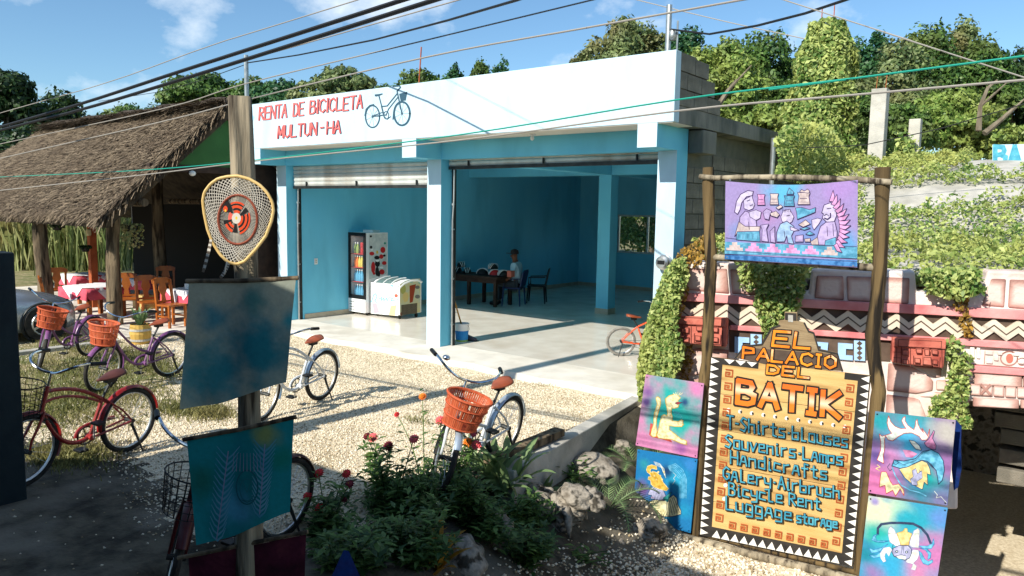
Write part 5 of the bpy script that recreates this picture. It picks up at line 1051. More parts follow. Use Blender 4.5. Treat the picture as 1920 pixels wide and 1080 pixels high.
d = Draw(SPL, 1300, 580, 2.161, .002); d.line([(168,200),(207,150),(278,142),(318,76),(350,66)], 7, 0); d.line([(450,56),(468,90),(488,96),(508,164),(584,180),(604,250)], 7, 0); d.poly([(372,14),(418,16),(418,46),(372,42)], 0); d.poly([(384,22),(404,24),(404,52),(384,50)], 1); d.poly([(178,198),(208,154),(580,182),(600,246),(300,224)], 2); d.build('crest_paint', [M['bw_black'], M['conc'], M['brown']], bd)
d = Draw(SPL, off=.002)
def strip(u0, u1, v0, v1, mi): d.poly([BP(u0,v0), BP(u1,v0), BP(u1,v1), BP(u0,v1)], mi)
strip(0, .075, 0, 1, 0); strip(.925, 1, 0, 1, 0); strip(.075, .925, .94, 1, 0); strip(.075, .3, 0, .035, 0); strip(.84, .925, 0, .035, 0); d.k += 15
n = 24
for k in range(n):
    v0, v1 = k/n+.004, (k+1)/n-.004; d.poly([BP(.004,v0), BP(.055,(v0+v1)/2), BP(.004,v1)], 1); d.poly([BP(.996,v0), BP(.945,(v0+v1)/2), BP(.996,v1)], 1)
for k in range(14): u0, u1 = .08+k*.06, .08+(k+1)*.06; d.poly([BP(u0,.996), BP((u0+u1)/2,.955), BP(u1-.004,.996)], 1)
for k in range(3): u0 = .085+k*.07; d.poly([BP(u0,.003), BP(u0+.035,.028), BP(u0+.065,.003)], 1)
d.k += 15
def fret(u, v, su, sv):
    f = lambda a, b_: BP(u+a*su, v+b_*sv)
    P = [f(0,0), f(1,0), f(1,1), f(.0,1), f(0,.38), f(.58,.38), f(.58,.68), f(.3,.68)]; w = 2.6
    d.line(P, w, 2)
for k in range(12): fret(.1, .06+k*.073, .042, .036); fret(.862, .06+k*.073, .042, .036)
for k in range(9): fret(.19+k*.075, .892, .038, .032)
d.build('border_paint', [M['bw_black'], M['bw_white'], M['fret']], bd)
d = Draw(SPL, 1300, 580, 2.161, .009)
letters(d, 'EL', (322,146), (478,160), 58, 62, [(20,1,0,0),(10.5,0,0,0)], .25, slant=.15)
letters(d, 'PALACIO', (202,196), (578,240), 44, 50, [(17,1,0,0),(9,0,0,0)], .25, slant=.08)
letters(d, 'DEL', (300,258), (474,278), 34, 38, [(16,1,0,0),(8.5,0,0,0)], .3, slant=.1)
d.build('orange_lettering', [M['orange'], M['letterdark']], bd)
d = Draw(SPL, 1300, 580, 2.161, .009); letters(d, 'BATIK', (180,376), (592,438), 88, 98, [(34,1,0,0),(20,0,0,0)], .34, slant=.05, wid={'I':.6}); zc = SPL.pt(1300+390/2.161, 580+356/2.161)[2]
bm_o = bpy.data.materials.new('airbrushed_orange'); bm_o.use_nodes = True; t_ = bm_o.node_tree; p_ = t_.nodes['Principled BSDF']; p_.inputs['Roughness'].default_value = .6; ge_ = t_.nodes.new('ShaderNodeTexCoord'); sx_ = t_.nodes.new('ShaderNodeSeparateXYZ'); t_.links.new(ge_.outputs['Object'], sx_.inputs[0])
mr_ = t_.nodes.new('ShaderNodeMapRange'); mr_.inputs['From Min'].default_value = zc-.13; mr_.inputs['From Max'].default_value = zc+.13; t_.links.new(sx_.outputs['Z'], mr_.inputs['Value']); cr_ = t_.nodes.new('ShaderNodeValToRGB'); e_ = cr_.color_ramp.elements; e_[0].position = .28; e_[0].color = lin((224,116,20)); e_[1].position = .72; e_[1].color = lin((222,100,16)); x_ = e_.new(.48); x_.color = lin((240,206,170)); t_.links.new(mr_.outputs['Result'], cr_.inputs['Fac']); t_.links.new(cr_.outputs['Color'], p_.inputs['Base Color'])
d.build('large_lettering', [bm_o, M['letterdark']], bd)
d = Draw(SPL, 1300, 580, 2.161, .004)
for k in range(11): d.ell(143+k*47.2, 407+k*6.8, 8, 8, 0); d.ell(147+k*47.2, 408+k*6.8, 4, 6, 1)
for x, y in ((131,712),(126,767)): d.ell(x, y, 8, 8, 0)
d.build('painted_dots', [M['bw_white'], M['bw_black']], bd)
d = Draw(SPL, 1300, 580, 2.161, .009); LY = [(11.5,1,1.2,1.2),(5.6,0,0,0)]
letters(d, 'T-Shirts·blouses', (138,482), (628,560), 54, 50, LY, .3)
letters(d, 'Souvenirs·Lamps', (132,556), (608,630), 50, 48, LY, .3)
letters(d, 'Handicrafts', (154,622), (545,688), 52, 48, LY, .32)
letters(d, 'Galery·Airbrush', (124,684), (596,764), 50, 48, LY, .3)
letters(d, 'Bicycle Rent', (148,748), (520,808), 50, 46, LY, .3)
letters(d, 'Luggage', (138,806), (404,852), 52, 46, LY, .3); letters(d, 'storage', (424,858), (588,882), 40, 36, [(12,1,0,0),(6.5,0,0,0)], .3)
d.build('blue_lettering', [M['letterblue'], M['letterdark']], bd)
# ------------------------------------------------------------------ batik banner and canvases
def dye(n, c, v=26): return mat(n, tuple(max(0,x-v) for x in c), tuple(min(255,x+v//2) for x in c), 26, .85, detail=8, lo=.38, hi=.6)
OUTL = mat('dark_violet_line', (60,44,84), None)
def figure(d, pts, mi, w=3., li=None):
    d.poly(pts, mi); w = w*1.7

    if li is not None: d.loop(pts, w, li)
bn = thing('batik_banner', 'lavender batik banner with Maya figures across the top of sign frame', 'banner')
BPL = Plane((0,SY-.085,0), (0,-1,0)); d = Draw(BPL, 1300, 300, 4.5, 0)
nu, nv = 30, 18; vs = []; fs = []
for i in range(nu+1):
    for j in range(nv+1):
        u, v = i/nu, j/nv; a = np.array((272,178))*(1-u)+np.array((1388,168))*u; a = a+np.array((0, 36*sin(pi*u)*(1-v)**2)); b_ = np.array((265,838))*(1-u)+np.array((1384,906))*u; p = a*(1-v)+b_*v
        vs.append(d.P(p[0], p[1], .0015*sin(8*u+5*v)))
for i in range(nu):
    for j in range(nv): a = i*(nv+1)+j; fs.append((a, a+1, a+nv+2, a+nv+1))
MB().add(vs, fs).build('cloth', tie('lavender_batik', (150,134,180), [(BPL.pt(1300+x/4.5,300+y/4.5), r*5.3/F/4.5, c) for x, y, r, c in ((760,260,190,(92,170,204)),(420,600,130,(120,140,190)),(980,640,200,(112,136,190)),(1300,700,120,(96,150,196)),(1250,260,160,(160,130,186)),(330,800,160,(80,130,190)),(640,480,110,(164,130,178)))], trans=.1), bn, smooth='all')
d = Draw(BPL, 1300, 300, 4.5, .004); LI = 6
d.poly([(268,690),(1384,735),(1384,830),(266,790)], 2); d.poly([(266,800),(1384,845),(1384,900),(266,836)], 7); d.k += 5
for k in range(6):
    x = 350+k*160; y = 700+k*8; figure(d, [(x-70,y+60),(x-70,y+40),(x-45,y+40),(x-45,y+18),(x-22,y+18),(x-22,y-8),(x+22,y-8),(x+22,y+18),(x+45,y+18),(x+45,y+40),(x+70,y+40),(x+70,y+66)], 4 if k in (0,5) else 3)
d.line([(266,760),(700,795),(1384,835)], 4, LI); d.line([(266,795),(1384,858)], 4, LI); d.line([(275,655),(560,690),(1380,730)], 3, LI)
figure(d, [(350,440),(365,350),(400,290),(460,258),(508,265),(500,300),(450,310),(410,360),(395,420),(375,458)], 0, 4, LI)
figure(d, [(425,340),(495,300),(508,345),(520,375),(505,410),(470,425),(430,410)], 0, 3, LI); figure(d, [(395,480),(440,430),(500,450),(530,500),(540,590),(385,590)], 1, 4, LI); figure(d, [(470,440),(530,420),(575,440),(565,490),(530,510),(480,480)], 0, 3, LI)
figure(d, [(350,645),(385,520),(440,560),(565,560),(560,600),(380,605)], 4, 3, LI); figure(d, [(372,605),(560,600),(565,690),(362,672)], 2, 3, LI)
for k in range(5): d.line([(380+k*42,625),(378+k*42,665)], 3, LI)
figure(d, [(740,480),(760,430),(815,415),(850,480),(835,520),(795,545),(750,520)], 0, 3, LI); figure(d, [(705,610),(735,540),(790,515),(850,560),(850,600),(830,640),(850,710),(800,700),(790,640),(770,690),(705,690)], 5, 4, LI); figure(d, [(820,560),(895,592),(850,600),(820,590)], 0, 3, LI)
for k in range(6): d.line([(760+k*12,440),(752+k*13,415)], 4, LI)
figure(d, [(1085,445),(1105,380),(1160,360),(1205,400),(1210,470),(1190,520),(1130,525),(1090,490),(1100,455)], 0, 4, LI); figure(d, [(1075,560),(1120,525),(1195,520),(1215,600),(1210,722),(1020,715),(1050,640)], 1, 4, LI)
figure(d, [(1000,505),(1050,490),(1085,500),(1060,540),(1020,590),(1005,560)], 0, 3, LI); figure(d, [(1115,680),(1205,650),(1205,722),(1110,722)], 2, 3, LI); figure(d, [(990,690),(1050,650),(1060,715),(1000,715)], 4, 3, LI)
for k in range(13):
    t = k/12; bx = 1165+70*sin(t*2.6); by = 350+360*t; ang = radians(80-130*t); L_ = 110-20*abs(t-.4); tx, ty = bx+L_*cos(ang)*.9, by-L_*sin(ang)*.95
    px_, py_ = -sin(ang)*17, -cos(ang)*17; figure(d, [(bx-px_, by-py_), ((bx+tx)/2-px_*1.3, (by+ty)/2-py_*1.3+8), (tx, ty), ((bx+tx)/2+px_*.6, (by+ty)/2+py_*.6+8), (bx+px_, by+py_)], 3, 3, LI)
for (x, y, w, h, c) in ((575,335,32,45,3),(685,330,36,46,4),(812,345,44,44,2),(935,325,52,50,4)):
    figure(d, [(x-w,y+h),(x-w*.8,y-h*.4),(x-w,y-h),(x+w,y-h),(x+w*.8,y-h*.4),(x+w,y+h)], c, 3, LI); d.line([(x-w*.6,y),(x+w*.5,y)], 5, LI); d.line([(x-w*.8,y+h*.6),(x+w*.8,y+h*.6)], 3, LI)
figure(d, [(900,270),(915,248),(940,262),(965,245),(985,262),(975,280)], 4, 3, LI); figure(d, [(790,290),(812,235),(850,270),(845,290)], 2, 3, LI)
for (P, c) in (([(590,440),(620,410),(665,430),(650,460),(640,505),(605,495)],1),([(650,450),(700,430),(730,460),(710,485),(660,470)],4),([(700,400),(740,378),(758,395),(720,418)],4),([(865,405),(920,400),(985,420),(1035,400),(1030,440),(970,465),(880,500),(875,450)],2),([(890,545),(950,505),(990,540),(930,565)],4),([(900,580),(960,565),(990,575),(940,590)],2),([(865,640),(930,630),(930,690),(862,690)],1),([(950,625),(985,600),(1025,625),(985,635)],2),([(940,665),(990,660),(990,690),(945,690)],4),([(570,550),(640,540),(620,580),(635,690),(580,685),(585,590)],1),([(650,600),(690,560),(690,640),(695,700),(655,690)],1)): figure(d, P, c, 3, LI)
for pts in ([(1105,470),(1125,455),(1145,470)], [(1130,410),(1165,405)], [(455,345),(480,335)], [(480,385),(505,375)], [(790,470),(815,465)], [(470,520),(475,585)], [(1130,560),(1135,640)], [(1180,540),(1185,640)], [(770,600),(775,650)]): d.line(pts, 4, LI)
d.line([(1110,490),(1135,500),(1160,480),(1160,450)], 10, LI)
d.build('painting', [dye('dye_pale', (184,174,200), 18), dye('dye_lilac', (168,152,190), 18), dye('dye_teal', (88,150,178), 24), dye('dye_pink', (198,144,186), 22), dye('dye_cream', (186,170,168), 20), dye('dye_sky', (140,168,198), 20), OUTL, dye('dye_blue', (60,114,168), 30)], bn)
for x, y in ((310,170),(1362,182),(285,820),(1350,892)):
    q = BPL.pt(1300+x/4.5, 300+y/4.5, .0); MB().blob(q, (.01,.008,.01), 1, 1, 0).build('tack', M['alu'], bn)
def canvas(lab, ox, oy, s, C, cols, scale, items, mats, Y=SY-.075, edge=True, stops=None):
    t = thing('batik_canvas', lab, 'batik painting'); pl = Plane((0,Y,0),(0,-1,0)); d = Draw(pl, ox, oy, s, 0); d.prism(C, 0, .012)
    d.build('canvas', tie('batik_dye', cols, [(pl.pt(ox+x/s, oy+y/s), r*5.6/F/s*1.15, c) for x, y, r, c in scale]), t, bevel=.002); d = Draw(pl, ox, oy, s, .002)
    for it in items:
        if it[0] == 'p': d.poly(it[1], it[2]); 
        elif it[0] == 'f': figure(d, it[1], it[2], it[4] if len(it) > 4 else 3, it[3])
        elif it[0] == 'l': d.line(it[1], it[2], it[3])
        elif it[0] == 'e': d.ell(it[1], it[2], it[3], it[4], it[5])
    d.build('painting', mats, t)
    for c in C: 
        m = np.array(c)*.94+np.mean(np.array(C), 0)*.06; q = pl.pt(ox+m[0]/s, oy+m[1]/s, .003); MB().blob(q, (.007,.005,.007), 1, 1, 0).build('tack', M['black'], t)
    return t
mB = [dye('c_cream', (214,208,164)), dye('c_teal', (50,152,146), 34), dye('c_blue', (48,112,166), 30), dye('c_magenta', (160,92,138)), dye('c_gold', (198,160,66)), dye('c_sky', (96,168,198), 30), dye('c_line', (46,62,90), 10), dye('c_white', (212,218,208)), dye('c_pink', (190,126,164), 30), dye('c_yellow', (214,194,132)), dye('c_red', (180,66,58)), dye('c_lilac', (160,162,192))]

it1 = [('p', [(152,478),(175,485),(165,560),(215,600),(350,640),(360,662),(260,630),(170,612),(140,590)], 10),
 ('f', [(205,235),(222,222),(245,238),(250,290),(240,330),(222,390),(210,440),(205,500),(215,560),(205,605),(175,610),(155,590),(165,540),(185,490),(185,430),(190,380),(210,330),(218,290)], 0, 4, 4),
 ('f', [(295,245),(330,215),(380,200),(420,215),(438,235),(415,258),(425,300),(415,325),(380,335),(355,330),(350,380),(362,420),(360,455),(420,462),(450,445),(465,455),(462,480),(470,490),(450,510),(390,508),(330,500),(330,540),(380,575),(440,625),(500,650),(500,685),(440,670),(350,630),(280,628),(230,620),(210,590),(230,545),(240,490),(260,410),(285,395),(310,410),(318,380),(310,320),(300,290)], 0, 4, 4),
 ('f', [(390,285),(410,275),(458,278),(430,290),(410,298)], 10, 6, 3)]
it1 += [('l', [(395+k*10,215-k*2),(372+k*22,178+abs(k-2)*5)], 5, 0) for k in range(5)]+[('l', [(370+k*14,350+k*6),(392+k*18,420+k*4)], 3, 5) for k in range(5)]
for x, y in ((228,260),(232,310),(215,360),(203,410),(198,470),(188,540),(180,580),(345,250),(370,260),(345,290),(330,320),(345,350),(340,400),(345,440),(390,475),(420,485),(285,425),(295,460),(265,480),(300,520),(265,560),(300,570),(330,560),(345,600),(400,625),(235,585),(310,600),(280,600)): it1.append(('e', x, y, 9, 5, 9))
canvas('pink and teal batik painting of a spotted crouching figure', 1190, 700, 5.115, [(105,12),(664,98),(598,815),(8,690)], (190,120,160), [(360,330,380,(34,156,150)), (470,460,220,(34,158,150)), (240,420,160,(34,150,146)), (130,180,80,(120,86,140)), (110,280,60,(80,60,110)), (590,150,80,(196,120,164)), (480,280,50,(40,70,110)), (300,720,120,(200,132,170)), (450,720,80,(150,90,150))], it1, mB)
it2 = [('f', [(180,380),(215,370),(300,400),(330,470),(320,520),(250,500),(180,485),(190,455),(152,445),(165,415)], 11, 6, 3), ('f', [(112,560),(160,510),(230,495),(320,505),(400,450),(430,480),(440,540),(470,600),(470,635),(400,655),(320,660),(230,640),(160,590)], 0, 6, 4),
 ('f', [(140,210),(150,175),(190,160),(235,175),(240,205),(215,200),(190,195),(175,210),(178,235),(205,225),(240,235),(275,270),(300,330),(350,390),(330,410),(270,395),(215,375),(185,350),(180,310),(155,300),(160,275),(185,275),(170,245),(150,235)], 4, 9, 3), ('f', [(300,480),(380,420),(345,520),(310,500)], 1, 6, 2)]
it2 += [('l', [(210+k*4,130+k*8),(270+k*10,150+k*12),(300+k*6,230+k*14)], 3, 7) for k in range(5)]+[('l', [(345+k*4,175+k*8),(420-k*2,150+k*16),(490-k*10,210+k*14),(525-k*12,300),(520-k*12,480)], 6, 5) for k in range(6)]+[('l', [(330+k*14,520-k*10),(340+k*24,655-k*7)], 5, 6) for k in range(6)]+[('l', [(140+k*26,560+k*4),(150+k*28,600+k*8)], 4, 9) for k in range(7)]+[('l', [(395,235),(425,260),(400,290),(415,310),(390,350)], 3, 7), ('l', [(190,398),(215,402)], 5, 6), ('l', [(175,470),(210,475)], 4, 3)]+[('e', 200+k*18, 230+(k%3)*36, 9, 9, 9) for k in range(7)]
canvas('blue batik painting of a plumed golden head in profile', 1185, 840, 5.12, [(52,14),(628,108),(562,818),(6,668)], (28,108,160), [(450,300,150,(40,150,186)), (100,400,100,(110,84,140)), (330,220,70,(24,60,100)), (120,160,70,(40,130,150)), (250,700,150,(30,150,170)), (500,600,100,(30,130,170)), (560,160,80,(50,120,180))], it2, mB)
it3 = [('f', [(232,480),(250,430),(330,440),(430,420),(490,360),(560,345),(620,375),(660,440),(668,520),(650,600),(618,632),(612,580),(600,520),(560,470),(520,440),(480,432),(420,460),(360,490),(300,500)], 5, 6, 4), ('f', [(290,505),(360,490),(480,435),(525,455),(545,500),(555,555),(525,545),(530,640),(500,615),(485,675),(460,665),(400,630),(340,580)], 9, 6, 3),
 ('f', [(400,520),(430,500),(445,545),(480,520),(485,580),(440,610),(445,640),(400,640),(385,590),(410,570)], 11, 6, 2), ('l', [(455,510),(470,525),(458,530)], 4, 6), ('l', [(395,635),(425,645),(445,640)], 4, 6),
 ('f', [(205,65),(220,110),(255,150),(310,172),(350,170),(330,140),(315,105),(325,80),(342,70),(340,105),(365,145),(415,180),(425,150),(430,110),(442,95),(448,130),(465,170),(495,205),(480,165),(510,205),(530,235),(545,175),(540,230),(520,265),(480,265),(460,235),(400,205),(330,210),(280,240),(240,272),(200,262),(180,230),(170,260),(172,330),(160,400),(165,460),(110,430),(140,350),(140,280),(128,215),(150,235),(230,210),(205,170),(192,120)], 7, 10, 3),
 ('f', [(500,290),(540,255),(580,185),(588,195),(570,250),(600,310),(595,345),(560,340),(520,320)], 8, 6, 3), ('f', [(375,265),(420,275),(460,310),(478,350),(430,340),(395,300)], 7, 6, 3), ('p', [(320,345),(380,350),(445,380),(400,412),(350,405)], 8),
 ('f', [(145,530),(185,530),(215,600),(240,640),(290,630),(330,680),(332,725),(300,670),(262,730),(240,680),(185,710),(175,640),(130,655),(135,580)], 0, 10, 3), ('l', [(110,470),(135,490),(100,500),(130,520)], 6, 9), ('l', [(235,490),(260,560),(310,640),(380,680),(460,700),(518,730)], 9, 5), ('l', [(290,505),(340,590),(410,650),(470,672)], 5, 2),
 ('l', [(285,455),(265,470),(245,458),(250,432),(275,430),(285,450)], 4, 6), ('l', [(250,430),(330,470),(430,435),(490,372),(560,345)], 3, 6), ('l', [(215,460),(195,490),(215,520),(235,505)], 4, 6), ('l', [(620,375),(662,440),(668,520),(650,600),(618,632)], 4, 6), ('p', [(530,455),(580,490),(605,520),(560,485)], 6), ('l', [(585,690),(610,720),(600,745),(640,735),(685,785)], 4, 7)]
canvas('teal and violet batik painting of a crested bird mask', 1620, 765, 4.428, [(92,28),(762,103),(692,812),(32,704)], (130,104,150), [(150,120,140,(40,140,150)), (400,110,150,(60,140,150)), (350,320,170,(70,166,204)), (100,620,170,(196,110,158)), (220,400,110,(180,120,166)), (560,700,200,(40,120,140)), (540,560,110,(30,150,150)), (700,220,120,(170,166,160)), (680,480,100,(140,100,150)), (110,400,80,(100,80,140)), (640,760,100,(110,110,150))], it3, mB)
it4 = [('l', [(190,400),(190,345),(225,305),(320,292),(420,292),(540,300),(620,340),(680,410),(712,490)], 24, 6)]
for P in ([(300,470),(240,485),(170,480),(130,460),(150,415),(195,400),(165,430),(180,470),(240,470)], [(290,500),(220,540),(150,560),(105,540),(130,590),(200,580)], [(240,560),(180,610),(105,610),(150,640),(230,625)], [(590,520),(680,520),(725,500),(742,448),(750,500),(720,545),(660,550)], [(600,540),(660,560),(690,600),(685,655),(712,640),(718,590),(680,550)], [(600,570),(610,640),(640,695),(690,710),(735,680),(730,655),(690,675),(655,650),(625,590)]): it4.append(('f', P, 5, 2, 3))
it4 += [('f', [(215,590),(250,540),(310,530),(330,560),(300,620),(270,580),(255,620),(270,670),(245,680),(220,640)], 7, 11, 3), ('f', [(480,640),(540,560),(590,560),(600,600),(580,650),(540,690),(575,720),(560,760),(520,750),(540,700),(470,680)], 7, 11, 3),
 ('f', [(300,350),(318,325),(345,350),(375,400),(410,460),(410,520),(370,520),(310,480),(295,400)], 7, 11, 4), ('f', [(550,370),(590,345),(605,370),(600,460),(595,540),(530,530),(500,510),(520,440),(540,400)], 7, 11, 4), ('f', [(380,395),(440,375),(460,348),(478,350),(482,385),(525,400),(500,470),(495,510),(420,510),(400,450)], 9, 4, 4),
 ('f', [(340,545),(400,515),(490,515),(522,550),(525,590),(505,640),(460,660),(400,640),(350,620),(330,580)], 11, 6, 4), ('p', [(375,625),(420,612),(470,625),(465,655),(400,645)], 7), ('e', 378, 575, 14, 14, 6), ('e', 378, 575, 6, 6, 7), ('e', 475, 580, 14, 14, 6), ('e', 475, 580, 6, 6, 7), ('l', [(432,515),(425,590)], 4, 6), ('l', [(448,515),(445,590)], 4, 6), ('l', [(365,620),(420,605),(470,620)], 4, 6), ('l', [(345,500),(330,540),(350,560)], 4, 6), ('l', [(300,395),(370,400)], 3, 6), ('l', [(545,400),(600,400)], 3, 6)]
canvas('teal and pink batik painting of a horned pale beast', 1610, 925, 5.282, [(98,26),(882,146),(760,980),(0,846)], (60,140,176), [(200,180,210,(222,220,170)), (420,180,120,(190,214,170)), (200,400,130,(40,160,150)), (560,300,220,(40,150,170)), (800,250,100,(90,130,190)), (760,620,220,(176,110,160)), (560,760,130,(180,120,160)), (80,600,110,(30,120,140)), (300,700,150,(50,150,190)), (140,800,110,(130,110,160)), (160,80,50,(140,130,180)), (300,540,100,(60,170,190))], it4, mB)
cl = thing('hanging_cloth', 'narrow blue cloth hanging beside the batik canvases', 'cloth'); d = Draw(Plane((0,SY+.12,0),(0,-1,0)), 1580, 720, 3., 0); d.prism([(632,200),(668,240),(665,330),(668,480),(650,580),(625,600),(612,480)], 0, .02); d.build('drape', BT4, cl)
# ------------------------------------------------------------------ Maya-style painted wall
MP0 = np.array((6.3,-1.25,0)); MDIR = np.array((2.95,.85,0)); MDIR = MDIR/np.linalg.norm(MDIR); MN = np.array((MDIR[1], -MDIR[0], 0)); MP = Plane(MP0, MN)
mw = thing('maya_wall', 'painted Maya-style temple wall with zigzag band and red masks behind signboard', 'wall')
def Dm(off=.003): return Draw(MP, 1260, 440, 2.909, off)
d = Dm(); d.prism([(-12,1500),(-8,900),(5,600),(35,310),(75,152),(130,148),(480,166),(488,262),(745,318),(762,190),(1325,198),(1335,312),(1560,322),(1680,334),(1722,196),(2600,226),(2600,965),(1900,935),(1580,905),(1560,1020),(1560,1500)], 0, .32); wl = d.build('wall', M['stonepaint'], mw, bevel=.02)
def stone(P): d = Dm(); d.prism(P, .014, .03); d.build('stone', M['stone'], mw, bevel=.012)
for P in ([(62,298),(96,184),(300,186),(312,322)], [(328,322),(318,188),(472,194),(474,332)], [(778,345),(790,222),(935,226),(938,358)], [(958,360),(952,226),(1100,230),(1105,368)], [(1120,370),(1115,230),(1296,236),(1290,378)], [(1690,385),(1742,240),(1822,242),(1812,396)], [(1832,398),(1842,244),(1990,250),(1985,410)],
          [(14,640),(150,618),(310,628),(296,760),(12,770)], [(10,790),(300,782),(290,1000),(5,1000)], [(1180,700),(1302,716),(1400,770),(1425,800),(1422,850),(1330,868),(1170,850)], [(1170,870),(1320,890),(1350,900),(1400,1030),(1165,1010)], [(1315,712),(1470,726),(1468,775),(1435,780)], [(1440,792),(1500,794),(1500,850),(1440,848)], [(1350,884),(1440,858),(1500,866),(1500,890)]): stone(P)
def band(P, proud, m, name): d = Dm(); d.prism(P, proud, proud+.01); return d.build(name, m, mw, bevel=.006)
band([(36,315),(2600,444),(2600,500),(36,356)], .06, M['pink'], 'pink_band'); band([(320,490),(2600,624),(2600,668),(320,516)], .05, M['pink'], 'pink_band'); band([(1590,704),(2600,780),(2600,812),(1590,742)], .05, M['pink'], 'pink_band')
zb_ = band([(36,357),(2600,502),(2600,622),(36,482)], .012, M['brown'], 'zigzag_band')
def ymid(x): return 420+(x-36)*(562-420)/(2600-36)
d = Dm(); zx = list(np.arange(36, 2600, 66.)); 
for i in range(len(zx)-1):
    s0, s1 = (1 if i % 2 else -1), (-1 if i % 2 else 1); x0, x1 = zx[i], zx[i+1]; a, b_ = ymid(x0)+s0*24, ymid(x1)+s1*24
    d.prism([(x0,a-36),(x1,b_-36),(x1,b_+36),(x0,a+36)], .035, .03)
d.build('zigzag', M['cream'], zb_)
d = Dm(.0365); d.line([(x, ymid(x)+(24 if i % 2 else -24)) for i, x in enumerate(zx)], 7, 0); d.build('zigzag_line', M['brown'], zb_)
pn = band([(312,518),(1192,572),(1192,692),(312,640)], .01, M['brown'], 'fret_panel')
d = Dm()
for ox in (0, -562, 280):
    if ox == 280: continue
    d.prism([(905+ox,588+ox*.06),(985+ox,594+ox*.06),(985+ox,622+ox*.06),(948+ox,620+ox*.06),(948+ox,655+ox*.06),(985+ox,658+ox*.06),(985+ox,683+ox*.06),(905+ox,676+ox*.06)], .03, .03); d.prism([(992+ox,574+ox*.06),(1052+ox,578+ox*.06),(1052+ox,686+ox*.06),(992+ox,682+ox*.06)], .03, .03)
d.prism([(780,582),(852,588),(848,632),(812,628),(812,606),(780,602)], .03, .03)
d.build('blue_fret', M['ltblue'], pn)
d = Dm(.032)
for ox in (0, -562):
    for k in range(4): y = 590+ox*.06+k*26; d.poly([(1022+ox,y-14),(1038+ox,y),(1022+ox,y+14),(1006+ox,y)], 0)
d.build('diamond', M['brown'], pn)
def mask(P, feats, lines, name='stone_mask'):
    d = Dm(); d.prism(P, .14, .16); o = d.build(name, M['maskred'], mw, bevel=.012)
    for F_, pr_ in feats: d = Dm(); d.prism(F_, .14+pr_, .05+pr_); d.build('feature', M['maskred'], o, bevel=.008); d = Dm(.1415+pr_); cc_ = np.mean(np.array(F_), 0); d.loop([tuple(cc_+(np.array(q_)-cc_)*.82) for q_ in F_], 3.5, 0); d.build('carved_line', M['maskdark'], o)
    d = Dm(.1415)
    for l, w in lines: d.line(l, w, 0)
    d.build('carved_line', M['maskdark'], o)
def zr(x, y): return ((1640+x/3.375-1260)*2.909, (480+y/3.375-440)*2.909)
Z = lambda pts: [zr(*p) for p in pts]
feat = [(Z([(290,610),(340,613),(346,672),(284,664)]), .05), (Z([(296,566),(332,568),(330,612),(300,610)]), .04), (Z([(245,566),(288,566),(286,598),(248,596)]), .025), (Z([(342,570),(386,574),(384,606),(344,602)]), .025), (Z([(162,572),(205,574),(203,612),(160,610)]), .02), (Z([(110,505),(436,518),(432,572),(108,556)]), .02), (Z([(165,632),(205,634),(204,668),(163,664)]), .02), (Z([(238,622),(278,626),(276,660),(238,656)]), .02), (Z([(350,632),(385,636),(384,668),(350,664)]), .02)]
ln = [(Z([(215,572),(215,680)]), 5), (Z([(158,560),(158,668)]), 4), (Z([(410,575),(412,690)]), 5), (Z([(235,615),(235,670),(280,675)]), 5), (Z([(348,680),(395,684),(400,625)]), 5), (Z([(110,590),(155,592)]), 3), (Z([(110,625),(155,628)]), 3), (Z([(130,560),(130,660)]), 3), (Z([(246,580),(256,572),(276,572),(286,582)]), 3)]
mask(Z([(104,503),(438,518),(420,692),(98,656)]), feat, ln)
d1 = 1186-12   # the left mask repeats the right one, shifted along the wall
sh = lambda pts: [(x-1186+12+20*0, y-118) for x, y in pts]
mask([(20,438),(312,456),(305,600),(14,574)], [(sh(a), b_) for a, b_ in feat], [(sh(a), w) for a, w in ln])
rp_ = band([(1600,622),(2600,674),(2600,776),(1600,702)], .02, M['stonepaint'], 'relief_panel'); d = Dm()
for (x, y, w, h) in ((1640,640,18,60),(1672,642,14,60),(1735,640,30,22),(1770,668,18,30),(1735,690,26,18),(1790,645,18,16),(1905,690,22,20),(1880,650,24,16),(1940,660,30,22)): d.prism([(x-w/1,y-h/2),(x+w/1*.4,y-h/2+2),(x+w*.4,y+h/2+2),(x-w,y+h/2)], .035, .03)
d.build('carving', M['stonepaint'], rp_, bevel=.006); d = Dm(.024); d.arc(1835,672,46,38,0,360,7,0,20); d.ell(1838,672,20,26,1); d.arc(1905,690,22,20,0,360,5,0); d.line([(1705,632),(1700,700)], 4, 0); d.line([(1625,630),(1622,700)], 4, 0); d.build('carving_paint', [M['stoneedge'], M['maskred']], rp_)
for (xa, xb, ya, yb_) in [(1604,1638,744,798),(1645,1905,748,816),(1912,2080,760,826)]+[(1560+k*64, 1618+k*64, 806+k*4, 868+k*4) for k in range(9)]+[(1560,1620,872,915),(1640,1890,886,935),(1900,2080,900,945)]:
    d = Dm(); s = (xb-xa)*.05; d.prism([(xa,ya),(xb,ya+s),(xb,yb_+s),(xa,yb_)], .02+random.uniform(0,.01), .03); d.build('block', M['stone'], mw, bevel=.008)
d = Dm(.034); q = zr(697,838); d.line([(q[0]-24,q[1]-24),(q[0]+24,q[1]+26)], 14, 0); d.line([(q[0]-24,q[1]+24),(q[0]+24,q[1]-22)], 14, 0); d.build('cross_mark', M['stoneedge'], mw)
E_ = MP.pt(1260+2590/2.909, 640)*np.array((1,1,0)); MB().prism([E_+MN*.002+np.array((0,0,-1.5)), E_+MN*.002+MDIR*3.5+np.array((0,0,-1.5)), E_+MN*.002+MDIR*3.5+np.array((0,0,1.72)), E_+MN*.002+np.array((0,0,1.72))], -MN*.33).build('pier', M['stonepaint'], mw, bevel=.02)
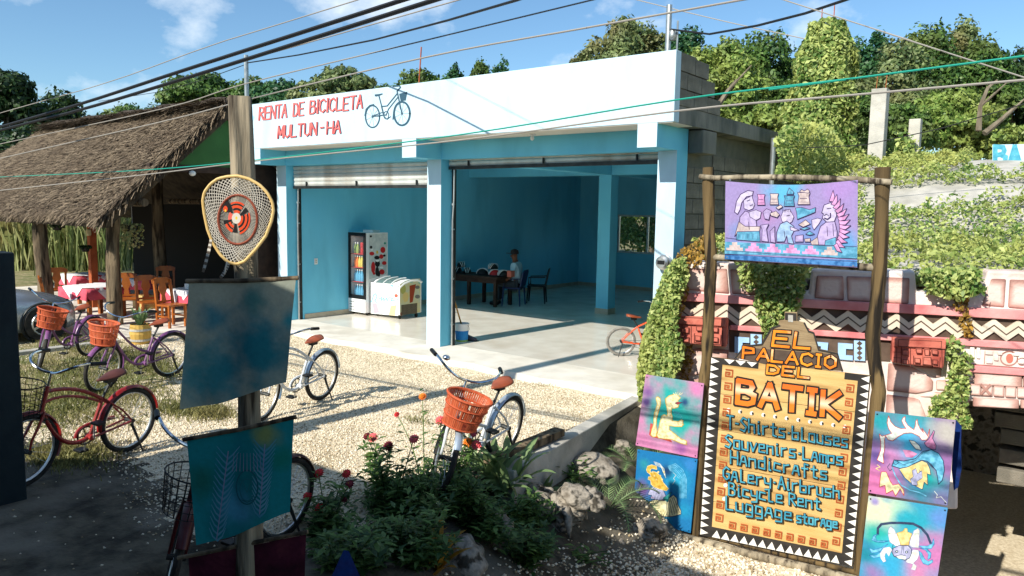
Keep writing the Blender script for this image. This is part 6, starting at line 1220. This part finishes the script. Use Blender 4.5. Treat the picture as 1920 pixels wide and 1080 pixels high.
# interior of the sunken shop
it = thing('sunken_room', 'dark stone room seen through the opening under the temple wall', 'room')
MB().box((6.9,4.2,-1.5),(14,4.5,2.2)).build('back_wall', M['rock'], it); MB().box((7.2,-.7,-1.5),(7.5,4.2,1.6)).build('side_wall', M['rock'], it)
for k, (x, z) in enumerate(((8.85,.5),(8.93,.33),(9.0,.16),(9.06,-.0),(9.06,-.2),(9.06,-.4))): MB().box((x,.6,z),(10.2,1.0,z+.15)).build('stone', M['block'], it, bevel=.012)
# ------------------------------------------------------------------ vine-covered roof behind the wall
def hill(x, y):
    x = np.asarray(x, float); y = np.asarray(y, float)
    return np.interp(y, [-1.3,-.6,1.0,2.2,3.4,4.6,6.0,7.5,9,14], [1.5,1.6,1.76,1.86,2.2,2.68,3.0,3.2,3.28,3.3])+.05*np.sin(1.7*x)*np.sin(1.9*y)-.03*np.maximum(0, x-8)
hx = np.linspace(5.72, 16, 60); hy = np.linspace(-1.0, 14, 70); a, b_ = np.meshgrid(hx, hy, indexing='ij'); HZ = hill(a, b_); wl_y = -1.25+(a-6.3)*.288+.3; b2 = np.maximum(b_, np.where(a < 6.5, .9, wl_y)); HZ = hill(a, b2)
idx = np.arange(a.size).reshape(a.shape); Q = np.stack([idx[:-1,:-1], idx[1:,:-1], idx[1:,1:], idx[:-1,1:]], -1).reshape(-1, 4)
rf = npmesh('shop_roof', np.stack([a, b2, HZ], -1), Q, M['conc'], smooth=True); tag(rf, 'rough sloping concrete roof mostly hidden under vines', 'roof')
def leafcloud(name, P, N_, size, m, parent=None, label=None, cat='vine', asp=.62, kind='stuff', jit=.8):
    n = len(P); nn = N_+rng.normal(0, jit, (n, 3)); nn /= np.linalg.norm(nn, axis=1, keepdims=True); r = rng.normal(0, 1, (n, 3)); r[:,2] -= .8
    t = r-nn*(r*nn).sum(1, keepdims=True); t /= np.linalg.norm(t, axis=1, keepdims=True); b_ = np.cross(nn, t); s = (size*rng.uniform(.55, 1.3, n))[:,None]
    V = np.stack([P-t*s*.5, P+b_*s*asp*.5+nn*s*.1, P+t*s*.6, P-b_*s*asp*.5+nn*s*.1], 1)
    o = npmesh(name, V, np.arange(n*4).reshape(n, 4), m, parent, kind=kind)
    if label: tag(o, label, cat, kind=kind)
    return o
n = 88000; X = rng.uniform(5.75, 13, n); Y = rng.uniform(-.9, 9.5, n); Y = np.maximum(Y, np.where(X < 6.4, .5, -1.25+(X-6.3)*.288+.2)+.15*rng.random(n))
nzv = np.sin(2.1*X+1.3*Y)+np.sin(3.7*Y-1.1*X+2)+.7*np.sin(7*X+5*Y); cen = 4.25+.12*(X-8)
bare = ((X > 7.75-.1*nzv) & (Y > 5.4+.15*nzv)) | ((np.abs(Y-cen)-.38-.14*nzv < 0) & (X > 6.9-.3*nzv)) | (((X-7.6)**2/.25+(Y-2.0)**2/.1) < 1) | (((X-8.0)**2/.12+(Y-.5)**2/.06) < 1)
lump = .12*np.abs(np.sin(4.3*X+2*Y)*np.sin(3.1*Y-X))+.1*np.abs(np.sin(9*X+Y)*np.sin(8*Y-2*X))
k = ~bare; X, Y, lump = X[k], Y[k], lump[k]; P = np.stack([X, Y, hill(X, Y)+lump+rng.uniform(0, .09, len(X))], -1)
leafcloud('roof_vine', P, np.array((0,-.35,.9))[None]  .repeat(len(P), 0), .056, M['vine'], label='pale green creeper spreading over the concrete roof')
def pxcloud(poly, n, fn, spread):
    P = np.array(poly, float); lo, hi = P.min(0), P.max(0); out = []
    while len(out) < n:
        x, y = random.uniform(lo[0], hi[0]), random.uniform(lo[1], hi[1]); c = False; j = len(P)-1
        for i in range(len(P)):
            if ((P[i][1] > y) != (P[j][1] > y)) and x < (P[j][0]-P[i][0])*(y-P[i][1])/(P[j][1]-P[i][1]+1e-9)+P[i][0]: c = not c
            j = i
        if c: out.append(fn(x, y, random.random()*spread))
    return np.array(out)
onwall = lambda x, y, s: MP.pt(x, y, .02+s)
def cw(lab, poly, n, spread, m='vine', size=.048, fn=onwall, name='creeper'):
    P = pxcloud(poly, n, fn, spread); return leafcloud(name, P, np.array((0,-.8,.5))[None].repeat(len(P), 0), size, M[m], label=lab)
corner = lambda x, y, s: PY(x, y, -1.55+.5*abs(x-1262)/60*.5+s*1.1)
cw('thick green creeper covering the corner of the temple wall', [(1284,482),(1292,520),(1276,560),(1270,620),(1284,650),(1276,690),(1258,712),(1240,740),(1215,748),(1198,752),(1194,700),(1204,640),(1222,575),(1244,515),(1262,488)], 9500, .35, fn=corner)
cw('orange-tinged creeper tips beside the corner of the temple wall', [(1255,500),(1275,470),(1335,430),(1345,470),(1320,490),(1290,505),(1290,560),(1275,600),(1262,560)], 700, .25, m='vine_red', fn=lambda x, y, s: PY(x, y, -1.35+s))
cw('green creeper clump falling over the wall behind the pyramid crest', [(1400,492),(1520,492),(1505,560),(1490,590),(1500,612),(1470,620),(1440,640),(1428,610),(1416,570),(1424,530)], 2200, .16)
cw('thin creeper strand hanging across the zigzag band', [(1785,545),(1812,545),(1815,590),(1822,625),(1812,640),(1795,600),(1786,570)], 160, .08, m='vine_red')
cw('bushy creeper strand hanging beside the right red mask', [(1768,640),(1782,628),(1800,640),(1808,660),(1822,665),(1812,720),(1808,760),(1818,780),(1812,800),(1790,790),(1762,775),(1738,782),(1745,745),(1770,730),(1776,690)], 900, .14)
cw('dry reddish creeper on the wall below the left mask', [(1278,648),(1302,640),(1300,680),(1290,720),(1276,716)], 160, .05, m='vine_red', size=.04)
cw('creeper spilling over the wall top between the merlons', [(1720,505),(1830,500),(1840,545),(1790,560),(1735,548)], 1200, .2)
cw('creeper spilling over the wall behind the banner corner', [(1378,480),(1420,478),(1425,550),(1390,540)], 260, .1)
cw('creeper climbing over the roof slab end beside the grey pipe', [(1452,262),(1470,240),(1500,225),(1560,240),(1590,290),(1590,335),(1520,340),(1450,335),(1462,300)], 3600, .5, size=.075, fn=lambda x, y, s: PX(x, y, 5.74+s))
# vine-clad column
vc = thing('vine_column', 'tall column smothered in yellow-green creeper', 'vine column', (5.32,7.0,3.1)); MB().box((-.2,-.2,-.3),(.2,.2,2.6)).build('column', M['conc'], vc)
n = 15000; h = rng.random(n); a = rng.uniform(0, 2*pi, n); wv = np.interp(h, [0,.12,.4,.75,.9,1], [.85,.62,.56,.5,.36,.3])*(1+.12*np.sin(5*a+7*h)+.1*np.sin(17*h+2*a)); rr = wv*rng.uniform(.8, 1.08, n)
P = np.stack([rr*np.cos(a), rr*np.sin(a), -.1+2.85*h], -1); leafcloud('creeper', P, np.stack([np.cos(a), np.sin(a), .5+0*a], -1), .1, M['vine'], vc)
for x in (-.1, .12): MB().tube([(x,0,2.6),(x,0,3.05)], .01, 5).build('rebar', M['terracotta'], vc)
def cpost(px, y0, y1, Y, w, lab, lean=0, reb=True):
    a = PY(px, y0, Y); b_ = PY(px, y1, Y); t = thing('concrete_post', lab, 'post', (a[0], Y, a[2]-.25)); h = b_[2]-a[2]+.25
    MB().box((-w/2,-w/2,0),(w/2,w/2,h)).build('shaft', M['conc'], t, bevel=.012)
    for x in ((-.3,.3) if reb else ()): MB().tube([(x*w,0,h),(x*w+.01,0,h+.25)], .006, 5).build('rebar', M['terracotta'], t)
cpost(1643,296,168,7.0,.26,'tall square concrete post with rebar on the vine-covered roof'); cpost(1712,300,224,8.0,.2,'short stained concrete post beyond the tall square post', reb=False); cpost(1580,275,200,8.5,.12,'thin grey concrete post behind the vine-clad column', reb=False)
P = PY(1700, 270, 7.9); n = 900; a = rng.uniform(0, 6.28, n); h = rng.random(n); PP_ = np.stack([P[0]+.28*rng.normal(0,.5,n), P[1]-.2+.2*rng.normal(0,.5,n), 3.1+.8*h*rng.random(n)], -1); leafcloud('creeper', PP_, np.array((0,-.7,.7))[None].repeat(n, 0), .1, M['vine'], label='creeper climbing the short stained concrete post')
bs = thing('lettered_panel', 'white panel with pale blue letters BA above the concrete roof', 'sign'); pl = Plane((0,7.3,0),(0,-1,0)); d = Draw(pl, 1440, 0, 3.375, 0); d.prism([(1420,915),(1660,912),(1660,1062),(1420,1058)], 0, .06); d.build('panel', M['white_paint'], bs); d = Draw(pl, 1440, 0, 3.375, .004)
letters(d, 'BA', (1438,1044), (1596,1040), 116, 114, [(30,0,0,0)], .3); d.build('lettering', M['letterblue'], bs)
q = PY(1640,1,7.3); MB().box((PY(1866,315,7.3)[0],7.31,2.6),(PY(1866,315,7.3)[0]+.06,7.36,3.2)).build('leg', M['metal'], bs)
# ------------------------------------------------------------------ kerb wall, rocks, garden plants
kb = [(5.30,.0),(5.46,.0),(5.86,-3.15),(5.70,-3.15)]; tag(MB().prism([(x,y,-.02) for x, y in kb], (0,0,-.9)).build('kerb_wall', M['conc'], bevel=.012), 'low concrete retaining kerb between gravel yard and sunken garden', 'kerb')
a, b_ = PZ(1052,816,.0), PZ(920,872,.0); tag(MB().bar(a+np.array((-.02,0,.035)), b_+np.array((-.02,0,.035)), .13, .07).build('timber_block', M['bark'], bevel=.006), 'short weathered timber lying on the concrete kerb', 'timber')
def rock(px, py, z, r, lab, seed, amp=.22, flat=1.):
    q = PZ(px, py, z); o = MB().blob((0,0,0), (r, r*.85, r*.8*flat), seed, 4, amp).build('rock', M['rock'], smooth='all', loc=tuple(q+np.array((0,0,r*.35*flat)))); return tag(o, lab, 'rock')
rock(1108,905,-.5,.26,'large rounded grey limestone rock below the kerb wall',3,.12); rock(1088,852,-.42,.13,'small pale rock resting behind the large rounded rock',4); rock(1158,852,-.45,.15,'pale upright rock between large rounded rock and ferns',9)
rock(1215,1000,-.75,.2,'flat white rock beside the foot of the sign frame',5,.2,.5); rock(1130,1015,-.72,.07,'fist-sized pale stone on the gravel before the flat rock',6); rock(1160,1022,-.74,.05,'small white stone near the flat white rock',14); rock(920,1010,-.45,.2,'pitted limestone rock in shade below the lily leaves',7,.3); rock(975,955,-.45,.2,'pale craggy rock under the edge of the lily leaves',8,.34); rock(700,1010,-.3,.14,'pale rock lying under the shaded zinnias',10,.25,.6); rock(860,1060,-.35,.2,'dark shaded boulder in the foreground bed',12); rock(740,1075,-.3,.2,'rounded boulder in deep shade before the flowers',13)
# root stump
st = thing('driftwood_stump', 'pale gnarled root stump propped beside the ferns', 'stump', tuple(PZ(1045,985,-.55))); st.scale = (.85,.85,.8)
for k in range(5):
    a = k*1.3+.5; L_ = .26+.1*sin(k*2.3); MB().tube(bez([(0,0,.1), (.12*cos(a),.12*sin(a),.3+.05*sin(k)), (L_*cos(a)*.9,L_*sin(a)*.9,.34+.1*sin(k*1.7)), (L_*cos(a)*1.15,L_*sin(a)*1.15,.1+.1*sin(k*1.3))], 7), [.09,.09,.085,.07,.06,.05,.04,.02], 9).build('root', M['rock'], st, smooth='all')
for k, (x, y, z, r) in enumerate(((0,0,.12,.2),(-.2,-.05,.26,.16),(.12,.08,.3,.17),(.3,.15,.34,.13),(-.3,-.15,.1,.16))): MB().blob((x,y,z), (r*1.2,r,r*.85), 5+k, 4, .36).build('trunk', M['rock'], st, smooth='all')
# lily-like plant
ly = thing('lily_plant', 'clump of broad pale green strap leaves beside the kerb end', 'plant', tuple(PZ(930,915,-.24)))
L3 = [shared(strapleaf(.46, .05, .7, .15), 'leaf', M['lily']), shared(strapleaf(.5, .048, 1., .45), 'leaf', M['lily']), shared(strapleaf(.44, .052, 1.1, .75), 'leaf', M['lily']), shared(strapleaf(.36, .046, .9, 1.), 'leaf', M['lily'])]
for i in range(64): inst(L3[(i*7) % 4], 'leaf', ly, (.2*cos(i*1.7)*(i%5)/4+.1*sin(i), .16*sin(i*1.7)*(i%5)/4, .0), i*2.4+.3*sin(i), sc=(.8+.08*(i%5), 1, .85+.07*(i % 4)))
l2 = thing('lily_plant', 'smaller lighter strap-leaved plant next to the rounded rock', 'plant', tuple(PZ(1020,935,-.45)))
for i in range(12): inst(L3[i % 4], 'leaf', l2, (0,0,0), i*2.4, sc=(.6,.8,.62))
ct = thing('croton_plant', 'yellow streaked croton leaves in the shaded foreground', 'plant', tuple(PZ(800,1075,-.3))); mc = leafm('croton_leaf', (110,90,30), (186,136,40), (120,60,30))
L4 = [shared(strapleaf(.42, .03, .7, .3), 'leaf', mc), shared(strapleaf(.38, .032, .8, .7), 'leaf', mc)]
for i in range(22): inst(L4[i % 2], 'leaf', ct, (.1*cos(i*1.9), .1*sin(i*1.9), .0), i*2.4, sc=(1,1,.9))
# cycad fronds
def frond(L_, bend):
    m = MB(); n = 26; R = bez([(0,0,0),(L_*.35,0,L_*.5),(L_*.8,0,L_*.6),(L_,0,L_*(.6-bend))], n); m.tube(R, .005, 5)
    for i in range(3, n):
        t = i/n; w = .1*sin(pi*(.1+.86*t)); d_ = R[i]-R[i-1]; d_ /= np.linalg.norm(d_)
        for s in (-1, 1): e = R[i]+np.array((d_[0]*.05, s*w, d_[2]*.05+.02)); m.add([R[i]-d_*.006, R[i]+d_*.008, e], [(0,1,2)])
    return m
fm_ = [shared(frond(.55,.5), 'frond', M['lily']), shared(frond(.48,.2), 'frond', M['lily'])]
for (px, py, z, k, lab, rot) in ((1140,962,-.6,9,'feathery cycad fronds beside the blue canvas',0.), (1195,890,-.55,8,'feathery cycad fronds in shade at the kerb end',1.)):
    cy_ = thing('cycad', lab, 'plant', tuple(PZ(px, py, z)))
    for i in range(k): inst(fm_[i % 2], 'frond', cy_, (0,0,0), rot+i*2*pi/k)
# zinnias
def lance(P, D_, size, asp=.36):
    n = len(P); up = np.array((0,0,1.))[None]; sd = np.cross(D_, up); sd /= np.linalg.norm(sd, axis=1, keepdims=True)+1e-9; nn = np.cross(sd, D_); s = (size*rng.uniform(.6, 1.25, n))[:,None]
    return np.stack([P, P+D_*s*.4+sd*s*asp*.5+nn*s*.06, P+D_*s-nn*s*.12, P+D_*s*.4-sd*s*asp*.5+nn*s*.06], 1)
PETC = {'coral': mat('coral_petal', (226,90,96), (236,116,118), 9, .7), 'pink': mat('pink_petal', (224,96,124), (232,120,140), 9, .7), 'dark': mat('dark_red_petal', (92,26,40), (120,36,50), 9, .7), 'orange': mat('orange_petal', (226,110,30), (236,140,50), 9, .7), 'red': mat('red_petal', (206,50,56), None)}
CEN = mat('flower_centre', (150,100,30), None)
def flower(parent, base, p, col, r, root):
    r *= 1.3
    m = MB(); p = np.array(p); tilt = np.array((.35,-.75,.75)); tilt /= np.linalg.norm(tilt); a = np.cross(tilt, (0,0,1.)); a /= np.linalg.norm(a); b_ = np.cross(tilt, a)
    for ring_, (rr, k, up) in enumerate(((r,13,.0),(r*.72,11,.012),(r*.45,8,.02))):
        for i in range(k):
            t = 2*pi*i/k+ring_*.3; e = a*cos(t)+b_*sin(t); s = np.cross(tilt, e)*rr*.26; c = p+tilt*up; m.add([c, c+e*rr*.6+s+tilt*.006, c+e*rr-tilt*.004, c+e*rr*.6-s+tilt*.006], [(0,1,2,3)])
    o = m.build('flower_head', PETC[col], parent); MB().blob(p+tilt*.02, (r*.2,r*.2,r*.18), 1, 1, .0).build('centre', CEN, o)
def zinnia(lab, base, tops, flowers, nl, size=.085):
    t = thing('zinnia_plant', lab, 'flowering plant', tuple(base)); base = np.array(base); st_ = MB(); Pp = []; Dd = []
    for tp in tops:
        tp = np.array(tp)-base; mid = tp*.5+np.array((tp[0]*-.2+rng.normal(0,.04), rng.normal(0,.04), .02)); c = bez([(rng.normal(0,.03),rng.normal(0,.03),0), mid, tp], 7); st_.tube(c, [.006,.006,.006,.005,.005,.004,.004,.003], 5)
        for i in range(nl):
            u = rng.uniform(.05, .97); j = min(int(u*7), 6); p = c[j]+(c[j+1]-c[j])*(u*7-j); a = rng.uniform(0, 6.28); d_ = np.array((cos(a), sin(a), rng.uniform(-.1, .7))); Pp.append(p+rng.normal(0,.035,3)); Dd.append(d_/np.linalg.norm(d_))
    st_.build('stems', M['zleaf'], t); V = lance(np.array(Pp), np.array(Dd), size); npmesh('leaves', V, np.arange(len(V)*4).reshape(-1, 4), M['zleaf'], t, kind='stuff')
    for (p, col, r) in flowers: flower(t, base, np.array(p)-base, col, r, t)
def FL(px, py, Y): return PY(px, py, Y)
def bush(lab, px, py, z, Yp, top, fl, nl, nst):
    base = PZ(px, py, z); tops = []
    for i in range(nst): x = px+random.uniform(-1, 1)*top[1]; y = top[0]+random.uniform(0, top[2])+abs(x-px)*.25; tops.append(PY(x, y, base[1]+random.uniform(-.25,.25)))
    fls = [(PY(x, y, base[1]+o_), c, r) for x, y, c, r, o_ in fl]; zinnia(lab, base, tops+[f[0] for f in fls], fls, nl)
bush('tall zinnia bush with dark red and coral flowers before the gravel', 735, 985, -.25, 0, (855,65,80), [(688,818,'dark',.028,0),(699,820,'coral',.034,0),(728,836,'dark',.036,0),(692,853,'dark',.024,.1),(776,823,'coral',.034,.05)], 95, 20)
bush('zinnia bush with pink and orange flowers in front of the silver bicycle', 850, 960, -.3, 0, (850,60,90), [(825,788,'coral',.036,0),(888,812,'pink',.03,.05),(877,829,'orange',.036,0),(893,834,'coral',.036,0),(850,860,'orange',.015,.1)], 80, 18)
bush('slender zinnia with orange flower against the gravel yard', 795, 930, -.2, 0, (840,30,60), [(792,743,'orange',.028,0),(744,777,'red',.022,0)], 16, 4)
bush('shaded zinnia bush with red flowers beside the lower batik cloth', 615, 1010, -.2, 0, (920,55,90), [(598,887,'red',.032,0),(650,888,'red',.03,0),(655,908,'dark',.03,0),(576,930,'red',.03,0),(600,953,'red',.036,0),(645,935,'dark',.03,.1)], 60, 16)
bush('dense shaded leafy bush at the front of the flower bed', 760, 1060, -.25, 0, (940,90,100), [], 110, 26)
bush('low leafy plant in shade under the lily leaves', 900, 1010, -.35, 0, (940,70,60), [], 95, 20)
bush('shaded leafy plant beside the pitted limestone rock', 980, 1050, -.45, 0, (985,70,60), [], 80, 18)
bush('leafy weeds in shade beside the wine coloured cloth', 660, 1080, -.2, 0, (985,90,80), [], 90, 22)
bush('small leafy weeds on the rocks beside the stump', 1010, 985, -.45, 0, (925,40,50), [], 22, 8)
bush('leafy weeds along the kerb behind the rounded rock', 1075, 900, -.4, 0, (845,60,40), [], 14, 9)
bush('sparse weeds on the shaded gravel before the flat rock', 1090, 1055, -.7, 0, (1020,50,30), [], 14, 8)

bush('fuller leafy plant with sunlit tips beside the lily leaves', 860, 985, -.3, 0, (885,70,70), [], 90, 18)
bush('leafy plant spreading over the pale craggy rock', 965, 975, -.4, 0, (915,60,60), [], 60, 14)
bush('leafy plant between the two zinnia bushes', 790, 990, -.28, 0, (880,50,70), [], 80, 16)
# ------------------------------------------------------------------ trees
def treeat(lab, px, ytop, ybot, hw, D, m, n0, kind='tree', seed=0, sz=.2, name='tree', trunk=True, nb=None):
    n = int(n0*1.7)
    r = np.random.default_rng(seed+17); T_ = PD(px, ytop, D); Bt = PD(px, ybot, D); R = hw*D/F*1.28; H_ = T_[2]-Bt[2]; cz = (T_[2]+Bt[2])/2
    root = thing(name, lab, 'tree', (T_[0], T_[1], -.1))
    nb = nb or 40; C_ = r.normal(0, 1, (nb, 3)); C_ /= np.linalg.norm(C_, axis=1, keepdims=True); C_ *= r.uniform(.4, .78, (nb, 1)); C_[:,2] = np.abs(C_[:,2])*1.0*np.where(r.random(nb) < .62, 1, -1)
    C_[0] = (.15,0,.72); sr = r.uniform(.18, .36, nb); k = r.integers(0, nb, n); u = r.normal(0, 1, (n, 3)); u /= np.linalg.norm(u, axis=1, keepdims=True); u[:,2] = np.where(u[:,2] < -.3, -u[:,2]*.6, u[:,2])
    rad = sr[k]*r.uniform(.7, 1.08, n)*(1+.2*np.sin(5*u[:,0]+k)*np.sin(6*u[:,1]+2*k)); L_ = C_[k]+u*rad[:,None]; P = L_*np.array((R*1.05, R*1.05, H_/2*1.02))+np.array((0, 0, cz+.1))
    nn = u+r.normal(0, .55, (n, 3)); nn /= np.linalg.norm(nn, axis=1, keepdims=True); t = r.normal(0, 1, (n, 3)); t -= nn*(t*nn).sum(1, keepdims=True); t /= np.linalg.norm(t, axis=1, keepdims=True); b_ = np.cross(nn, t); s = (sz*.72*r.uniform(.5, 1.35, n))[:,None]
    V = np.stack([P-t*s*.5, P+b_*s*.3, P+t*s*.6, P-b_*s*.3], 1); npmesh('crown', V, np.arange(n*4).reshape(n, 4), M[m], root)
    if trunk:
        w = MB(); tr = max(.1, R*.09); w.tube([(0,0,0),(.1*R,0,cz*.4),(0,.05*R,cz*.75),(0,0,cz+H_*.25)], [tr*1.3,tr,tr*.8,tr*.35], 8)
        for j in range(7): c = C_[j]*np.array((R,R,H_/2))*.85; w.tube([(0,0,max(.3,cz-H_*.25)), (c[0]*.5,c[1]*.5,cz+c[2]*.35), (c[0],c[1],cz+c[2])], [tr*.5,tr*.32,tr*.1], 5)
        w.build('trunk', M['trunk'], root, smooth=True)
    return root
TR = [ # label, px, ytop, ybottom, half width, depth, leaf, count, leaf size
 ('large dark tree rising over the left end of the thatched roof', 5, 128, 420, 95, 30, 'leaf_dark', 12000, .3),
 ('dark rounded tree behind the thatched roof hip', 105, 172, 380, 80, 33, 'leaf_dark', 10000, .3),
 ('low dark tree filling the gap left of the thatched ridge', 50, 235, 460, 90, 28, 'leaf_dark', 9000, .28),
 ('small tree standing alone above the thatched ridge', 232, 198, 300, 55, 36, 'leaf_mid', 4500, .26),
 ('olive tree above the thatched ridge next to the taller tree', 305, 212, 300, 55, 36, 'leaf_olive', 4500, .26),
 ('tall tree behind the thatched ridge beside the service pipe', 385, 134, 280, 92, 34, 'leaf_mid', 11000, .26),
 ('tree behind the weathered post and service pipe', 468, 146, 270, 55, 34, 'leaf_mid', 6000, .26),
 ('spiky green tree behind the left end of the parapet', 530, 150, 270, 55, 32, 'leaf_teal', 6000, .26),
 ('low dark shrub tree between parapet letters and sky', 585, 170, 260, 45, 33, 'leaf_dark', 4000, .24),
 ('broad brownish tree above the painted lettering', 640, 126, 260, 72, 31, 'leaf_olive', 8000, .24),
 ('low tree just left of the painted bicycle', 708, 158, 250, 50, 33, 'leaf_mid', 5000, .24),
 ('palm-like shrub above the painted bicycle', 785, 132, 230, 44, 34, 'leaf_mid', 3500, .26),
 ('small round dark treetop above the parapet middle', 851, 116, 230, 20, 34, 'leaf_teal', 1800, .22),
 ('small pointed treetop next to the round dark treetop', 896, 112, 230, 26, 35, 'leaf_mid', 2000, .22),
 ('third small treetop above the parapet middle', 942, 110, 230, 22, 35, 'leaf_teal', 1800, .22),
 ('small shrub treetop left of the big pale tree', 1098, 88, 220, 30, 30, 'leaf_olive', 2500, .22),
 ('big pale green tree behind the right half of parapet', 1160, 36, 240, 74, 28, 'leaf_olive', 9000, .22),
 ('pale tree beside the roof corner pipe', 1232, 58, 240, 58, 28, 'leaf_olive', 7000, .22),
 ('tree right behind the roof corner pipe', 1290, 56, 260, 52, 27, 'leaf_teal', 7000, .22),
 ('yellow-green tree behind the stepped block parapet end', 1352, 68, 330, 80, 23, 'leaf_yel', 12000, .2),
 ('mid green tree between block parapet and vine column', 1430, 72, 330, 72, 25, 'leaf_mid', 12000, .2),
 ('dark filler tree behind the vine-clad column', 1500, 80, 340, 70, 27, 'leaf_mid', 10000, .2),
 ('dark tree whose pointed top stands right of the vine column', 1636, 46, 330, 40, 28, 'leaf_teal', 7000, .2),
 ('brownish tree behind the tall concrete post', 1665, 78, 330, 78, 25, 'leaf_olive', 12000, .2),
 ('tree with dense mid green crown beyond the short concrete post', 1735, 52, 330, 76, 27, 'leaf_mid', 12000, .2),
 ('highest brown-green tree crown on the wooded slope', 1796, 36, 320, 66, 28, 'leaf_olive', 12000, .2),
 ('dark green tree sloping down toward the lettered panel', 1850, 78, 320, 62, 27, 'leaf_mid', 10000, .2),
 ('tree behind the lettered panel at the wood edge', 1905, 84, 320, 54, 28, 'leaf_dark', 8000, .2),
 ('tree beyond the lettered panel past the wood edge', 1980, 74, 320, 70, 28, 'leaf_mid', 8000, .2),
 ('bright yellow-green bushy tree between the concrete posts', 1785, 172, 318, 72, 19, 'leaf_yel', 9000, .17),
 ('leafy bush left of the tall concrete post', 1605, 168, 312, 48, 18, 'leaf_mid', 6000, .16),
 ('green bush between the tall and short concrete posts', 1690, 190, 316, 50, 18.5, 'leaf_mid', 6000, .16),
 ('low bright bush at the foot of the wood behind lettered panel', 1890, 236, 322, 55, 18.5, 'leaf_yel', 5000, .15),
 ('low bright bush behind the block wall and pipe', 1425, 190, 330, 62, 18, 'leaf_yel', 7000, .16),
 ('pale yellowish bush right behind the roof slab corner', 1350, 190, 320, 50, 18, 'leaf_yel', 6000, .16),
 ('green tree outside the back window of the shop', 1215, 340, 560, 60, 24, 'leaf_yel', 6000, .18),
]
for i, (lab, px, yt, yb, hw, D, m, n, sz) in enumerate(TR): treeat(lab, px, yt, yb, hw, D, m, n, seed=i, sz=sz)
# bare pale branches showing in front of the wood
for (px, pts, lab) in ((1835, [(1835,245),(1838,200),(1852,165),(1870,150)], 'bare forked pale trunk before the dark wood'), (1850, [(1846,250),(1880,222),(1905,200)], 'pale leaning branch near the lettered panel'), (1365, [(1345,200),(1365,170),(1382,150)], 'pale dead branch leaning behind the roof slab')):
    P = [PD(x, y, 17.5) for x, y in pts]; m = MB().tube(P, [.07,.05,.04,.02][:len(P)], 6); m.tube([P[1], P[1]+np.array((.5,.1,.55))], [.035,.012], 5); tag(m.build('bare_branch', M['trunk'], smooth=True), lab, 'branch')
# reeds behind the open restaurant
sp = [tuple(PD(x, 560, D)[:2])+(1.6, .6) for x in range(-20, 200, 25) for D in (26.5, 28.)]
blades('reeds', 16000, sp, 1.3, 3.1, M['reed'], 'tall pale green reeds beyond the open restaurant', 'reeds', z=-.1, w=.02, lean=.22)
sp = [tuple(PD(x, 560, 30)[:2])+(1.4, .4) for x in range(-20, 220, 25)]
blades('dark_reeds', 4000, sp, 2., 4., M['leaf_dark'], 'dark shaded foliage behind the pale reeds', 'foliage', z=-.1, w=.06, lean=.2)
